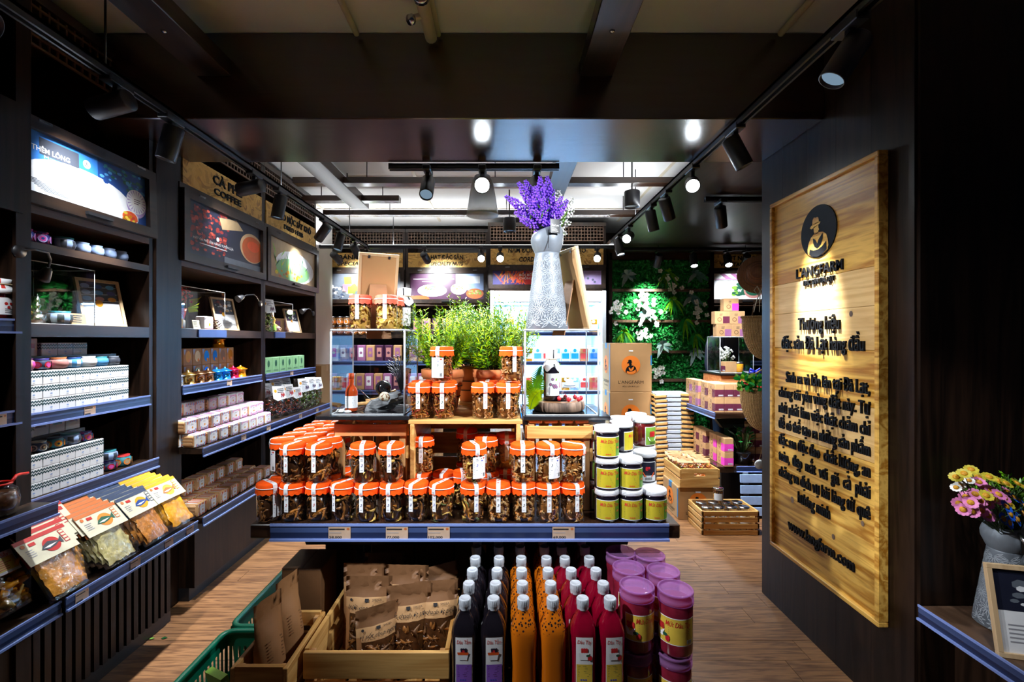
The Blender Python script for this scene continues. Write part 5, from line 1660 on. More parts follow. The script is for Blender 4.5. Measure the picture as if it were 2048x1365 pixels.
# orange-capped jars
def jar_proto(mats, seed, cloth='orange_cloth', motif='plum', l=.034, wd=.008, n=80):
    body = B().lathe([(.031, 0), (.0365, .003), (.038, .009), (.038, .092), (.034, .101), (.034, .112)], 'jar_glass', 28)
    c = clutter(n, .0355, .005, .088, mats, l, wd, seed)
    c.lathe([(.0001, .003), (.025, .003), (.027, .05), (.024, .08), (.0001, .082)], mats[0], 12)
    lid = B()
    vs, fs, n_ = [], [], 48
    for i in range(n_):
        a = 2 * pi * i / n_
        k = abs(sin(a * 7))
        for r, z in ((.0001, .1215), (.034, .1215), (.0385, .1185), (.0395, .108), (.0403, .1), (.0412 + .0008 * k, .093 - .006 * k)):
            r *= 1 + .008 * sin(a * 17 + seed) if r > .03 else 1
            vs.append((r * cos(a), r * sin(a), z))
    for i in range(n_):
        j = (i + 1) % n_
        for q in range(5):
            fs.append((i * 6 + q, i * 6 + q + 1, j * 6 + q + 1, j * 6 + q))
    lid.add(vs, fs, cloth, True)
    band = B().tube([(.0402 * cos(a * pi / 16), .0402 * sin(a * pi / 16), .1075) for a in range(32)], .0017, 'white_elastic', 6, closed=True)
    s = B()
    w = .0068
    s.add([(-w, .036, .1219), (w, .036, .1219), (w, -.0345, .1219), (-w, -.0345, .1219), (w, -.0393, .1187), (-w, -.0393, .1187), (w, -.0421, .108), (-w, -.0421, .108), (w, -.0416, .092), (-w, -.0416, .092), (w, -.0386, .086), (-w, -.0386, .086), (w, -.0386, .036), (-w, -.0386, .036)],
          [(0, 1, 2, 3), (3, 2, 4, 5), (5, 4, 6, 7), (7, 6, 8, 9), (9, 8, 10, 11), (11, 10, 12, 13)], 'paper')
    for y in (.012, -.012):
        s.flat(onTop(0, y, .1222), -.004, .003, -.004, .003, 0, 'label_red')
    f = onB(-.0388, 0, 0)
    for q in range(3):
        s.flat(onB(-.0419, 0, 0), -.004, .004, .0965 - .004 * q, .0985 - .004 * q, 0, 'grey_ink')
    lines(s, f, -.004, .005, .078, 2, .004, 'grey_ink', .0004)
    s.poly([f(-.003, .056, .0004), f(-.001, .053, .0004), f(.004, .059, .0004), (f(.0, .0562, .0004))], motif)
    s.poly([f(-.001, .061, .0004), f(.002, .057, .0004), f(.0025, .063, .0004)], motif)
    lines(s, f, -.004, .004, .044, 1, .004, 'grey_ink', .0004)
    return [('glass_body', body.mesh('glass_body')), ('contents', c.mesh('contents'), 'stuff'), ('cloth_cap', lid.mesh('cloth_cap'), None, [('elastic_band', band.mesh('elastic_band'))]), ('paper_seal', s.mesh('paper_seal'))]


def info_label():
    b = B().patch(.0387, -.62, .62, .016, .084, 'paper', 12)
    f = onCyl(.0389, 0, 0)
    lines(b, f, -.012, .012, .079, 1, .006, 'dark_ink')
    lines(b, f, -.021, .018, .070, 8, .0055, 'grey_ink')
    b.flat(f, .012, .019, .076, .081, 0, 'label_red')
    b.flat(f, .004, .011, .07, .073, 0, 'label_blue')
    for q in range(7):
        b.flat(f, .011 + .0013 * q, .0117 + .0013 * q, .02, .032, 0, 'dark_ink')
    return b.mesh('info_label')


INFO = info_label()
JK = dict(
    dark=[jar_proto(['food_dark', 'food_brown', 'food_brown', 'food_amber'], s, motif='crimson', l=.042, wd=.011, n=60) for s in (1, 2)],
    loop=[jar_proto(['food_dark', 'food_dark', 'food_amber', 'food_brown', 'food_gold'], s, motif='indigo', l=.046, wd=.012, n=52) for s in (3, 4)],
    mix=[jar_proto(['food_brown', 'food_green', 'food_amber', 'food_tan', 'food_gold'], s, motif='label_blue', l=.036, wd=.008) for s in (5, 6)],
    nut=[jar_proto(['food_brown', 'food_amber', 'food_tan', 'food_tan'], s, motif='charcoal', l=.024, wd=.011, n=120) for s in (7, 8)],
    seed=[jar_proto(['food_brown', 'food_tan', 'food_tan', 'food_amber'], s, motif='maroon', l=.02, wd=.008, n=150) for s in (9,)],
    shred=[jar_proto(['food_brown', 'food_amber', 'food_amber', 'food_red'], s, motif='forest', l=.04, wd=.006, n=130) for s in (10, 11)],
    chip=[jar_proto(['food_brown', 'food_brown', 'food_tan', 'food_amber'], s, motif='dusty_pink', l=.022, wd=.009, n=140) for s in (12, 13)],
    gold=[jar_proto(['food_gold', 'food_gold', 'food_gold', 'food_tan', 'food_brown'], s, 'red_cloth', 'paper', .028, .013, 95) for s in (14, 15)])
JN = dict(dark='dark dried strips', loop='dark curled rings', mix='green and amber strips', nut='brown dried pieces', seed='small tan pieces', shred='amber shreds', chip='small brown chips', gold='golden crisps')


def jar(kind, label, x, y, z, turn=0.0, info=None, scale=None):
    o = put('orange_capped_jar', R.choice(JK[kind]), label, 'jar', (x, y, z + .0006), (0, 0, turn), 'cloth-capped jars', scale)
    if info is not None:
        link('info_label', INFO, o, rot=(0, 0, info))
    return o


D1 = 1.487
kinds = ['dark', 'dark', 'dark', 'loop', 'loop', 'loop', 'loop', 'mix', 'mix', 'nut', 'nut', 'chip', 'chip']
turns = [.9, -.12, 0, -.55, -.25, -.1, -.3, -.5, .35, 0, 0, .05, .3]
for i, px in enumerate((539, 587, 637, 687, 736, 785, 833, 883, 946, 997, 1047, 1095, 1144)):
    jar(kinds[i], 'jar of %s, %s from the basket end, bottom front row' % (JN[kinds[i]], ORD[i]), (px - 1010) * D1 / FOC, D1 + R.uniform(-.004, .003), TZ, turns[i], .45 if i == 0 else None)
for px, k, tn, inf, lb in ((587, 'dark', -.2, None, 'above the second bottom jar'), (638, 'dark', -.05, None, 'above the third bottom jar'), (726, 'loop', .2, None, 'above the fifth bottom jar, before the crate'), (783, 'loop', .05, None, 'above the sixth bottom jar, before the crate'),
                           (948, 'mix', .35, .25, 'with a big info label, above the ninth bottom jar'), (1045, 'nut', 0, None, 'with a slim seal, above the eleventh bottom jar'), (1096, 'nut', .25, .35, 'with a big info label, above the twelfth bottom jar'), (1146, 'seed', .9, .9, 'above the last bottom jar by the jam jars')):
    jar(k, 'jar of %s %s' % (JN[k], lb), (px - 1010) * D1 / FOC, D1, TZ + .1245, tn, inf)
for r in range(5):
    for c, x in enumerate((-.755, -.675, -.597)):
        if c == 2 and r > 1: continue
        for lv in (0, 1):
            jar('dark', 'jar at the table end, %s row back, %s from the edge, %s layer' % (ORD[r], ORD[c], ('lower', 'upper')[lv]), x + R.uniform(-.003, .003), 1.569 + .0815 * r, TZ + .1245 * lv, R.uniform(-1.2, -.7), .2 if r == 0 and c == 0 else None)
for px, d, lv, k, lb in ((842, 1.60, 0, 'shred', 'under the chip jar'), (888, 1.60, 0, 'mix', 'beside the chip jar column'), (925, 1.605, 0, 'mix', 'half hidden'), (975, 1.60, 0, 'chip', 'right behind the labelled jar'), (1012, 1.645, 0, 'nut', 'at the back by the crate post'),
                         (845, 1.60, 1, 'chip', 'high up by its side board'), (972, 1.60, 1, 'shred', 'standing high behind the labelled jar'), (1013, 1.645, 1, 'gold', 'standing high by the crate post'), (934, 1.73, 0, 'mix', 'deep in the crate, lower'), (934, 1.73, 1, 'mix', 'deep in the crate, upper')):
    jar(k, 'jar of %s in the middle crate, %s' % (JN[k], lb), (px - 1010) * d / FOC, d, TZ + .1245 * lv, R.uniform(-.2, .2))
for px, d, lv, k, tn, inf, lb in ((840, 1.585, 0, 'shred', 0, None, 'first on the crate top from the clear case'), (887, 1.585, 0, 'shred', 0, None, 'second on the crate top from the clear case'), (966, 1.585, 0, 'chip', .25, None, 'third on the crate top, before the flower pot'), (1015, 1.585, 0, 'chip', .05, None, 'last on the crate top, by the log slice case'),
                                  (884, 1.587, 1, 'shred', -.25, -.1, 'with an info label, stacked high before the terracotta pot'), (1022, 1.587, 1, 'chip', .3, None, 'stacked high beside the log slice case'),
                                  (845, 1.668, 0, 'shred', 0, None, 'in the second line behind the first'), (892, 1.668, 0, 'shred', 0, None, 'in the second line behind the second'), (975, 1.668, 0, 'chip', 0, None, 'in the second line behind the third'), (1019, 1.668, 0, 'chip', 0, None, 'in the second line behind the last')):
    jar(k, 'jar of %s %s' % (JN[k], lb), (px - 1010) * d / FOC, d, 1.1305 + .1245 * lv, tn, inf)

# crates under the display cases
def crate(w, d, h, rows, ends='x', mx='pine_x', my='pine_y', th=.012, handle=True, gap=.012, bottom=5, inverted=False, posts=True):
    """slatted crate, open at the top; ends 'x' puts the solid handled panels on the sides, 'y' on front and back"""
    P_ = []
    bz = (lambda z0, z1: (h - z1, h - z0)) if inverted else (lambda z0, z1: (z0, z1))
    def S(nm, x0, x1, y0, y1, z0, z1, m):
        a, c = bz(z0, z1)
        P_.append((nm, B().box(x0, x1, y0, y1, a, c, m, .0015).mesh(nm)))
    sh = (h - gap * (rows - 1)) / rows
    def ring(long_axis):
        for s in (-1, 1):
            for r in range(rows):
                z0 = r * (sh + gap)
                if long_axis == 'x': S('slat', -w / 2, w / 2, s * (d / 2 - th / 2) - th / 2, s * (d / 2 - th / 2) + th / 2, z0, z0 + sh, mx)
                else: S('slat', s * (w / 2 - th / 2) - th / 2, s * (w / 2 - th / 2) + th / 2, -d / 2, d / 2, z0, z0 + sh, my)
    def panel(axis):
        for s in (-1, 1):
            b = B()
            L_ = (d if axis == 'x' else w) / 2 - th
            hs = min(.045, L_ * .5)
            zh = h * .62
            for a0, a1, z0, z1 in ((-L_, -hs, 0, h + .004), (hs, L_, 0, h + .004), (-hs, hs, 0, zh), (-hs, hs, zh + .022, h + .004)):
                c0, c1 = bz(z0, z1)
                if axis == 'x': b.box(s * (w / 2 - th / 2) - th / 2, s * (w / 2 - th / 2) + th / 2, a0, a1, c0, c1, my)
                else: b.box(a0, a1, s * (d / 2 - th / 2) - th / 2, s * (d / 2 - th / 2) + th / 2, c0, c1, mx)
            P_.append(('end_panel', b.mesh('end_panel')))
    if ends == 'x': ring('x'); panel('x')
    elif ends == 'y': ring('y'); panel('y')
    else: ring('x'); ring('y')
    for k in range(bottom):
        x0 = -w / 2 + th + (w - 2 * th) * k / bottom
        S('slat', x0 + .004, x0 + (w - 2 * th) / bottom - .004, -d / 2 + th, d / 2 - th, .002, .01, my)
    if posts:
        for sx in (-1, 1):
            for sy in (-1, 1):
                S('corner_post', sx * (w / 2 - th * 1.6) - .008, sx * (w / 2 - th * 1.6) + .008, sy * (d / 2 - th * 1.6) - .008, sy * (d / 2 - th * 1.6) + .008, .01, h - .004, 'pine_z')
    return P_


def stand_crate(name, label, x0, x1, y0, y1, z0, z1, m):
    """crate turned into a stand: posts and slats"""
    t = thing(name, label, 'crate', (0, 0, 0))
    for x in (x0, x1 - .022):
        for y in (y0, y1 - .022):
            part('corner_post', B().box(x, x + .022, y, y + .022, z0, z1 - .014, 'pine_z', .0015), t)
    for za, zb in ((z1 - .062, z1 - .018), (z0 + .01, z0 + .05), ):
        part('slat', B().box(x0 - .004, x1 + .004, y1, y1 + .01, za, zb, m, .0015), t)
    part('slat', B().box(x0 - .004, x1 + .004, y0 - .01, y0, z1 - .062, z1 - .02, m, .0015), t)
    for k in range(2):
        za = z1 - .062 - .08 * k
        for x in (x0 - .01, x1):
            part('slat', B().box(x, x + .01, y0, y1, za, za + .045, 'pine_y', .0015), t)
    n = 4
    for k in range(n):
        xa = x0 + (x1 - x0) * k / n
        part('slat', B().box(xa + .003, xa + (x1 - x0) / n - .003, y0, y1, z1 - .013, z1, 'reddened_pine_x', .004), t)
        part('slat', B().box(xa + .006, xa + (x1 - x0) / n - .006, y1 + .012, y1 + .02, z0 + .02, z1 - .02, 'pine_z', .0015), t)
    return t


stand_crate('pine_crate', 'pine crate stand under the case with the amber bottle', -.585, -.345, 1.60, 1.84, TZ + .0005, 1.128, 'reddened_pine_x')
stand_crate('pine_crate', 'pine crate stand under the case with the log slice', .078, .288, 1.56, 1.84, TZ + .0005, 1.128, 'pine_x')
t = thing('pine_crate', 'open-fronted pine crate in the middle holding jars, potted plants on top', 'crate')
x0, x1, y0, y1 = -.318, .052, 1.54, 1.90
part('side_panel', B().box(x0, x0 + .014, y0, y1, TZ + .0005, 1.116, 'pine_y', .001), t)
part('side_panel', B().box(x1 - .014, x1, y0, y1, TZ + .0005, 1.116, 'pine_y', .001), t)
for k in range(3):
    ya = y0 + (y1 - y0) * k / 3
    part('slat', B().box(x0 - .006, x1 + .006, ya + .001, ya + (y1 - y0) / 3 - .001, 1.1165, 1.1305, 'pine_x', .0015), t)
for k in range(3):
    part('slat', B().box(x0 + .014, x1 - .014, y1 - .014, y1 - .002, TZ + .015 + .1 * k, TZ + .1 + .1 * k, 'pine_x', .0015), t)
t = thing('pine_crate', 'pine crate behind the middle one, carrying the dark green bush', 'crate')
part('side_panel', B().box(-.31, -.296, 1.925, 2.2, TZ + .0005, 1.116, 'pine_y'), t)
part('side_panel', B().box(.03, .044, 1.925, 2.2, TZ + .0005, 1.116, 'pine_y'), t)
part('slat', B().box(-.31, .044, 1.925, 2.2, 1.117, 1.1305, 'pine_x'), t)

# trays and display cases
for x0, x1, lb in ((-.638, -.322, 'flat black tray under the case with the amber bottle'), (.0605, .356, 'flat black tray under the case with the log slice')):
    put('black_tray', B().box(x0, x1, 1.545, 1.845, 1.1285, 1.1425, 'black_gloss', .002).mesh('black_tray'), lb, 'tray', (0, 0, 0), None, 'black trays')
case('display_case', 'clear display case with an amber bottle and driftwood, jars on its top', -.598, -.345, 1.58, 1.81, 1.143, 1.434, .006)
case('display_case', 'clear display case with a log slice, the patterned vase on its top', .068, .318, 1.565, 1.80, 1.143, 1.434, .006)

# inside the first case
j = [('glass_body', B().lathe([(.018, 0), (.0215, .004), (.0215, .07), (.017, .085), (.0085, .095), (.0085, .118)], 'amber_glass', 20).mesh('glass_body')), ('cap', B().lathe([(.0095, .117), (.0095, .136), (.0001, .137)], 'flame', 14).mesh('cap'))]
b = B().patch(.0218, -1.7, 1.7, .014, .056, 'paper', 14)
lines(b, onCyl(.0221, 0, .05), -.015, .02, 0, 4, .008)
j.append(('paper_label', b.mesh('paper_label')))
p = U(701, 830, 1.64)
put('sauce_bottle', j, 'amber sauce bottle with a white label in the driftwood case', 'bottle', (p.x, 1.65, 1.1435))
put('driftwood', rock(.05, (1.35, .7, .55), 'rock_grey', 21, 18, .5).mesh('driftwood'), 'rough grey driftwood lump in the clear case', 'driftwood', (-.43, 1.69, 1.1435), (0, -.35, .2))
put('dark_ball', B().lathe([(.03 * sin(pi * i / 10) + .0001, .03 - .03 * cos(pi * i / 10)) for i in range(11)], 'black_gloss', 20).mesh('dark_ball'), 'shiny dark ball on the driftwood', 'ball', (-.465, 1.76, 1.185))
b = B().lathe([(.0001, 0), (.012, .006), (.02, .016), (.016, .026), (.006, .034), (.0001, .036)], lambda i, j: 'card_cream' if (i + j) % 3 else 'kraft_dark', 14)
put('seashell', b.mesh('seashell'), 'cream and brown seashell resting on the driftwood', 'shell', (-.43, 1.635, 1.185), (.6, .3, 0))
b = B()
for k in range(9):
    a = -.9 + .22 * k
    tip = Vector((sin(a) * .06, 0, .04 + cos(a) * .1))
    b.tube([(0, 0, 0), tip * .5 + Vector((0, 0, .02)), tip], .0022, 'black_metal', 5)
    for q in range(4):
        b.tube([tip * (.5 + .12 * q) + Vector((0, 0, .01)), tip * (.5 + .12 * q) + Vector((.018 * (1 if k > 4 else -1), 0, .022))], .0014, 'charcoal', 4)
put('sea_fan', b.mesh('sea_fan'), 'dark branching sea fan at the side of the driftwood case', 'sea fan', (-.395, 1.75, 1.20))
b = B().tube([(0, 0, 0), (.05, 0, .05), (.065, 0, .052), (.065, 0, .075)], .0016, 'steel', 5).tube([(.05, 0, .05), (-.02, 0, .075)], .0014, 'steel', 5)
put('wire_hook', b.mesh('wire_hook'), 'bent silver wire beside the amber bottle', 'wire', (-.545, 1.68, 1.1445), (0, .4, 0))
for i, (x, y, s) in enumerate(((-.575, 1.61, 1), (-.548, 1.605, .8))):
    put('pebble', rock(.012, (1.3, 1, .6), 'petal_white', 30 + i, 10, .15).mesh('pebble'), 'white pebble in the driftwood case, %s to the amber bottle' % ('farther', 'nearer')[i], 'pebble', (x, y, 1.1435), None, 'white pebbles', s)
for i in range(2):
    b = B().tube([(-.05, 0, .01), (-.01, .01, .014), (.04, -.006, .02 + .02 * i), (.06, 0, .022 + .03 * i)], .009, 'food_tan', 8, .5)
    put('root_piece', b.mesh('root_piece'), 'pale dried root piece lying %s in the driftwood case' % ('low', 'slanted')[i], 'root', (-.53 + .05 * i, 1.73 + .03 * i, 1.1435 + .012 * i), (0, 0, .2), 'dried roots')

# inside the second case
b = B().lathe([(.088, 0), (.0945, .006), (.096, .02), (.094, .034), (.09, .036)], 'log_slice', 36)
b.disc(onTop(0, 0, .0364), 0, 0, .084, .084, 0, 'kraft', 36)
for q in range(4):
    b.lathe([(.02 + .016 * q, .0365), (.024 + .016 * q, .0372)], 'kraft_dark', 28)
put('log_slice', b.mesh('log_slice'), 'round bark-edged log slice in the clear case', 'log slice', (.195, 1.685, 1.1435))
CLOTH = lambda i, j: 'dark_ink' if (i * 5 + j * 3) % 9 == 0 else 'paper'


def cloth_jar(body, h, r, red=False):
    f = (lambda i, j: 'label_red' if (i * 5 + j * 3) % 9 == 0 else 'paper') if red else CLOTH
    a = B().lathe([(r * .85, 0), (r, h * .03), (r, h * .6), (r * .8, h * .72), (r * .55, h * .8)], body, 20)
    c = B()
    n = 24
    vs, prof = [], [(r * 1.05, h * .6), (r * .95, h * .7), (r * .66, h * .775), (r * .7, h * .8), (r * .76, h * .97), (.0001, h)]
    for k, (rr, z) in enumerate(prof):
        for i in range(n):
            q = 2 * pi * i / n
            zz = z + (h * .05 * cos(4 * q) if k == 0 else 0)
            vs.append((rr * cos(q), rr * sin(q), zz))
    for k in range(len(prof) - 1):
        for i in range(n):
            c.add([vs[k * n + i], vs[k * n + (i + 1) % n], vs[(k + 1) * n + (i + 1) % n], vs[(k + 1) * n + i]], [(0, 1, 2, 3)], f(i, k), True)
    tw = B().tube([(r * .69 * cos(q * .4), r * .69 * sin(q * .4), h * .787) for q in range(16)], r * .05, 'tan', 5, closed=True).tube([(r * .6, -r * .2, h * .787), (r * 1.1, -r * .3, h * .8)], r * .035, 'tan', 4)
    l = B().patch(r * 1.012, -1.0, 1.0, h * .1, h * .52, 'paper', 12)
    g = onCyl(r * 1.02, 0, 0)
    return [('glass_body', a.mesh('glass_body')), ('cloth_cover', weld_keep(c).mesh('cloth_cover'), None, [('twine', tw.mesh('twine'))])], l, g


def weld_keep(b):
    key, remap, nv = {}, [], []
    for p in b.v:
        k = tuple(round(q, 6) for q in p)
        if k not in key:
            key[k] = len(nv); nv.append(p)
        remap.append(key[k])
    b.v, b.f = nv, [[remap[i] for i in f] for f in b.f]
    return b


j, l, g = cloth_jar('mulberry_jam', .19, .029)
for q, (u, v) in enumerate(((-.003, .078), (-.01, .06), (.0, .056), (.008, .056), (.013, .05), (.004, .05))):
    l.disc(g, u, v, .0055, .0055, .0004, 'slate', 12)
    l.disc(g, u, v, .0035, .0035, .0007, 'mauve', 10)
l.poly([g(.006, .075, .0005), g(.016, .085, .0005), g(.014, .072, .0005)], 'lime')
l.flat(g, -.016, -.014, .022, .05, .0005, 'slate')
j.append(('paper_label', l.mesh('paper_label')))
put('cloth_capped_bottle', j, 'black bottle with a dotted cloth cap on the log slice', 'bottle', (.168, 1.665, 1.1808), (0, 0, .15), 'cloth-capped bottles')
j, l, g = cloth_jar('mulberry_jam', .165, .034)
lines(l, g, -.025, .025, .075, 6, .009)
j.append(('paper_label', l.mesh('paper_label')))
put('cloth_capped_bottle', j, 'black jar with a dotted cloth cap behind the golden crisp jars', 'bottle', (-.385, 1.765, 1.436), (0, 0, -.1), 'cloth-capped bottles')
j = [('glass_body', B().lathe([(.024, 0), (.031, .006), (.032, .03), (.026, .045), (.02, .05), (.021, .056)], 'jar_glass', 22).mesh('glass_body')),
     ('stopper', B().lathe([(.02, .055), (.022, .058), (.012, .062), (.016, .074), (.0001, .08)], 'acrylic_edge', 18).mesh('stopper')),
     ('neck_ring', B().lathe([(.0215, .048), (.0225, .05), (.0215, .053)], 'acrylic_edge', 22).mesh('neck_ring'))]
put('glass_jar', j, 'small empty glass jar with stopper on the log slice', 'jar', (.232, 1.655, 1.1808))
for i in range(7):
    a = 2 * pi * i / 7
    b = B().lathe([(.0001, 0), (.005, .002), (.0085, .008), (.007, .014), (.0001, .019)], 'berry_red', 10)
    put('red_berry', b.mesh('red_berry'), 'small red berry lying around the glass jar', 'berry', (.232 + .042 * cos(a), 1.66 + .038 * sin(a), 1.1808), (R.uniform(-.4, .4), R.uniform(-.4, .4), 0), 'red berries by the glass jar')


def frond(l, w, n, mat, curve):
    b = B()
    pts = [Vector((curve[0] * l * u * u, curve[1] * l * u * u, l * u * (1 - .35 * u))) for u in [k / n for k in range(n + 1)]]
    b.tube(pts, .001, 'stem_green', 4, .4)
    for k in range(2, n + 1):
        t_ = (pts[k] - pts[k - 1]).normalized()
        s = t_.cross(Vector((0, -1, .1))).normalized()
        ww = w * sin(pi * (k / (n + 1)) ** .8)
        for sg in (-1, 1):
            p = pts[k]
            tip = p + s * sg * ww + t_ * ww * .35
            q = t_ * w * .1
            b.add([p - q, p + q, tip], [(0, 1, 2)], mat)
    return b


for i, (x, y, z, m, l, cv) in enumerate(((.10, 1.64, 1.145, 'leaf_green', .2, (.15, -.1)), (.095, 1.66, 1.145, 'leaf_lime', .17, (-.1, -.2)), (.11, 1.70, 1.145, 'leaf_deep', .24, (.1, 0)), (.09, 1.62, 1.145, 'leaf_lime', .12, (.35, -.15)), (.12, 1.72, 1.145, 'leaf_green', .25, (.35, .1)))):
    put('fern_frond', frond(l, .035, 22, m, cv).mesh('fern_frond'), ('medium green fern frond by the log slice, leaning inwards', 'yellow-green fern frond leaning away from the log slice', 'tall dark fern frond by the log slice', 'short yellow-green fern frond bent over the log slice', 'tallest green fern frond bent behind the log slice bottle')[i], 'fern', (x, y, z), None, 'fern fronds in the log slice case')

# on top of the first case
for px, d, tn, lb in ((721, 1.64, 0, 'nearest the frame'), (773, 1.64, .1, 'middle of three'), (797, 1.72, .2, 'half hidden at the back')):
    jar('gold', 'red-capped jar of golden crisps on the clear case, ' + lb, (px - 1010) * d / FOC - (.02 if d > 1.7 else 0), d, 1.436, tn)
FB = frame_proto(.145, .30, card_food('food_gold', 'sienna'), .011)
lean(FB, 'light wood photo frame seen from behind above the golden crisp jars', -.505, 1.79, 1.436, pi + .42, .32)
lean(FB, 'light wood photo frame with its easel leg beside the patterned vase', .285, 1.70, 1.436, radians(112), .2)


# rosemary-like plants in terracotta pots
def bushy(n_st, h, r, leaf, lw, mats, seed, nl=60, up=.5):
    rg = random.Random(seed)
    s, b = B(), B()
    for i in range(n_st):
        a, q = rg.uniform(0, 2 * pi), math.sqrt(rg.random())
        L_ = h * rg.uniform(.6, 1.05) * (1.05 - .25 * q)
        e = Vector((cos(a) * r * q, sin(a) * r * q, L_))
        p0 = Vector((cos(a) * .03 * q, sin(a) * .03 * q, 0))
        pts = [p0.lerp(e, u) + Vector((cos(a), sin(a), 0)) * (.02 * sin(pi * u)) for u in (0, .25, .5, .75, 1)]
        s.tube(pts, .0014, 'stem_green', 3, .5)
        for k in range(nl):
            u = .12 + .88 * k / nl
            f = u * 4
            j0 = min(3, int(f))
            p = pts[j0].lerp(pts[j0 + 1], f - j0)
            t_ = (pts[j0 + 1] - pts[j0]).normalized()
            w = rg.uniform(0, 2 * pi)
            o = t_.orthogonal().normalized()
            o = Matrix.Rotation(w, 3, t_) @ o
            d = (t_ * up + o).normalized()
            sd = d.cross(t_).normalized() * lw
            l = leaf * rg.uniform(.6, 1.1) * (1.1 - .35 * u)
            b.add([p - sd * .5, p + d * l * .5 + sd, p + d * l, p + d * l * .5 - sd], [(0, 1, 2, 3)], mats[0] if rg.random() < (.35 + .5 * u) else mats[1])
    return s, b


BU = []
for sd in (1, 2, 3):
    s, f = bushy(84, .30, .17, .028, .0024, ['leaf_lime', 'leaf_green'], sd, 66)
    BU.append((s.mesh('stems'), f.mesh('foliage')))
POTP = B().lathe([(.05, 0), (.056, .004), (.074, .10), (.078, .125), (.082, .126), (.084, .155), (.078, .157), (.076, .14), (.0001, .138)], 'terracotta', 30)
for z in (.05, .09):
    r_ = .056 + .018 * z / .1
    POTP.lathe([(r_ + .0025, z), (r_ + .0035, z + .002), (r_ + .003, z + .004)], 'soil', 30)
POTP = POTP.mesh('pot')
DK = bushy(60, .28, .14, .03, .003, ['leaf_deep', 'leaf_green'], 9, 50)
DK = (DK[0].mesh('stems'), DK[1].mesh('foliage'))
for px, d, k, sc, lb in ((886, 1.785, 0, 1, 'bright green needle-leaved plant in a terracotta pot, beside the driftwood case'), (988, 1.785, 1, 1.0, 'bright green needle-leaved plant in a terracotta pot, beside the vase'),
                         (945, 2.03, 3, 1.08, 'darker green bush standing behind the two bright plants')):
    x = (px - 1010) * d / FOC
    t = thing('potted_plant', lb, 'plant', (x, d, 1.131), (0, 0, k), 'potted plants on the crates')
    part('pot', POTP, t)
    part('soil', B().disc(onTop(0, 0, .14), 0, 0, .076, .076, 0, 'soil', 20), t)
    m = DK if k == 3 else BU[k]
    part('stems', m[0], t, loc=(0, 0, .138))
    o = part('foliage', m[1], t, kind='stuff', loc=(0, 0, .138))
    for q in t.children:
        if q.name.startswith(('stems', 'foliage')): q.scale = (sc, sc, sc)
t = thing('potted_plant', 'bright green needle-leaved plant reaching behind the patterned vase', 'plant', (.005, 2.02, 1.131), (0, 0, 2), 'potted plants on the crates')
part('pot', POTP, t); part('stems', BU[2][0], t, loc=(0, 0, .138)); part('foliage', BU[2][1], t, kind='stuff', loc=(0, 0, .138))


# zinc jug vases with a star relief
def jug_parts(h=.375, handle=False):
    r = lambda z: .077 - (.077 - .043) * min(1, z / (h * .73))
    b = B().lathe([(.07, 0), (r(0), .004), (r(h * .36), h * .36), (r(h * .72), h * .72), (.0435, h * .735)], 'zinc', 40)
    hd = B()
    n, ring = 32, []
    prof = [(.0435, h * .735), (.046, h * .745), (.058, h * .83), (.059, h * .88), (.055, h * .93), (.05, h * .965), (.046, h * .96), (.05, h * .9)]
    vs = []
    for k, (rr, z) in enumerate(prof):
        for i in range(n):
            a = 2 * pi * i / n
            up = (.026 * cos(a) if not handle else .012 * cos(a)) * max(0, (k - 2)) / 5
            vs.append((rr * cos(a), rr * sin(a), z + up))
    hd.add(vs, [(k * n + i, k * n + (i + 1) % n, (k + 1) * n + (i + 1) % n, (k + 1) * n + i) for k in range(len(prof) - 1) for i in range(n)], 'zinc', True)
    hd.box(-.0009, .0009, -.0605, -.058, h * .76, h * .93, 'black_metal')
    s = B()
    def pt(a, z, o=.0012):
        return ((r(z) + o) * sin(a), -(r(z) + o) * cos(a), z)
    def strip(a0, z0, a1, z1, w=.0007):
        dx, dz = (a1 - a0) * .06, z1 - z0
        l = math.hypot(dx, dz) or 1
        ox, oz = -dz / l * w, dx / l * w
        q = [pt(a0 + ox / r(z0), z0 + oz), pt(a1 + ox / r(z1), z1 + oz), pt(a1 - ox / r(z1), z1 - oz), pt(a0 - ox / r(z0), z0 - oz)]
        s.add(q, [(0, 1, 2, 3)], 'zinc_pale')
    rowh, nc = h * .12, 8
    for jr in range(6):
        zc = h * .065 + jr * rowh
        for ic in range(nc):
            ac = 2 * pi * (ic + .5 * (jr % 2)) / nc
            R_ = rowh * .68
            for k in range(12):
                q = 2 * pi * k / 12 + .12
                tip = (ac + R_ * cos(q) / r(zc), zc + R_ * sin(q))
                for e in (-.2, .2):
                    m = (ac + R_ * .55 * cos(q + e) / r(zc), zc + R_ * .55 * sin(q + e))
                    if max(tip[1], m[1]) > h * .72 or min(tip[1], m[1]) < .003: continue
                    strip(ac, zc, m[0], m[1]); strip(m[0], m[1], tip[0], tip[1])
            f = lambda x, y, z: pt(ac + x / r(zc), zc + y, .0016 + z)
            s.disc(f, 0, 0, .0036, .0036, 0, 'zinc', 8)
    out = [('vase_body', b.mesh('vase_body'), None, [('star_relief', s.mesh('star_relief'), 'stuff')]), ('vase_head', hd.mesh('vase_head'))]
    if handle:
        out.append(('handle', B().tube([(0, -.05, h * .93), (0, -.078, h * .88), (0, -.08, h * .78), (0, -.062, h * .66)], .007, 'silver', 8).mesh('handle')))
    return out


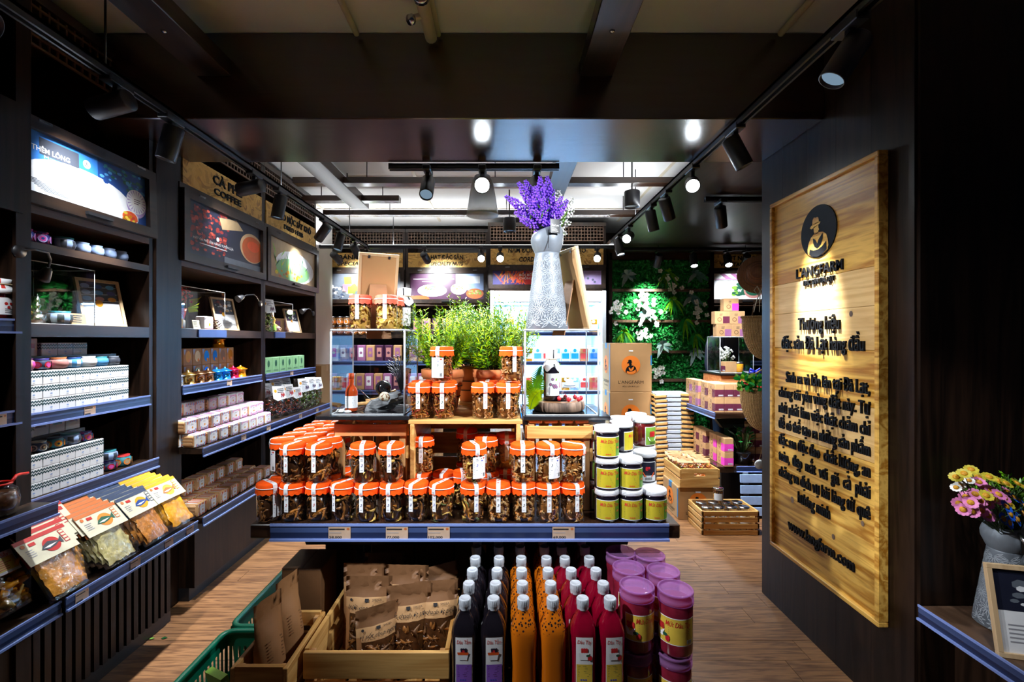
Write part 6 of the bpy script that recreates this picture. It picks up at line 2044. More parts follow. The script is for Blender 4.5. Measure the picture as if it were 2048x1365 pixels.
VX, VY, VZ = .152, 1.665, 1.436
put('zinc_vase', jug_parts(), 'grey embossed jug vase of lavender on the clear case', 'vase', (VX, VY, VZ), (0, 0, 0), 'zinc jug vases')
b = B()
b.box(-.018, .018, 0, .001, -.05, 0, 'black_gloss', .0003)
b.text('Thank you', onB(-.0004, 0, -.022), 'white_ink', .008, .027, 0, 0, .0004, shear=.2)
lines(b, onB(-.0004, -.012, -.032), 0, .024, 0, 3, .005, 'white_ink')
b.tube([(0, 0, 0), (.002, .004, .012), (0, .008, .018)], .0006, 'white_ink', 4)
put('gift_tag', b.mesh('gift_tag'), 'small black thank-you tag hanging on the lavender vase', 'tag', (VX + .022, VY - .063, VZ + .385), (-.05, 0, .35))


def spike(tip, base, fm, n=44, l=.13, sz=.0062, seed=0):
    rg = random.Random(seed)
    s, b = B(), B()
    base, tip = Vector(base), Vector(tip)
    mid = base.lerp(tip, .55) + Vector((0, 0, .02))
    pts = [base, base.lerp(mid, .6), mid, tip]
    s.tube(pts, .0018, 'stem_green', 5, .6)
    d = (tip - mid).normalized()
    for i in range(n):
        u = i / n
        p = tip - d * (l * u)
        a = i * 2.4
        o = Matrix.Rotation(a, 3, d) @ d.orthogonal().normalized()
        c = p + o * (.004 + .009 * min(1, u * 3)) - d * .002
        k = sz * rg.uniform(.7, 1.2) * (.6 + .5 * min(1, u * 3))
        q = [c + Vector(v) * k for v in ((1, 0, 0), (0, 1, 0), (-1, 0, 0), (0, -1, 0), (0, 0, 1), (0, 0, -1))]
        b.add(q, [(0, 1, 4), (1, 2, 4), (2, 3, 4), (3, 0, 4), (1, 0, 5), (2, 1, 5), (3, 2, 5), (0, 3, 5)], fm, True)
    lf = B()
    for i in range(4):
        p = base.lerp(mid, .5 + .14 * i)
        a = rg.uniform(0, 6.28)
        e = Vector((cos(a), sin(a), .7)).normalized() * .05
        w = e.cross(Vector((0, 0, 1))).normalized() * .003
        lf.add([p, p + e * .5 + w, p + e, p + e * .5 - w], [(0, 1, 2, 3)], 'leaf_green')
    return [('stem', s.mesh('stem')), ('blossom_spike', b.mesh('blossom_spike'), 'stuff'), ('leaf', lf.mesh('leaf'), 'stuff')]


mouth = Vector((VX, VY, VZ + .33))
LPX = (1010, 1036, 1050, 1080, 1094, 1068, 1107, 1124, 1136, 1028, 1054, 1088, 1112, 1040, 1126, 1070, 1100)
for i, (px, py, d) in enumerate(((1010, 392, 1.66), (1036, 364, 1.66), (1050, 360, 1.70), (1080, 352, 1.64), (1094, 351, 1.68), (1068, 372, 1.62), (1107, 378, 1.66), (1124, 392, 1.63), (1136, 400, 1.69), (1028, 424, 1.62), (1054, 398, 1.61), (1088, 396, 1.60), (1112, 408, 1.61), (1040, 440, 1.60), (1126, 424, 1.61), (1070, 420, 1.60), (1100, 372, 1.72))):
    base = mouth + Vector((R.uniform(-.02, .02), R.uniform(-.02, .02), 0))
    LAV = ORD[sorted(range(17), key=lambda q: LPX[q]).index(i)]
    put('lavender_stem', spike(U(px, py, d) - base, (0, 0, 0), 'petal_violet', 84, .125 + .02 * R.random(), .0056, i), 'purple lavender stem in the embossed vase, tip %s from the driftwood case side' % LAV, 'flower', base, None, 'lavender stems in the vase')
for i, (px, py, d) in enumerate(((1147, 396, 1.72), (1150, 418, 1.68), (1143, 446, 1.66), (1134, 470, 1.67), (1118, 380, 1.74))):
    base = mouth + Vector((.015, .01, 0))
    put('white_flower_stem', spike(U(px, py, d) - base, (0, 0, 0), 'petal_white', 34, .08, .0052, 50 + i), 'white artificial blossom stem beside the lavender, %s' % ('second from the top', 'third from the top', 'second from the bottom', 'lowest', 'topmost, behind the lavender')[i], 'flower', base, None, 'white stems in the lavender vase')


# jars of mulberry jam with white lids
def white_lid():
    b = B().lathe([(.0365, .083), (.0392, .0835), (.0392, .098), (.037, .1005), (.0345, .1005), (.034, .0995), (.0001, .0995)], 'white_lid', 32)
    for z in (.087, .091, .095):
        b.lathe([(.0393, z), (.0397, z + .0007), (.0393, z + .0014)], 'white_lid', 32)
    return b.mesh('lid')


WL = white_lid()


def berries(b, f, x, y, s, m, n=9):
    for i in range(n):
        b.disc(f, x + s * (i % 3 - 1) * .8 + R.uniform(-.1, .1) * s, y + s * (i // 3) * .62, s * .52, s * .52, .0006 + i * 2e-5, R.choice(m), 9)


def jam_proto(side):
    body = B().lathe([(.034, 0), (.038, .003), (.039, .01), (.039, .07), (.036, .079), (.0345, .083)], 'mulberry_jam' if side != 'red' else 'strawberry_jam', 28)
    l = B()
    if side == 'text':
        l.patch(.0393, -1.15, 1.15, .0085, .0715, 'paper', 16)
        l.patch(.0395, -1.12, 1.12, .0105, .0695, 'label_yellow', 16)
        l.patch(.03965, .55, 1.12, .0105, .0695, 'label_green', 6)
        g = onCyl(.0398, 0, 0)
        l.text('Mứt Dâu Tằm', g, 'label_red', .0115, .066, .004, .0575, .0003, bold=.004, shear=.25)
        lines(l, g, -.03, .022, .0455, 6, .0052, 'forest', .0003, .22)
        for q in range(3):
            l.flat(g, -.012 + .006 * q, -.008 + .006 * q, .0155, .0185, .0004, 'flame')
        berries(l, g, .031, .036, .004, ['berry_red', 'sienna', 'berry_black'], 6)
    else:
        l.patch(.0393, -.72, .72, .006, .0715, 'paper', 12)
        l.patch(.0395, -.66, .66, .008 if side == 'red' else .026, .0695, 'sprout' if side == 'red' else 'night', 12)
        g = onCyl(.0398, 0, 0)
        berries(l, g, 0, .04, .009, ['berry_red', 'crimson'] if side == 'red' else ['berry_black', 'berry_black', 'berry_red'], 9)
        l.poly([g(-.02, .036, .001), g(.02, .036, .001), g(.013, .022, .001), g(-.013, .022, .001)], 'paper' if side == 'red' else 'flame')
        for q in range(9):
            l.flat(g, -.011 + .0026 * q, -.0098 + .0026 * q, .011, .02, .0012, 'dark_ink')
    return [('glass_body', body.mesh('glass_body')), ('lid', WL), ('paper_label', l.mesh('paper_label'))]


JAM = {k: jam_proto(k) for k in ('text', 'berry', 'red')}
for px, d, lv, k, tn, lb in ((1213, 1.49, 0, 'text', 0, 'front bottom, next to the orange jars'), (1260, 1.49, 0, 'text', 0, 'front bottom, in the middle'), (1308, 1.49, 0, 'text', 0, 'front bottom, at the table corner'),
                             (1213, 1.49, 1, 'text', 0, 'front middle layer, next to the orange jars'), (1260, 1.49, 1, 'text', 0, 'front middle layer, topmost of its column'), (1213, 1.49, 2, 'text', 0, 'front topmost, next to the orange jars'),
                             (1242, 1.573, 0, 'text', .9, 'second row bottom'), (1242, 1.573, 1, 'text', .9, 'second row middle'), (1242, 1.573, 2, 'text', 1.15, 'second row topmost, label turned away'),
                             (1289, 1.573, 0, 'berry', .1, 'second row bottom at the table end'), (1289, 1.573, 1, 'berry', .1, 'with a blackberry bowl label at the table end'),
                             (1289, 1.66, 0, 'red', .5, 'third row bottom at the table end'), (1288, 1.66, 1, 'red', .5, 'third row middle at the table end'), (1288, 1.66, 2, 'red', .55, 'of red jam with a strawberry label, highest at the table end'),
                             (1240, 1.66, 2, 'text', .8, 'third row topmost behind the turned label'), (1240, 1.66, 1, 'text', .8, 'third row middle'), (1240, 1.66, 0, 'text', .8, 'third row bottom'),
                             (1272, 1.745, 2, 'red', 0, 'rearmost topmost, only its lid showing'), (1272, 1.745, 1, 'red', 0, 'rearmost middle'), (1272, 1.745, 0, 'red', 0, 'rearmost bottom'),
                             (1188, 1.60, 0, 'red', .3, 'by the crate post, bottom'), (1188, 1.60, 1, 'red', .3, 'by the crate post, middle'), (1188, 1.60, 2, 'red', .4, 'by the crate post, topmost')):
    put('jam_jar', JAM[k], 'white-lidded jam jar, ' + lb, 'jar', ((px - 1010) * d / FOC, d, TZ + .0006 + .1002 * lv), (0, 0, tn + R.uniform(-.04, .04)), 'white-lidded jam jars')

# ---------------------------------------------------------------- under the table
PZ = .40
CAP = B().lathe([(.0148, .291), (.0152, .293), (.0152, .3), (.0158, .301), (.0158, .318), (.0142, .32), (.012, .32), (.0115, .3192), (.0001, .3192)], 'cap_plastic', 28)
for i in range(24):
    a = 2 * pi * i / 24
    CAP.box(-.0004, .0004, -.0163, -.0155, .302, .317, 'cap_plastic', M=Matrix.Rotation(a, 4, 'Z'))
CAP = CAP.mesh('cap')


def bottle_proto(m, kind):
    body = B().lathe([(.029, 0), (.0335, .006), (.0345, .06), (.0325, .11), (.032, .15), (.034, .2), (.0345, .235), (.032, .25), (.0245, .268), (.0165, .281), (.0135, .287), (.0135, .295)], m, 32, square=1.2)
    l = B()
    if kind:
        w, z0, z1 = .0215, .1, .236
        pr = [(.06, .0345), (.11, .0325), (.15, .032), (.2, .034), (.24, .0345)]
        def rz(y):
            for (a, p), (c, q) in zip(pr, pr[1:]):
                if y <= c: return p + (q - p) * (y - a) / (c - a)
            return .0345
        f = lambda x, y, z: (x, -rz(y) - .0008 - z + abs(x / w) ** 3 * .0012, y)
        def sheet(x0, x1, ya, yb, zz, mat):
            n, k = 6, 10
            vs = [f(x0 + (x1 - x0) * i / n * 1.0, ya + (yb - ya) * j_ / k, zz) for j_ in range(k + 1) for i in range(n + 1)]
            l.add(vs, [(j_ * (n + 1) + i, j_ * (n + 1) + i + 1, (j_ + 1) * (n + 1) + i + 1, (j_ + 1) * (n + 1) + i) for j_ in range(k) for i in range(n)], mat, True)
        sheet(-w, w, z0, z1, 0, 'paper')
        sheet(-w + .0015, w - .0015, z0 + .0015, .166, .0004, 'label_purple' if kind == 'b' else 'label_gold')
        g = lambda x, y, z: f(x, z0 + (y - .045) * (z1 - z0) / .155, .0005 + z * .5)
        l.text('Dâu Tằm' if kind == 'b' else 'Dâu Tây', g, 'label_red', .0115, .036, 0, .187, 0, bold=.002, shear=.15)
        berries(l, g, 0, .158, .0065, ['berry_black', 'berry_black', 'berry_red'] if kind == 'b' else ['berry_red', 'crimson'], 9)
        l.poly([g(-.016, .155, .0012), g(.012, .155, .0012), g(.008, .134, .0012), g(-.012, .134, .0012)], 'paper')
        if kind == 'b': l.poly([g(-.017, .157, .0015), g(.013, .157, .0015), g(.011, .149, .0015), g(-.015, .149, .0015)], 'flame')
        else:
            l.disc(g, .014, .14, .006, .008, .0015, 'berry_red', 10); l.disc(g, .009, .147, .005, .004, .0017, 'forest', 8)
        lines(l, g, -.016, .016, .115, 7, .0048, 'plum' if kind == 'b' else 'forest', .0002, .2)
        for q in range(3):
            l.flat(g, -.01 + .006 * q, -.006 + .006 * q, .073, .077, .0003, 'label_blue')
        l.flat(g, -.011, .011, .05, .062, .0003, 'paper')
        for q in range(8):
            l.flat(g, -.0095 + .0026 * q, -.008 + .0026 * q, .052, .061, .0006, 'dark_ink')
    out = [('bottle_body', body.mesh('bottle_body')), ('cap', CAP)]
    if kind: out.append(('paper_label', l.mesh('paper_label')))
    return out


BT = [bottle_proto('juice_black', 'b'), bottle_proto('juice_orange', None), bottle_proto('juice_red', 'r')]
for c, px in enumerate((931, 988, 1046, 1105, 1164.6, 1221)):
    x0 = (px - 1010) * 1.213 / FOC
    for r in range(6):
        d = 1.213 + .0752 * r
        x = x0 + [0, .003, .006, .010, .010, .008][r] * (1 if c < 2 else .4 if c < 4 else -1.6) + R.uniform(-.002, .002)
        put('juice_bottle', BT[c // 2], '%s bottle with a white cap, %s from the front, %s column' % (['black mulberry juice', 'orange passion fruit juice', 'red strawberry juice'][c // 2], ORD[r], ['first', 'second'][c % 2] + ' ' + ['black', 'orange', 'red'][c // 2]), 'bottle',
            (x, d, PZ + .0006), (0, 0, R.uniform(-.1, .1)), 'juice bottles under the table')


def syrup(tn):
    body = B().lathe([(.038, 0), (.043, .003), (.0445, .01), (.0445, .13), (.042, .136)], 'red_syrup', 32)
    lid = B().lathe([(.0445, .134), (.047, .1345), (.047, .146), (.0455, .147), (.0455, .157), (.047, .158), (.047, .163), (.045, .165), (.0425, .1645), (.042, .164), (.0415, .1585), (.041, .158), (.039, .1578), (.02, .1577), (.0001, .1577)], 'purple_plastic', 36)
    inn = B().lathe([(.0001, .136), (.042, .136)], 'red_syrup', 24)
    l = B().patch(.0448, -1.25, 1.25, .035, .105, 'paper', 18)
    l.patch(.045, -1.22, 1.22, .037, .103, 'label_gold', 18)
    g = onCyl(.0453, 0, 0)
    l.text('Mứt Dâu Tây', g, 'label_red', .014, .068, .008, .09, .0003, bold=.004, shear=.25)
    lines(l, g, -.018, .042, .078, 6, .0052, 'forest', .0003, .2)
    berries(l, g, -.04, .072, .008, ['berry_red', 'crimson'], 9)
    l.poly([g(-.055, .07, .001), g(-.028, .07, .001), g(-.034, .05, .001), g(-.05, .05, .001)], 'paper')
    l.disc(g, -.02, .05, .006, .009, .0012, 'berry_red', 10); l.disc(g, -.027, .058, .007, .005, .0014, 'forest', 8)
    l.flat(g, .03, .047, .04, .05, .0004, 'paper')
    for q in range(8):
        l.flat(g, .0315 + .0019 * q, .0325 + .0019 * q, .041, .0495, .0007, 'dark_ink')
    return [('jar_body', body.mesh('jar_body')), ('lid', lid.mesh('lid')), ('syrup_surface', inn.mesh('syrup_surface')), ('paper_label', l.mesh('paper_label'))]


SY = syrup(0)
for i, (x, y, tn, lb) in enumerate(((.3605, 1.258, .25, 'front, next to the red bottles'), (.4595, 1.241, -.35, 'front, at the shelf corner'), (.3645, 1.357, .3, 'second row, next to the red bottles'), (.4600, 1.338, .1, 'second row, at the shelf end'), (.452, 1.438, -.9, 'rearmost at the shelf end'), (.3665, 1.456, .6, 'rearmost next to the table leg'))):
    for lv in (0, 1):
        put('strawberry_jar', SY, 'purple-lidded strawberry jar, %s, %s layer' % (lb, ('lower', 'upper')[lv]), 'jar', (x + (.0 if lv else -.004), y, PZ + .0006 + .1655 * lv), (0, 0, tn + (.25 if lv == 0 else 0)), 'purple-lidded jars')

# crates with pouches
put('pine_crate', crate(.394, .40, .155, 2, 'x'), 'pine crate full of kraft pouches under the table', 'crate', (-.348, 1.44, PZ + .0006), None, 'low pine crates')
put('pine_crate', crate(.148, .25, .155, 2, 'y', gap=.01, bottom=2), 'narrow pine crate with two brown paper bags', 'crate', (-.632, 1.305, PZ + .0006), None, 'low pine crates')


def kraft_pouch(w, h, t, txt, seed):
    ms = lambda u, v: 'kraft_dark' if v > .86 else ('kraft_dark' if .80 < v < .83 else ('kraft_pale' if v > .60 + .1 * abs(u - .5) else ('food_dark' if .1 < u < .9 and v > .1 else 'kraft')))
    f = weld(pouch(B(), w, h, t, ms, 10, 18, wob=.0018, seed=seed, top=.16))
    c = clutter(70, 1, h * .1, h * .56, ['food_brown', 'food_dark', 'kraft_dark', 'food_brown'], .036, .011, seed, (w * .36, .002))
    g = lambda x, y, z: (x, -t * .5 * (sin(pi * min(1, (y / h) / .84) ** .75) ** .6) * (1 - abs(2 * x / w) ** 2.2) - .0035 - z, y)
    l = B()
    l.text(txt, g, 'dark_ink', h * .05, w * .84, 0, h * .685, 0, shear=.3)
    l.flat(g, -.008, .004, h * .735, h * .77, 0, 'dark_ink')
    l.text('SMOEA', g, 'dark_ink', h * .022, w * .2, w * .2, h * .755, 0)
    l.disc(g, -w * .36, h * .755, .004, .004, 0, 'dark_ink', 10)
    for e in c.v:
        pass
    c.v = [(x, -t * .5 * (max(0, sin(pi * min(1, (z / h) / .84) ** .75)) ** .6) * (1 - abs(2 * x / w) ** 2.2) + y * .3 + .0012, z) for x, y, z in c.v]
    return [('kraft_body', f.mesh('kraft_body')), ('print', l.mesh('print')), ('window_contents', c.mesh('window_contents'), 'stuff')]


KB = [kraft_pouch(.14, .265, .06, 'bưởi vàng sấy ngọt', 1), kraft_pouch(.13, .255, .06, 'sốt chanh ớt tiêu', 2), kraft_pouch(.125, .22, .055, 'vị sốt chua ngọt', 3)]
for k, px, d, rz, tl, lb in ((0, 735, 1.385, .02, .08, 'broad pouch next to the crate handle'), (2, 757, 1.318, .55, .05, 'small turned pouch at the front'), (1, 818, 1.355, .22, .1, 'pouch in the middle front, slightly turned'), (1, 872, 1.37, .12, .12, 'pouch at the bottle side, front'),
                             (0, 728, 1.47, 0, .06, 'pouch behind the broad one'), (0, 812, 1.46, -.05, .05, 'pouch behind the middle one'), (1, 884, 1.475, .5, .1, 'turned pouch in the far corner'), (0, 770, 1.55, 0, .03, 'rearmost pouch by the crate back')):
    put('kraft_pouch', KB[k], 'kraft pouch with a dark window in the crate: ' + lb, 'pouch', ((px - 1010) * d / FOC, d, PZ + .014), (-tl, 0, rz), 'kraft pouches in the crate')
kb = weld(pouch(B(), .10, .275, .085, 'kraft', 8, 14, wob=.002, seed=8, top=.2))
kb2 = B()
lines(kb2, lambda x, y, z: (x, -.0425 * max(0, sin(pi * min(1, (y / .275) / .8) ** .75)) ** .6 * (1 - abs(x / .05) ** 2.2) - .003, y), -.03, .018, .17, 7, .008, 'kraft_dark', .0, .4)
kbp = [('paper_body', kb.mesh('paper_body')), ('print', kb2.mesh('print'))]
put('kraft_bag', kbp, 'plain brown paper bag at the front of the narrow crate', 'bag', (-.648, 1.27, PZ + .013), (-.03, 0, 1.3), 'brown bags in the narrow crate')
put('kraft_bag', kbp, 'plain brown paper bag at the back of the narrow crate', 'bag', (-.648, 1.385, PZ + .013), (-.03, 0, 1.35), 'brown bags in the narrow crate')
for x0, x1, y0, y1, h, lb in ((-.728, -.60, 1.50, 1.64, .25, 'brown carton at the open end under the table'), (-.53, -.36, 1.82, 2.05, .30, 'brown carton deep under the table beside the leg'), (-.35, -.2, 1.80, 2.0, .25, 'low brown carton deep under the table in the middle'), (-.19, -.08, 1.74, 1.95, .27, 'brown carton deep under the table behind the black bottles')):
    t = thing('carton', lb, 'carton', ((x0 + x1) / 2, (y0 + y1) / 2, PZ + .0006), None, 'cartons under the table')
    w, d = (x1 - x0) / 2, (y1 - y0) / 2
    part('carton_body', B().box(-w, w, -d, d, 0, h, 'kraft_dark', .002), t)
    part('flap', B().box(-w, -.001, -d, d, h, h + .003, 'kraft_dark'), t)
    part('flap', B().box(.001, w, -d, d, h, h + .003, 'kraft_dark'), t)


# green slotted baskets on the floor
def basket(l, w, h):
    out = []
    b = B()
    tap = .9
    def quad(p, m='green_plastic'): b.add(p, [(0, 1, 2, 3)], m)
    def wall(A, Bq, nsl):
        """from A to Bq along the rim; slots cut in the middle third"""
        A, Bq = Vector(A), Vector(Bq)
        P0 = lambda u, v: (A.lerp(Bq, u)) * (tap + (1 - tap) * v) + Vector((0, 0, h * v))
        for v0, v1 in ((0, .12), (.42, .52), (.82, 1)):
            quad([P0(0, v0), P0(1, v0), P0(1, v1), P0(0, v1)])
        for v0, v1 in ((.12, .42), (.52, .82)):
            for k in range(nsl):
                u0, u1 = k / nsl, (k + .55) / nsl
                quad([P0(u0, v0), P0(u1, v0), P0(u1, v1), P0(u0, v1)])
            quad([P0(.985, v0), P0(1, v0), P0(1, v1), P0(.985, v1)])
    c = [(-w / 2, -l / 2, 0), (w / 2, -l / 2, 0), (w / 2, l / 2, 0), (-w / 2, l / 2, 0)]
    for i in range(4):
        A, Bq = Vector(c[i]), Vector(c[(i + 1) % 4])
        b = B()
        wall(A, Bq, 14 if i % 2 == 0 else 22)
        out.append(('side_wall', b.mesh('side_wall')))
    r = .04
    pts = []
    for sx, sy, a0 in ((1, 1, 0), (-1, 1, pi / 2), (-1, -1, pi), (1, -1, 1.5 * pi)):
        for k in range(5):
            a = a0 + k * pi / 8
            pts.append((sx * (w / 2 - r) + r * cos(a), sy * (l / 2 - r) + r * sin(a), h))
    rim = B().tube(pts, .011, 'green_plastic', 8, closed=True)
    out.append(('rim', rim.mesh('rim')))
    out.append(('bottom_panel', B().box(-w * .45, w * .45, -l * .45, l * .45, 0, .006, 'green_plastic').mesh('bottom_panel')))
    return out


BK = basket(.5, .31, .30)
put('green_basket', BK, 'green slotted plastic basket on the floor, farther one', 'basket', (-.895, 2.01, 0.001), None, 'green baskets')
put('green_basket', BK, 'green slotted plastic basket on the floor, nearer one cut by the frame', 'basket', (-.895, 1.485, 0.001), None, 'green baskets')
zb = [('film_bag', weld(pouch(B(), .12, .19, .07, 'film', 6, 9, wob=.004, seed=31)).mesh('film_bag')), ('contents', clutter(30, 1, .02, .13, ['mango', 'food_gold', 'leaf_lime'], .05, .03, 31, (.045, .02)).mesh('contents'), 'stuff'),
      ('header_card', B().box(-.05, .05, -.012, .012, .15, .19, 'sprout').mesh('header_card'))]
for i, (x, y) in enumerate(((-.80, 1.60), (-.81, 1.45), (-.93, 1.56))):
    put('snack_bag', zb, 'clear snack bag in the nearer green basket, %s' % ('by the paper bags', 'closest to the narrow crate front', 'at the aisle side')[i], 'bag', (x, y, .14 - .02 * i), (-.2, .1, .6 + i), 'snack bags in the green basket')
put('carton', [('carton_body', B().box(-.13, .13, -.21, .21, 0, .13, 'cardboard', .002).mesh('carton_body')), ('tape', B().box(-.02, .02, -.2105, .2105, .01, .1305, 'kraft_pale').mesh('tape'))], 'flat carton at the bottom of the nearer green basket', 'carton', (-.895, 1.485, .009), None, 'cartons under the table')


# ---------------------------------------------------------------- big pine sign on the dark panel
t = thing('wall_sign', 'tall pine board sign with black raised lettering on the dark panel', 'sign')
SX, SY0, SY1, SZ0, SZ1 = 1.40, 1.706, 2.407, .33, 2.106
zs = [SZ0, .62, .93, 1.14, 1.36, 1.53, 1.68, 2.106]
for i in range(len(zs) - 1):
    part('plank', B().box(SX + R.uniform(0, .001), 1.424, SY0 + .014, SY1 - .014, zs[i] + .0006, zs[i + 1] - .0006, 'sign_pine_pale' if i in (2, 4, 5) else 'sign_pine', .0012), t)
for y0, y1, z0, z1 in ((SY0, SY1, SZ0, SZ0 + .02), (SY0, SY1, SZ1 - .02, SZ1), (SY0, SY0 + .02, SZ0 + .02, SZ1 - .02), (SY1 - .02, SY1, SZ0 + .02, SZ1 - .02)):
    part('frame_bar', B().box(SX - .016, 1.424, y0, y1, z0, z1, 'sign_pine', .003), t)
b = B()
f = onR(SX - .0005, 0, 0)
logo_mark(b, lambda x, y, z: onR(SX - .001, 2.052, 1.884)(x, y, z), 0, 0, .116, .004, 'sign_black', 'sign_pine', 'sign_black', .0015)
rim = onR(SX, 2.052, 1.884)
n = 40
b.add([rim(.116 * cos(2 * pi * i / n), .116 * sin(2 * pi * i / n), zz) for zz in (0, .005) for i in range(n)], [(i, (i + 1) % n, n + (i + 1) % n, n + i) for i in range(n)], 'sign_black')
part('round_emblem', b, t)
for txt, ya, yb, z, cap, bo in (("L'ANGFARM", 2.2017, 1.8997, 1.715, .047, .006), ('ĐẶC SẢN ĐÀ LẠT', 2.15, 1.9486, 1.663, .023, .012),
                                ('Thương hiệu', 2.187, 1.917, 1.476, .06, .012), ('đặc sản Đà Lạt hàng đầu', 2.318, 1.786, 1.387, .06, .012),
                                ('Sinh ra và lớn lên tại Đà Lạt,', 2.283, 1.76, 1.219, .054, .01), ('chúng tôi yêu vùng đất này. Tự', 2.343, 1.759, 1.139, .054, .01), ('nhủ phải làm việc thật chăm chỉ', 2.343, 1.759, 1.060, .054, .01),
                                ('để có thể tạo ra những sản phẩm', 2.343, 1.759, .981, .054, .01), ('đặc san độc đao  chất lượng, an', 2.343, 1.759, .899, .054, .01), ('toàn,  đẹp  mắt  vơi  giá  cả  phải', 2.343, 1.759, .818, .054, .01),
                                ('chăng va dịch vụ hài lòng từ quê', 2.343, 1.759, .737, .054, .01), ('hương minh', 2.19, 1.977, .655, .054, .01), ('www.langfarm.com', 2.267, 1.838, .497, .052, .014)):
    b = B()
    b.text(txt, onR(SX - .0003, ya, z), 'sign_black', cap, ya - yb, 0, 0, 0, bold=bo, depth=.008, align='l')
    part('lettering', b, t)
for y, z, s in ((1.93, 1.10, .014), (1.86, 1.505, .012), (2.24, .62, .016), (1.80, .68, .011), (1.96, .56, .012)):
    pl = [q for q in t.children if q.name.startswith('plank')][0]
    b = B().disc(onR(SX - .0012, y, z), 0, 0, s * .8, s, 0, 'log_slice', 14)
    part('wood_knot', b, t)

# ---------------------------------------------------------------- niche at the near end of the panel
t = thing('niche_shelf', 'dark shelf with a blue price rail below the daisy vase', 'shelf')
part('board', B().box(1.43, 2.35, .5, 1.585, .445, .483, 'brown_wood_y', .002), t)
rail(t, lambda a, u, o: (1.43 - o, .5 + a, u), 1.085, .483, [], .044)
part('cabinet_base', B().box(1.55, 2.35, .5, 1.585, 0, .445, 'dark_wood_z'), t)
v = put('zinc_vase', jug_parts(.34, True), 'grey embossed jug vase with a handle, full of pink and blue daisies', 'vase', (1.60, 1.47, .4835), (0, 0, -.25), 'zinc jug vases')


def daisy(col, r=.017):
    p = B()
    n = 11
    for i in range(n):
        a = 2 * pi * i / n
        d = Vector((cos(a), sin(a), .12))
        s = Vector((-sin(a), cos(a), 0)) * r * .27
        c = d * r
        p.add([d * r * .25 - s * .4, d * r * .25 + s * .4, c * .72 + s, c * .95 + s * .75, c * 1.03, c * .95 - s * .75, c * .72 - s], [(0, 1, 2, 3, 4, 5, 6)], col)
    e = B().lathe([(r * .48, -.001), (r * .46, .003), (r * .25, .0055), (.0001, .006)], 'daisy_eye', 14)
    return [('petals', p.mesh('petals')), ('flower_eye', e.mesh('flower_eye'))]


DS = {k: daisy(k, r) for k, r in (('petal_pink', .0185), ('petal_blue', .019), ('petal_yellow', .018), ('petal_white', .014))}
spots = [('petal_pink', p) for p in ((1932, 995), (1918, 1008), (1941, 1006), (1950, 989), (1968, 974), (1983, 982), (1997, 990), (1960, 1002), (1974, 1008), (1944, 1024), (1926, 1020), (1962, 1022), (1976, 1032), (1991, 1000), (2008, 996), (1957, 965), (1942, 1012), (2014, 985))]
spots += [('petal_blue', p) for p in ((2012, 1014), (2030, 1020), (2040, 1004), (2020, 1030), (2046, 1028), (2006, 1038), (2034, 1040), (2028, 996), (2050, 1014), (2018, 1046))]
spots += [('petal_yellow', p) for p in ((1928, 948), (1942, 940), (1956, 955), (1978, 955), (1996, 962), (2012, 968), (2034, 968), (1972, 992), (2018, 1008), (2046, 975), (1912, 955))]
spots += [('petal_white', p) for p in ((1938, 962), (1912, 976), (1920, 972))]
NM = dict(petal_pink='pink daisies', petal_blue='blue daisies', petal_yellow='yellow-green daisies', petal_white='white daisies')
for k, (px, py) in spots:
    d = 1.385 + R.uniform(-.035, .03) - (py - 990) * .0004
    p = U(px, py, d)
    n_ = Vector(((px - 1985) / 90, -.75, .85 - (py - 990) / 90)).normalized()
    q = Vector((0, 0, 1)).rotation_difference(n_).to_euler()
    rk = ORD[sorted([q[0] * 1000 + q[1] for c, q in spots if c == k]).index(px * 1000 + py)]
    o = put('daisy', DS[k], 'small %s in the jug vase, %s from the dark panel side' % (NM[k].replace('daisies', 'daisy'), rk), 'flower', p, q, NM[k])
    e = q.to_matrix().inverted() @ (Vector((1.60 + R.uniform(-.02, .02), 1.47 + R.uniform(-.02, .02), .77)) - p)
    part('stem', B().tube([(0, 0, 0), Vector((0, 0, -.02)) + e * .15, e], .0012, 'stem_green', 4), o)
b = B()
for i in range(60):
    a, q = R.uniform(0, 2 * pi), R.random() ** .5
    e = Vector((cos(a) * .11 * q, sin(a) * .09 * q, .075 + .055 * (1 - q * q) + R.uniform(-.02, .01)))
    b.tube([(cos(a) * .03 * q, sin(a) * .03 * q, -.05), e * .6, e], .0014, 'stem_green', 4)
    for k in range(9):
        p = e * R.uniform(.5, 1)
        v_ = Vector((R.gauss(0, 1), R.gauss(0, 1), R.uniform(.2, 1))).normalized() * .026
        s = v_.cross(Vector((R.random(), .3, R.random()))).normalized() * .0035
        b.add([p, p + v_ * .5 + s, p + v_, p + v_ * .5 - s], [(0, 1, 2, 3)], R.choice(['leaf_green', 'leaf_green', 'sprout', 'stem_green']))
o = put('daisy_greenery', b.mesh('daisy_greenery'), 'green stems and leaves filling the daisy jug vase', 'foliage', (1.60, 1.47, .83))
o['kind'] = 'stuff'
FN = frame_proto(.20, .235, card_food('slate', 'flame'), .013)
lean(FN, 'wooden photo frame standing in front of the daisy vase', 1.53, 1.30, .4838, radians(-14), .2, 1.08)
b = B()
b.add([(-.02, 0, 0), (.02, 0, .0), (.03, .0, .05), (-.015, 0, .06), (-.02, .012, 0), (.02, .012, .0), (.03, .012, .05), (-.015, .012, .06)], [(0, 1, 2, 3), (7, 6, 5, 4), (0, 4, 5, 1), (1, 5, 6, 2), (2, 6, 7, 3), (3, 7, 4, 0)], 'kraft')
b.tube([(-.012, 0, .058), (.0, .0, .085), (.012, 0, .054)], .0018, 'tan', 5)
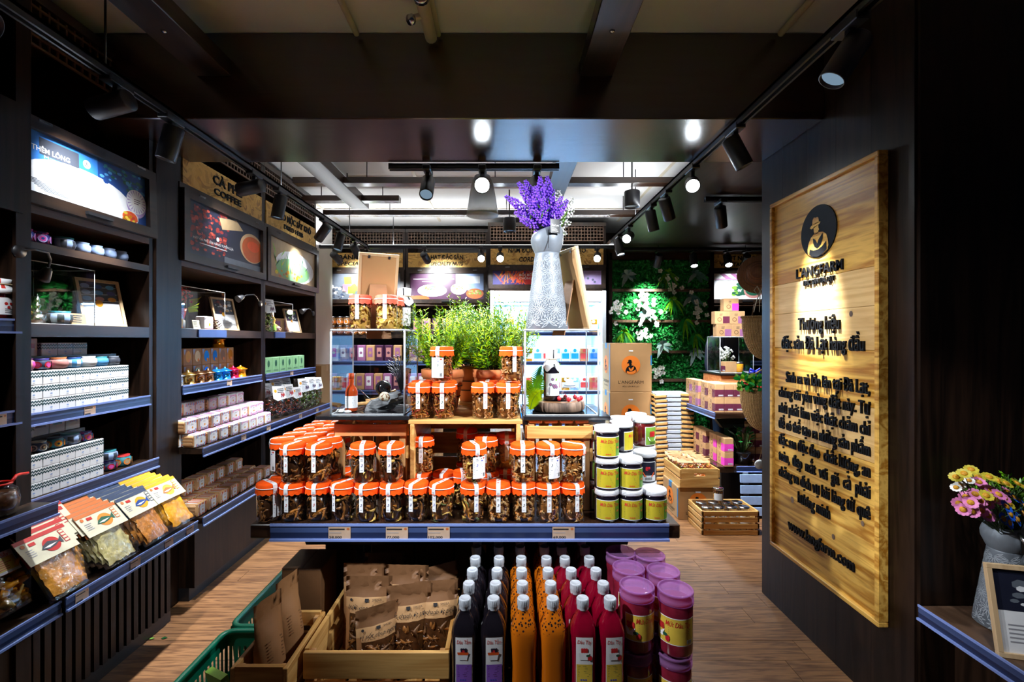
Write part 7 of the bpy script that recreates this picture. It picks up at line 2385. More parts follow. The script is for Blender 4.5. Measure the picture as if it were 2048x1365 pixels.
put('paper_tag', b.mesh('paper_tag'), 'folded brown paper tag on the vase handle string', 'tag', (1.545, 1.395, .60), (0, 0, .2))

# ---------------------------------------------------------------- far side of the shop, beyond the panel
def logo_carton(w, d, h):
    b = B().box(-w / 2, w / 2, -d / 2, d / 2, 0, h - .002, 'cardboard', .003)
    f = B()
    for s in (-1, 1):
        f.box(-w / 2 + .001, w / 2 - .001, .001 if s > 0 else -d / 2 + .001, d / 2 - .001 if s > 0 else -.001, h - .002, h + .001, 'cardboard')
    tp = B().box(-w / 2 - .0012, -w / 2 + .05, -.03, .03, h - .05, h + .0016, 'blue_tape').box(-w / 2 - .0015, -w / 2, -d / 2, -d / 2 + .02, .02, h - .01, 'blue_tape').box(w / 2 - .012, w / 2 + .0012, -d / 2 - .0012, -d / 2 + .01, h * .55, h * .75, 'blue_tape')
    out = [('carton_body', b.mesh('carton_body')), ('flap', f.mesh('flap')), ('tape', tp.mesh('tape'))]
    for fn in (onB(-d / 2 - .0008, 0, 0), onR(-w / 2 - .0008, 0, 0)):
        l = B()
        logo_mark(l, fn, 0, h * .55, w * .225, .0004, 'logo_orange', 'sign_black', 'logo_orange')
        l.text("L'ANGFARM", fn, 'sign_black', w * .075, w * .6, 0, h * .2, .0004)
        l.text('ĐẶC SẢN ĐÀ LẠT', fn, 'sign_black', w * .032, w * .4, 0, h * .11, .0004, bold=.004)
        out.append(('printed_logo', l.mesh('printed_logo')))
    st = B().flat(onB(-d / 2 - .0012, -.02, h * .83), 0, .04, 0, .012, 0, 'paper')
    out.append(('sticker', st.mesh('sticker')))
    return out


LC = logo_carton(.39, .34, .455)
for i, lb in enumerate(('lowest of the logo carton stack, behind the jam jars', 'middle logo carton, half hidden by the jam jar lids', 'topmost logo carton before the plant wall')):
    put('logo_carton', LC, lb, 'carton', (1.173 + .002 * i, 4.47, .001 + .456 * i), (0, 0, 0), 'logo cartons before the plant wall')
# folded baskets with wooden handles
fb = B().box(-.16, .16, -.12, .12, 0, .034, 'basket_grey', .004)
fbp = []
for s in (-1, 1):
    fb2, fb3, fb4 = B(), B(), B()
    fb2.box(-.165, -.05, -.132, -.12, .004, .027, 'band_tan', .003, M=Matrix.Translation((-.012 if s < 0 else .227, 0, 0)) @ Matrix.Rotation(s * .07, 4, 'Y'))
    fb3.tube([(s * .066, -.131, .016), (s * .066, -.134, .016)], .005, 'steel', 8)
    fb4.box(s * .172 - .006, s * .172 + .006, -.12, .12, .006, .026, 'band_tan', .003)
    fbp += [('wooden_handle', fb2.mesh('wooden_handle'), None, [('rivet', fb3.mesh('rivet'))]), ('side_strap', fb4.mesh('side_strap'))]
pal = [('slat_body', fb.mesh('slat_body'))] + fbp
for i in range(22):
    put('folding_basket', pal, 'folded pale basket with tan handles, %s in the stack' % ((ORD[i] + ' from the floor') if i < 11 else (ORD[21 - i] + ' from the top')), 'basket', (1.545 + R.uniform(-.006, .006), 4.33, .001 + .0415 * i), (0, 0, R.uniform(-.03, .03)), 'folded baskets with tan handles')

# second display table
t = thing('side_table', 'second dark display table holding the film-wrapped boxes', 'table')
part('tabletop', B().box(1.665, 3.0, 3.64, 4.6, .776, .82, 'dark_wood_x', .003), t)
rail(t, lambda a, u, o: (1.665 - o, 3.64 + a, u), .95, .82, [], .044)
rail(t, lambda a, u, o: (1.9 + a, 3.64 - o, u), 1.0, .82, [], .044)
part('apron', B().add([(1.72, 3.8, .776), (2.9, 3.8, .776), (2.8, 3.8, .67), (1.80, 3.8, .67), (1.72, 3.86, .776), (2.9, 3.86, .776), (2.8, 3.86, .67), (1.80, 3.86, .67)], [(0, 1, 2, 3), (7, 6, 5, 4), (0, 4, 5, 1), (1, 5, 6, 2), (2, 6, 7, 3), (3, 7, 4, 0)], 'black_metal'), t)
for x in (2.0, 2.75):
    part('leg', B().box(x - .05, x + .05, 4.0, 4.1, .39, .776, 'black_metal', .004), t)
part('lower_shelf', B().box(1.69, 3.0, 3.66, 4.6, .34, .39, 'dark_wood_x', .004), t)
rail(t, lambda a, u, o: (1.84 + a, 3.66 - o, u), 1.0, .39, [], .04)
part('plinth', B().box(1.76, 2.95, 3.74, 4.5, 0, .34, 'black_metal', .004), t)


def tea_box(w, d, h, c, wrap):
    b = B().box(-w / 2, w / 2, -d / 2, d / 2, 0, h, 'kraft_pale', .0015)
    b.flat(onB(-d / 2 - .0004, -w / 2, h * .1), 0, w, 0, h * .5, 0, c)
    b.flat(onR(-w / 2 - .0004, d / 2, h * .05), d * .55, d, 0, h * .55, 0, c)
    b.disc(onR(-w / 2 - .0004, 0, h * .35), -d * .18, 0, h * .17, h * .17, 0, 'kraft_dark', 14)
    b.disc(onR(-w / 2 - .0006, 0, h * .35), -d * .18, 0, h * .12, h * .12, 0, 'kraft_pale', 14)
    lines(b, onR(-w / 2 - .0004, d * .1, h * .8), -.01, .02, 0, 3, h * .07, 'dark_ink')
    g = onB(-d / 2 - .0006, -w * .1, h * .14)
    b.flat(g, 0, w * .5, 0, h * .1, 0, 'paper')
    for q in range(7):
        b.flat(g, w * (.04 + .065 * q), w * (.07 + .065 * q), .001, h * .09, .0003, 'dark_ink')
    out = [('box_body', b.mesh('box_body'))]
    if wrap:
        rg = random.Random(3)
        k = B()
        nx, nz = 7, 7
        vs = [(-w / 2 - .002 - rg.uniform(0, .004), d / 2 - d * i / nx, h * j / nz) for j in range(nz + 1) for i in range(nx + 1)]
        k.add(vs, [(j * (nx + 1) + i, j * (nx + 1) + i + 1, (j + 1) * (nx + 1) + i + 1, (j + 1) * (nx + 1) + i) for j in range(nz) for i in range(nx)], 'film')
        out.append(('film_wrap', k.mesh('film_wrap')))
    return out


TB = [tea_box(.072, .13, .112, c, w) for c, w in (('maroon', True), ('mauve', True), ('hot_pink', False), ('maroon', False))]
for tr in range(2):
    for r in range(4):
        for c in range(5 if r == 0 else 1 if r > 1 else 2):
            put('tea_box', TB[0 if r < 2 else 1], 'film-wrapped maroon box, %s along the table edge, %s from the rail, %s layer' % (ORD[r], ORD[c], ('lower', 'upper')[tr]), 'box', (1.715 + c * .0745, 3.74 + r * .137 + (.05 if r > 1 else 0), .8208 + tr * .1125), (0, 0, R.uniform(-.02, .02)), 'film-wrapped boxes')
for tr in range(2):
    for r, (x, y, k) in enumerate(((1.78, 3.72, 2), (1.78, 3.86, 2), (1.76, 4.02, 3), (1.76, 4.16, 3))):
        put('tea_box', TB[k], 'kraft box with %s end under the side table, %s back, %s' % ({2: 'a pink', 3: 'a maroon'}[k], ORD[r], ('lower', 'upper')[tr]), 'box', (x, y, .3908 + tr * .1125), (0, 0, R.uniform(-.02, .02)), 'boxes under the side table')
for tr in range(3):
    for c in range(3):
        put('tea_box', TB[3], 'kraft box behind the glossy plant, %s from it, %s layer' % (ORD[c], ORD[tr]), 'box', (2.02 + c * .09, 3.86, .3908 + tr * .1125), (0, 0, pi / 2 * 0), 'boxes behind the glossy plant', (1.15, 1, 1))
put('pine_crate', crate(.50, .34, .27, 1, 'y', 'reddened_pine_x', 'reddened_pine_x', posts=False, bottom=3, inverted=True), 'orange-brown wooden box turned over on the side table', 'crate', (2.10, 4.12, .8208), None, 'crates beyond the panel')
put('black_tray', B().box(1.84, 2.4, 3.92, 4.36, 1.0965, 1.112, 'black_gloss', .002).mesh('black_tray'), 'flat black tray on the turned-over box', 'tray', (0, 0, 0), None, 'black trays')
case('display_case', 'clear display case with white blossoms on the side table', 1.87, 2.16, 4.0, 4.25, 1.112, 1.425, .007)
for i, (x, z, k, lb) in enumerate(((1.935, 1.4265, 1, 'bottom layer by the person'), (2.07, 1.4265, 1, 'bottom layer by the straw bag'), (1.92, 1.54, 3, 'middle layer by the person'), (2.055, 1.54, 1, 'middle layer by the straw bag'), (2.0, 1.6535, 2, 'alone on top'))):
    put('tea_box', TB[k], 'kraft box of the pyramid on the blossom case, ' + lb, 'box', (x, 4.1, z), (0, 0, pi / 2 + R.uniform(-.1, .02)), 'kraft box pyramid')
b = B()
s = B()
for i in range(34):
    a, q = R.uniform(0, 2 * pi), R.random()
    e = Vector((cos(a) * .075 * q, sin(a) * .06 * q, .12 + .1 * R.random()))
    s.tube([(0, 0, 0), e * .6, e], .0012, 'stem_green', 4)
    b.lathe([(.0001, -.011), (.012, 0), (.0001, .011)], 'petal_white', 7, M=Matrix.Translation(e))
    b.lathe([(.0001, -.009), (.009, 0), (.0001, .009)], 'petal_white', 6, M=Matrix.Translation(e + Vector((.012, .004, -.012))))
t = thing('white_blossom', 'white blossom branch in the clear case on the side table', 'flower', (1.98, 4.14, 1.1135))
part('twig', s, t); part('blossoms', b, t, kind='stuff')
put('honey_jar', [('glass_body', B().lathe([(.035, 0), (.04, .005), (.04, .07), (.036, .075)], 'honey', 18).mesh('glass_body')), ('lid', B().lathe([(.038, .074), (.038, .09), (.0001, .091)], 'steel', 18).mesh('lid'))], 'golden honey jar in the blossom case', 'jar', (2.06, 4.06, 1.1135))
put('tea_box', TB[3], 'small kraft box standing in the blossom case', 'box', (1.97, 4.05, 1.1135), (0, 0, -1.4), 'box in the blossom case', .85)
b = B()
for s_ in (-1, 1):
    b.add([(0, 0, 0), (s_ * .05, 0, -.12), (s_ * .02, -.01, -.13)], [(0, 1, 2)], 'ribbon_blue')
    b.tube([(0, 0, 0), (s_ * .04, 0, .025), (s_ * .05, 0, -.005), (0, 0, 0)], .008, 'ribbon_blue', 6)
put('blue_ribbon', b.mesh('blue_ribbon'), 'blue ribbon bow by the turned-over box', 'ribbon', (2.12, 3.9, 1.13))


# a shop assistant, mostly hidden
def person(label, loc, rz):
    def skin(nm, chain, edges, mats, parent, levels=2):
        me = bpy.data.meshes.new(nm)
        me.from_pydata([c[0] for c in chain], edges, [])
        o = bpy.data.objects.new(nm, me)
        COL.objects.link(o)
        m = o.modifiers.new('skin', 'SKIN')
        m.use_smooth_shade = True
        for v, c in zip(me.skin_vertices[0].data, chain):
            v.radius = c[1] if hasattr(c[1], '__len__') else (c[1], c[1])
        me.skin_vertices[0].data[0].use_root = True
        o.modifiers.new('smooth', 'SUBSURF').levels = levels
        o.modifiers['smooth'].render_levels = levels
        me.materials.append(MT[mats])
        o.parent = parent
        return o
    t = thing('person', label, 'person', loc, (0, 0, rz))
    V = [((0, 0, .95), (.16, .11)), ((0, 0, 1.12), (.14, .1)), ((0, 0, 1.3), (.17, .11)), ((0, 0, 1.42), (.12, .08)), ((0, .0, 1.50), .052), ((0, -.01, 1.56), .06),
         ((.19, 0, 1.39), .06), ((.24, -.02, 1.12), .045), ((.21, -.14, .93), .035), ((-.19, 0, 1.39), .06), ((-.24, -.02, 1.12), .045), ((-.21, -.14, .93), .035),
         ((.09, 0, .86), .095), ((.1, -.01, .48), .062), ((.1, .01, .08), .042), ((-.09, 0, .86), .095), ((-.1, -.01, .48), .062), ((-.1, .01, .08), .042), ((.1, -.13, .03), .035), ((-.1, -.13, .03), .035)]
    E = [(0, 1), (1, 2), (2, 3), (3, 4), (4, 5), (3, 6), (6, 7), (7, 8), (3, 9), (9, 10), (10, 11), (0, 12), (12, 13), (13, 14), (0, 15), (15, 16), (16, 17), (14, 18), (17, 19)]
    skin('clothed_body', V, E, 'navy_cloth', t)
    h = B().lathe([(.0001, 1.52), (.045, 1.525), (.068, 1.56), (.078, 1.62), (.078, 1.67), (.066, 1.72), (.035, 1.75), (.0001, 1.757)], 'skin', 24)
    h.add([(-.012, -.075, 1.615), (.012, -.075, 1.615), (0, -.1, 1.617), (0, -.076, 1.655)], [(0, 1, 2), (1, 3, 2), (3, 0, 2)], 'skin')
    for s in (-1, 1):
        h.disc(onB(-.0735, s * .028, 1.655), 0, 0, .011, .006, .002, 'paper', 12)
        h.disc(onB(-.0755, s * .028, 1.655), 0, 0, .005, .005, .002, 'hair', 10)
        h.box(s * .078 - .008, s * .078 + .008, -.012, .018, 1.615, 1.67, 'skin', .005)
    h.disc(onB(-.0735, 0, 1.585), 0, 0, .02, .006, .002, 'dusty_pink', 12)
    part('head', h, t)
    part('hair', B().lathe([(.081, 1.665), (.083, 1.69), (.072, 1.735), (.04, 1.765), (.0001, 1.77)], 'hair', 24), t)
    for sx in (-1, 1):
        hand = B().box(-.02, .02, -.045, .0, -.035, .035, 'skin', .012)
        for k in range(4):
            hand.tube([(-.0, -.04, .026 - .017 * k), (-.004, -.07, .026 - .018 * k), (-.014, -.088 + .006 * abs(k - 1.5), .022 - .016 * k)], .008, 'skin', 6, .8)
        hand.tube([(0, -.01, .033), (-.02, -.03, .05), (-.03, -.05, .048)], .009, 'skin', 6, .8)
        part('hand', hand, t, loc=(sx * .21, -.17, .925))


person('person in a dark navy top standing behind the kraft box pyramid', (2.30, 4.78, 0), .3)

# potted plants under the side table
cy = B()
for i in range(900):
    z = R.random() ** .8
    r_ = .065 * (1 - z) ** .7 + .006
    a = R.uniform(0, 2 * pi)
    p = Vector((cos(a) * r_ * R.uniform(.6, 1), sin(a) * r_ * R.uniform(.6, 1), .13 + .24 * z))
    d = Vector((cos(a), sin(a), 1.1)).normalized() * .034
    s = d.cross(Vector((0, 0, 1))).normalized() * .003
    cy.add([p, p + d * .5 + s, p + d, p + d * .5 - s], [(0, 1, 2, 3)], R.choice(['leaf_green', 'leaf_deep', 'leaf_wall']))
t = thing('potted_cypress', 'small feathery cypress in a white pot by the folded baskets', 'plant', (1.76, 4.36, .391))
part('pot', B().lathe([(.035, 0), (.045, .1), (.047, .105), (.042, .1), (.0001, .095)], 'white_lid', 20), t)
part('stem', B().tube([(0, 0, .09), (0, 0, .3)], .006, 'stem_green', 6), t)
part('foliage', cy, t, kind='stuff')
t = thing('potted_plant', 'dark glossy-leaved plant in a black pot under the side table', 'plant', (1.93, 3.74, .391))
part('pot', B().lathe([(.05, 0), (.062, .09), (.065, .1), (.058, .1), (.0001, .095)], 'black_gloss', 20), t)
b = B(); s = B()
for i in range(44):
    a, e = R.uniform(0, 2 * pi), R.uniform(.1, 1.2)
    c = Vector((cos(a) * .1 * sin(e), sin(a) * .08 * sin(e), .13 + .15 * cos(e)))
    s.tube([(0, 0, .09), c * .7, c], .002, 'stem_green', 4)
    d = Vector((cos(a), sin(a), R.uniform(-.3, .8))).normalized() * .06
    w = d.cross(Vector((.1, .2, 1))).normalized() * .018
    b.add([c, c + d * .5 + w, c + d, c + d * .5 - w], [(0, 1, 2, 3)], R.choice(['leaf_deep', 'leaf_deep', 'leaf_blue', 'leaf_silver'] if i % 3 == 0 else ['leaf_deep']))
part('stems', s, t); part('foliage', b, t, kind='stuff')

# cartons, crate of packets, crate of jars by the aisle
put('logo_carton', logo_carton(.31, .34, .25), 'logo carton on the floor under the crate of snack packets', 'carton', (1.50, 3.745, .001), None, 'cartons by the aisle')
put('pine_crate', crate(.31, .36, .14, 2, 'y', 'pine_x', 'pine_y'), 'pine crate of clear snack packets on the logo carton', 'crate', (1.51, 3.745, .2535), None, 'crates beyond the panel')
snp = [('film_bag', weld(pouch(B(), .13, .2, .035, lambda u, v: 'kraft_pale' if v > .8 else 'film', 6, 10, wob=.003, seed=41)).mesh('film_bag')), ('contents', clutter(34, 1, .02, .14, ['band_orange', 'food_tan', 'sienna', 'leaf_lime'], .035, .018, 41, (.05, .01)).mesh('contents'), 'stuff')]
for r in range(5):
    for c in range(2):
        put('snack_packet', snp, 'clear snack packet in the crate on the carton, %s back, %s from the baskets' % (ORD[r], ORD[c]), 'packet', (1.435 + .14 * c, 3.62 + r * .062, .27), (-.5, 0, R.uniform(-.2, .2)), 'snack packets')
put('pine_crate', crate(.41, .26, .17, 4, 'xy', 'pine_x', 'pine_y', gap=.012), 'low pine crate of silver-lidded jars on the floor', 'crate', (1.615, 3.42, .001), None, 'crates beyond the panel')
for p_ in [o for o in bpy.data.objects if o.name.startswith('pine_crate') and o.location.y == 3.42]:
    pass
SJ = [('glass_body', B().lathe([(.034, 0), (.038, .005), (.038, .085), (.034, .095)], 'jar_glass', 18).mesh('glass_body')), ('contents', clutter(50, .034, .005, .075, ['food_amber', 'food_brown', 'food_gold'], .025, .012, 61).mesh('contents'), 'stuff'),
      ('lid', B().lathe([(.038, .094), (.0385, .108), (.036, .11), (.0001, .1095)], 'silver', 20).mesh('lid')), ('paper_label', B().patch(.0385, -.8, .8, .02, .07, 'paper', 8).mesh('paper_label'))]
for r in range(2):
    for c in range(4):
        put('silver_lid_jar', SJ, 'silver-lidded jar in the low crate, %s row, %s from the carton' % (('front', 'back')[r], ORD[c]), 'jar', (1.475 + .09 * c, 3.36 + .1 * r, .012), (0, 0, R.uniform(-.5, .5)), 'silver-lidded jars', (1, 1, 1.55))
put('silver_lid_jar', SJ, 'silver-lidded jar standing on top of the others in the low crate', 'jar', (1.60, 3.455, .1836), (0, 0, -.4), 'silver-lidded jars')
b = B()
for k in range(4):
    b.box(-.25, .25, -.008, .008, .02 + .085 * k, .085 + .085 * k, 'powder', .002)
for s_ in (-1, 1):
    b.box(s_ * .2 - .02, s_ * .2 + .02, .008, .02, 0, .35, 'slate', .002)
put('folded_crate', b.mesh('folded_crate'), 'grey slatted crate side leaning under the side table', 'crate', (2.10, 3.60, .001), (-.06, 0, 0), 'crates beyond the panel')

# straw hat and bags hanging at the back of the panel
def straw_bag(w, h, dp):
    b = B()
    n, m = 72, 34
    vs = []
    for j in range(m + 1):
        v = j / m
        k = math.sqrt(max(0, 1 - (1 - v) ** 2.4)) * .92 + .08
        for i in range(n):
            a = 2 * pi * i / n
            bump = 1 + .007 * ((j // 1 + i // 2) % 2) + .004 * (j % 2)
            vs.append((w / 2 * k * cos(a) * bump, dp / 2 * k * sin(a) * bump, h * v))
    b.add(vs, [(j * n + i, j * n + (i + 1) % n, (j + 1) * n + (i + 1) % n, (j + 1) * n + i) for j in range(m) for i in range(n)] + [tuple(range(n))[::-1]], 'straw', True)
    hd = B()
    for s in (-1, 1):
        hd.tube([(-w * .2, s * dp * .4, h * .98), (-w * .18, s * dp * .3, h * 1.3), (0, s * dp * .1, h * 1.5), (w * .18, s * dp * .3, h * 1.3), (w * .2, s * dp * .4, h * .98)], .006, 'kraft_dark', 6)
    rm = B().tube([(w / 2 * cos(2 * pi * i / n) * 1.0, dp / 2 * sin(2 * pi * i / n), h) for i in range(n)], .008, 'straw', 6, closed=True)
    return [('woven_body', b.mesh('woven_body')), ('rim', rm.mesh('rim')), ('handle', hd.mesh('handle'))]


SBG = straw_bag(.34, .26, .14)
put('straw_bag', SBG, 'round woven straw bag hanging on the panel back, upper one', 'bag', (1.592, 2.78, 1.275), (0, 0, .15), 'hanging straw bags')
put('straw_bag', SBG, 'woven straw bag filled with artificial leaves, lower one on the panel back', 'bag', (1.585, 2.78, .845), (0, 0, .1), 'hanging straw bags')
b = B(); s = B()
for i in range(240):
    c = Vector((R.uniform(-.17, .13), R.uniform(-.07, .06), .0 + R.uniform(0, .09)))
    d = Vector((R.gauss(0, 1), R.gauss(0, .6), R.uniform(.1, 1.2))).normalized() * R.uniform(.03, .045)
    w = d.cross(Vector((R.random(), 1, .2))).normalized() * .011
    b.add([c, c + d * .3 + w * .8, c + d * .65 + w * .8, c + d, c + d * .65 - w * .8, c + d * .3 - w * .8], [(0, 1, 2, 3, 4, 5)], R.choice(['leaf_green', 'leaf_wall', 'leaf_wall', 'sprout']))
for i in range(7):
    s.lathe([(.0001, -.006), (.008, 0), (.0001, .006)], 'berry_red', 8, M=Matrix.Translation((R.uniform(-.18, .0), -.07, R.uniform(0, .07))))
t = thing('leaf_bunch', 'bunch of green artificial leaves with red buds in the lower straw bag', 'plant', (1.575, 2.76, 1.09))
part('foliage', b, t, kind='stuff'); part('buds', s, t, kind='stuff')
hat = B().lathe([(.0001, .075), (.05, .073), (.085, .06), (.092, .03), (.095, .0), (.13, -.012), (.17, -.012), (.172, -.016)], 'straw_hat', 40)
t = thing('straw_hat', 'brown woven straw hat hanging at the panel back above the bags', 'hat', (1.50, 2.72, 1.79), (radians(80), 0, -.5))
t.scale = (.68, .68, .68)
part('woven_body', hat, t)
part('hat_band', B().lathe([(.0965, .004), (.0955, .022)], 'kraft_dark', 40), t)
b = B()
for s_ in (-1, 1):
    b.tube([(0, 0, 0), (.02 * s_, -.005, .03), (.035 * s_, 0, .005), (.012 * s_, 0, -.02), (0, 0, 0)], .003, 'card_cream', 6)
    b.tube([(0, 0, 0), (.01 * s_ - .012, 0, -.06), (.016 * s_ - .02, 0, -.12)], .0035, 'card_cream', 6, .5)
b.tube([(0, 0, 0), (.02, 0, .02), (.03, 0, .05), (.035, .0, .09)], .003, 'card_cream', 5)
put('straw_bow', b.mesh('straw_bow'), 'pale raffia bow tied below the straw hat strap', 'bow', (1.475, 2.66, 1.68))
put('leather_strap', B().tube([(0, 0, 0), (.0, .03, .1), (.01, 0, .25), (.03, -.05, .45), (.03, -.112, .5)], .008, 'kraft_dark', 6).mesh('leather_strap'), 'brown strap hanging above the straw hat', 'strap', (1.50, 2.66, 1.70))
put('round_tag', B().lathe([(.03, 0), (.03, .004), (.0001, .004)], 'paper', 24, M=Matrix.Rotation(pi / 2, 4, 'X')).tube([(0, 0, .028), (-.02, -.1, .18), (-.045, -.168, .25)], .0015, 'tan', 4).mesh('round_tag'), 'white round tag at the panel edge near the side table', 'tag', (1.63, 2.95, .60))
# cartons beside the white pier
for i, (x, y, z, h, lb) in enumerate(((-1.86, 4.50, .001, .55, 'tall brown carton between the herb cabinet and the white pier, bottom'), (-1.86, 4.50, .552, .6, 'brown carton between the herb cabinet and the white pier, top'))):
    put('carton', [('carton_body', B().box(-.12, .12, -.14, .14, 0, h, 'cardboard', .003).mesh('carton_body')), ('tape', B().box(-.1205, .1205, -.02, .02, h - .06, h + .001, 'kraft_pale').mesh('tape'))], lb, 'carton', (x, y, z), None, 'cartons by the pier')
put('board', B().box(-1.83, -1.80, 4.285, 4.34, .0, 1.80, 'pine_z', .003).mesh('board'), 'upright pale wooden board beside the herb cabinet', 'board', (0, 0, .001))
for i, (px, py) in enumerate(((322, 1278), (297, 1279))):
    p = U(px, py, EYE * FOC / (py - 680))
    put('fallen_leaf', B().add([(0, 0, .001), (.012, .008, .004), (.03, .004, .002), (.014, -.007, .003)], [(0, 1, 2, 3)], ('leaf_deep', 'sprout')[i]).mesh('fallen_leaf'), ('dark green', 'small pale green')[i] + ' leaf scrap on the aisle floor', 'leaf', (p.x, p.y, .0005))


# ---------------------------------------------------------------- track lights
def track(label, a, b_, up=0):
    a, b_ = Vector(a), Vector(b_)
    t = thing('lighting_track', label, 'light track', a)
    d = b_ - a
    ax = 0 if abs(d.x) > abs(d.y) else 1
    b = B()
    w, h = .018, .032
    if ax == 0:
        b.box(0, d.x, -w, -w * .5, 0, h, 'black_metal').box(0, d.x, w * .5, w, 0, h, 'black_metal').box(0, d.x, -w, w, h * .6, h, 'black_metal')
    else:
        b.box(-w, -w * .5, 0, d.y, 0, h, 'black_metal').box(w * .5, w, 0, d.y, 0, h, 'black_metal').box(-w, w, 0, d.y, h * .6, h, 'black_metal')
    part('track_channel', b, t)
    lo_, hi_ = (0, d.x) if ax == 0 else (max(0, 2.62 - a.y), d.y)
    if up:  # added glowing strip and area light, there to brighten the far ceiling
        s_ = B().box(lo_ + .02, hi_ - .02, -.008, .008, h, h + .004, 'added_strip') if ax == 0 else B().box(-.008, .008, lo_, hi_ - .02, h, h + .004, 'added_strip')
        part('added_strip', s_, t)
        li = bpy.data.lights.new('added_uplight', 'AREA')
        li.shape, li.size, li.size_y, li.energy, li.color = 'RECTANGLE', hi_ - lo_, .02, UPW * up * (hi_ - lo_), (.9, .95, 1.0)
        q = bpy.data.objects.new('added_uplight', li)
        COL.objects.link(q)
        q.parent = t
        c_ = (lo_ + hi_) / 2
        q.location = (c_, 0, h + .008) if ax == 0 else (0, c_, h + .008)
        q.rotation_euler = (pi, 0, 0) if ax == 0 else (pi, 0, pi / 2)
    n = max(2, int(d.length / 1.3))
    for i in range(n):
        p = d * ((i + .5) / n)
        part('hanger_rod', B().tube([p + Vector((0, 0, .03)), p + Vector((0, 0, (2.77 if not 2.0 < (a + p).y < 2.6 else 2.385) - a.z))], .004, 'black_metal', 6), t)


TZL = 2.36
track('long black light track above the cabinets with the chevron boxes', (-1.45, -.3, TZL), (-1.45, 4.95, TZL), .2)
track('long black light track along the side of the pine sign', (1.05, -.3, TZL), (1.05, 4.5, TZL), .8)
track('short black light track just behind the deep beam', (-.655, 2.6, TZL), (.305, 2.6, TZL), 1.3)
track('black light track in front of the far cabinets', (-1.95, 4.83, TZL), (1.16, 4.83, TZL), 1.2)
track('short black light track branching off above the straw hat', (1.39, 3.2, TZL), (2.4, 3.2, TZL))
track('black light track in front of the plant wall', (1.16, 4.86, TZL - .02), (3.0, 4.86, TZL - .02))
BODY = B().lathe([(.0001, .052), (.034, .052), (.0385, .047), (.0385, -.092), (.0372, -.096), (.0345, -.096), (.034, -.084)], 'black_metal', 26).mesh('lamp_body')
LENS = {True: B().lathe([(.0001, -.0845), (.0342, -.0845)], 'lamp_lens', 24).mesh('lens'), False: B().lathe([(.0001, -.0845), (.0342, -.0845)], 'lamp_lens_soft', 24).mesh('lens')}
ARM = B().box(-.011, .011, -.011, .011, -.07, 0, 'black_metal', .003).box(-.022, .022, -.055, .055, -.016, .012, 'black_metal', .003).mesh('track_adapter')
BODYN = 0


def spot(label, pos, aim, watts, size=46, hot=False, blend=.55, col=(.91, .955, 1.0), sc=1.0, drop=.085, beam=None):
    t = thing('track_spotlight', label, 'spotlight', pos, None, 'track spotlights')
    part('track_adapter', ARM, t)
    c = Vector((0, 0, -drop))
    d = (Vector(aim) - Vector(pos) - c).normalized()
    q = d.to_track_quat('-Z', 'Y').to_euler()
    o = part('lamp_body', BODY, t, loc=c, rot=q)
    o.scale = (sc, sc, sc)
    part('lens', LENS[hot], o)
    li = bpy.data.lights.new('spot', 'SPOT')
    li.energy, li.spot_size, li.spot_blend, li.color, li.shadow_soft_size = watts, radians(size), blend, col, .03
    lo = bpy.data.objects.new('spot', li)
    COL.objects.link(lo)
    lo.parent = t
    lo.location = c + d * .103 * sc
    lo.rotation_euler = q if beam is None else (Vector(beam) - Vector(pos) - lo.location).to_track_quat('-Z', 'Y').to_euler()
    return t


W0 = 110.0
L, RT, CT, FT = -1.45, 1.05, 2.6, 4.83
# on the long track by the cabinets
spot('black spotlight nearest the viewer on the cabinet track', (L, .55, TZL), (-.2, 1.5, 1.15), W0 * 2.2, 46, blend=.8)
spot('second black spotlight on the cabinet track, out over the aisle', (L, 1.05, TZL), (-1.62, 1.75, .65), W0 * .3, 56)
spot('black spotlight lying level, aimed at the blue lit picture', (L, 1.72, TZL), (-1.75, 1.745, 2.22), W0 * .5, 70, blend=1.0, drop=.075, beam=(-1.75, 1.90, 1.97))
spot('black spotlight hanging straight down before the dark post', (L, 2.0, TZL), (-1.76, 1.98, 1.15), W0 * 1.6, 50)
spot('black spotlight lying level below the coffee sign', (L, 2.66, TZL), (-1.75, 2.70, 2.24), W0 * .16, 80, blend=1.0, drop=.075, beam=(-1.75, 2.9, 2.0))
spot('black spotlight tilted towards the coffee packs', (L, 2.96, TZL), (-1.66, 2.85, .8), W0 * 2.6, 58)
spot('black spotlight with a lit lens before the herb picture', (L, 3.69, TZL), (-1.74, 3.85, 2.0), W0 * .35, 56, True)
spot('black spotlight further along, over the herb bags', (L, 4.04, TZL), (-1.7, 3.7, .85), W0 * 1.6, 56)
spot('black spotlight at the far end of the cabinet track', (L, 4.45, TZL), (-1.3, 5.3, 1.6), W0 * .8, 60)
spot('black spotlight out of sight on the cabinet track, turned to the sign', (L, 1.2, TZL), (1.40, 2.03, 1.0), W0 * 2.2, 38, blend=.7)
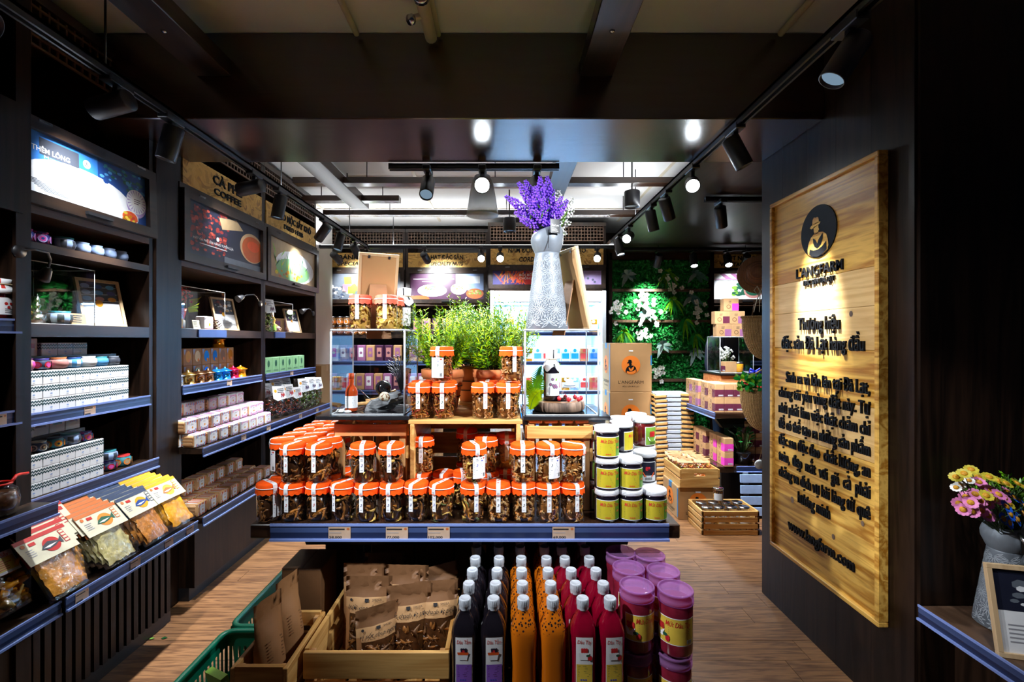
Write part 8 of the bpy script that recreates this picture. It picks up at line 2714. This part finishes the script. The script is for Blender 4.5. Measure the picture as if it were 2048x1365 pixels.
# on the long track by the sign
spot('big black spotlight nearest the viewer beside the sign', (RT, 1.40, TZL), (.3, 1.55, 1.05), W0 * .9, 46, blend=.8)
spot('black spotlight out of sight over the table corner', (RT, .55, TZL), (.15, 1.6, 1.45), W0 * 2.0, 52, blend=.8)
spot('black spotlight out of sight on the sign track over the daisy vase', (RT, .95, TZL), (1.6, 1.47, .8), W0 * .45, 34, blend=.7)
spot('black spotlight leaning towards the sign lettering', (RT, 2.1, TZL), (1.40, 2.06, 1.56), W0 * 3.0, 28, blend=.8)
spot('glaring spotlight on the sign track, turned to the table', (RT, 2.58, TZL), (.55, 1.2, 1.6), W0 * .9, 52, True, beam=(.35, 1.55, .95))
spot('black spotlight behind the glaring one on the sign track', (RT, 3.0, TZL), (1.75, 3.7, .85), W0 * 1.2, 52)
spot('black spotlight fourth back on the sign track', (RT, 3.3, TZL), (1.55, 3.5, .2), W0 * 1.0, 50)
spot('black spotlight fifth back on the sign track, lens to the tables', (RT, 3.9, TZL), (.0, 1.9, 1.3), W0 * 1.1, 50, True)
spot('lit spotlight at the far end of the sign track', (RT, 4.25, TZL), (1.3, 4.0, .9), W0 * 1.0, 50, True)
# behind the beam
spot('black spotlight hanging straight down on the short track', (-.437, CT, TZL), (-.42, 1.75, 1.2), W0 * 1.1, 60)
spot('glaring spotlight in the middle of the short track', (-.127, CT, TZL), (-.09, 1.1, 1.75), W0 * 1.4, 64, True, sc=1.15, beam=(-.12, 1.72, 1.2))
spot('black spotlight behind the lavender on the short track', (.18, CT, TZL), (.17, 1.75, 1.2), W0 * 1.1, 60)
# in front of the far cabinets
for x, w, hot, lb in ((-1.78, .7, False, 'first'), (-1.45, .7, True, 'second'), (-.84, .9, False, 'third'), (-.25, .9, True, 'fourth'), (-.05, .9, True, 'fifth'), (.97, .8, True, 'last')):
    spot('black spotlight on the far cabinet track, %s from the white pier' % lb, (x, FT, TZL), (x + .1, 5.38, 2.05) if not hot else (x * .8, 4.0, 1.9), W0 * w * .75, 84, hot, beam=(x + .1, 5.38, 2.0 if not hot else 1.4))
spot('lit spotlight on the branch track above the straw hat', (1.50, 3.2, TZL), (1.95, 3.9, 1.2), W0 * 1.7, 64, True)
spot('black spotlight aimed at the plant wall', (1.62, 4.86, TZL - .02), (1.62, 5.3, 1.75), W0 * 2.4, 62, blend=1.0, col=(.9, 1.0, .92))
spot('lit spotlight before the plant wall', (1.99, 4.86, TZL - .02), (1.9, 4.2, .9), W0 * .8, 56, True)
spot('lit spotlight before the vegetable powder sign', (2.35, 4.86, TZL - .02), (2.2, 4.1, 1.2), W0 * 1.0, 60, True)
spot('black spotlight at the end before the vegetable powder sign', (2.55, 4.86, TZL - .02), (2.7, 5.38, 1.9), W0 * .3, 70)


def can(label, pos, watts):
    t = thing('can_light', label, 'ceiling light', pos)
    part('lamp_body', B().lathe([(.0001, .0), (.056, 0), (.058, -.004), (.058, -.12), (.054, -.122), (.05, -.11)], 'black_metal', 28), t)
    part('lens', B().lathe([(.0001, -.108), (.05, -.108)], 'lamp_lens_soft', 24), t)
    part('hanger_rod', B().tube([(0, 0, 0), (0, 0, 2.77 - pos[2])], .006, 'black_metal', 8), t)
    li = bpy.data.lights.new('can', 'SPOT')
    li.energy, li.spot_size, li.spot_blend, li.color, li.shadow_soft_size = watts, radians(100), .5, (.88, .94, 1.0), .04
    lo = bpy.data.objects.new('can', li)
    COL.objects.link(lo); lo.parent = t; lo.location = (0, 0, -.128)


can('black can downlight hanging near the sign track', (.966, 3.5, 2.53), W0 * 1.2)
can('black can downlight before the cordyceps sign', (.04, 4.2, 2.51), W0 * 1.2)
# clear cone shade on the glaring lamp
put('lamp_shade', B().lathe([(.045, .06), (.06, .03), (.085, -.12), (.09, -.16)], 'smoke_plastic', 32).mesh('lamp_shade'), 'smoky cone shade around the glaring lamp on the short track', 'lamp shade', (-.127, CT - .01, TZL - .10))
# the far ceiling's wash comes from the strips added on the tracks
SC.render.film_transparent = False
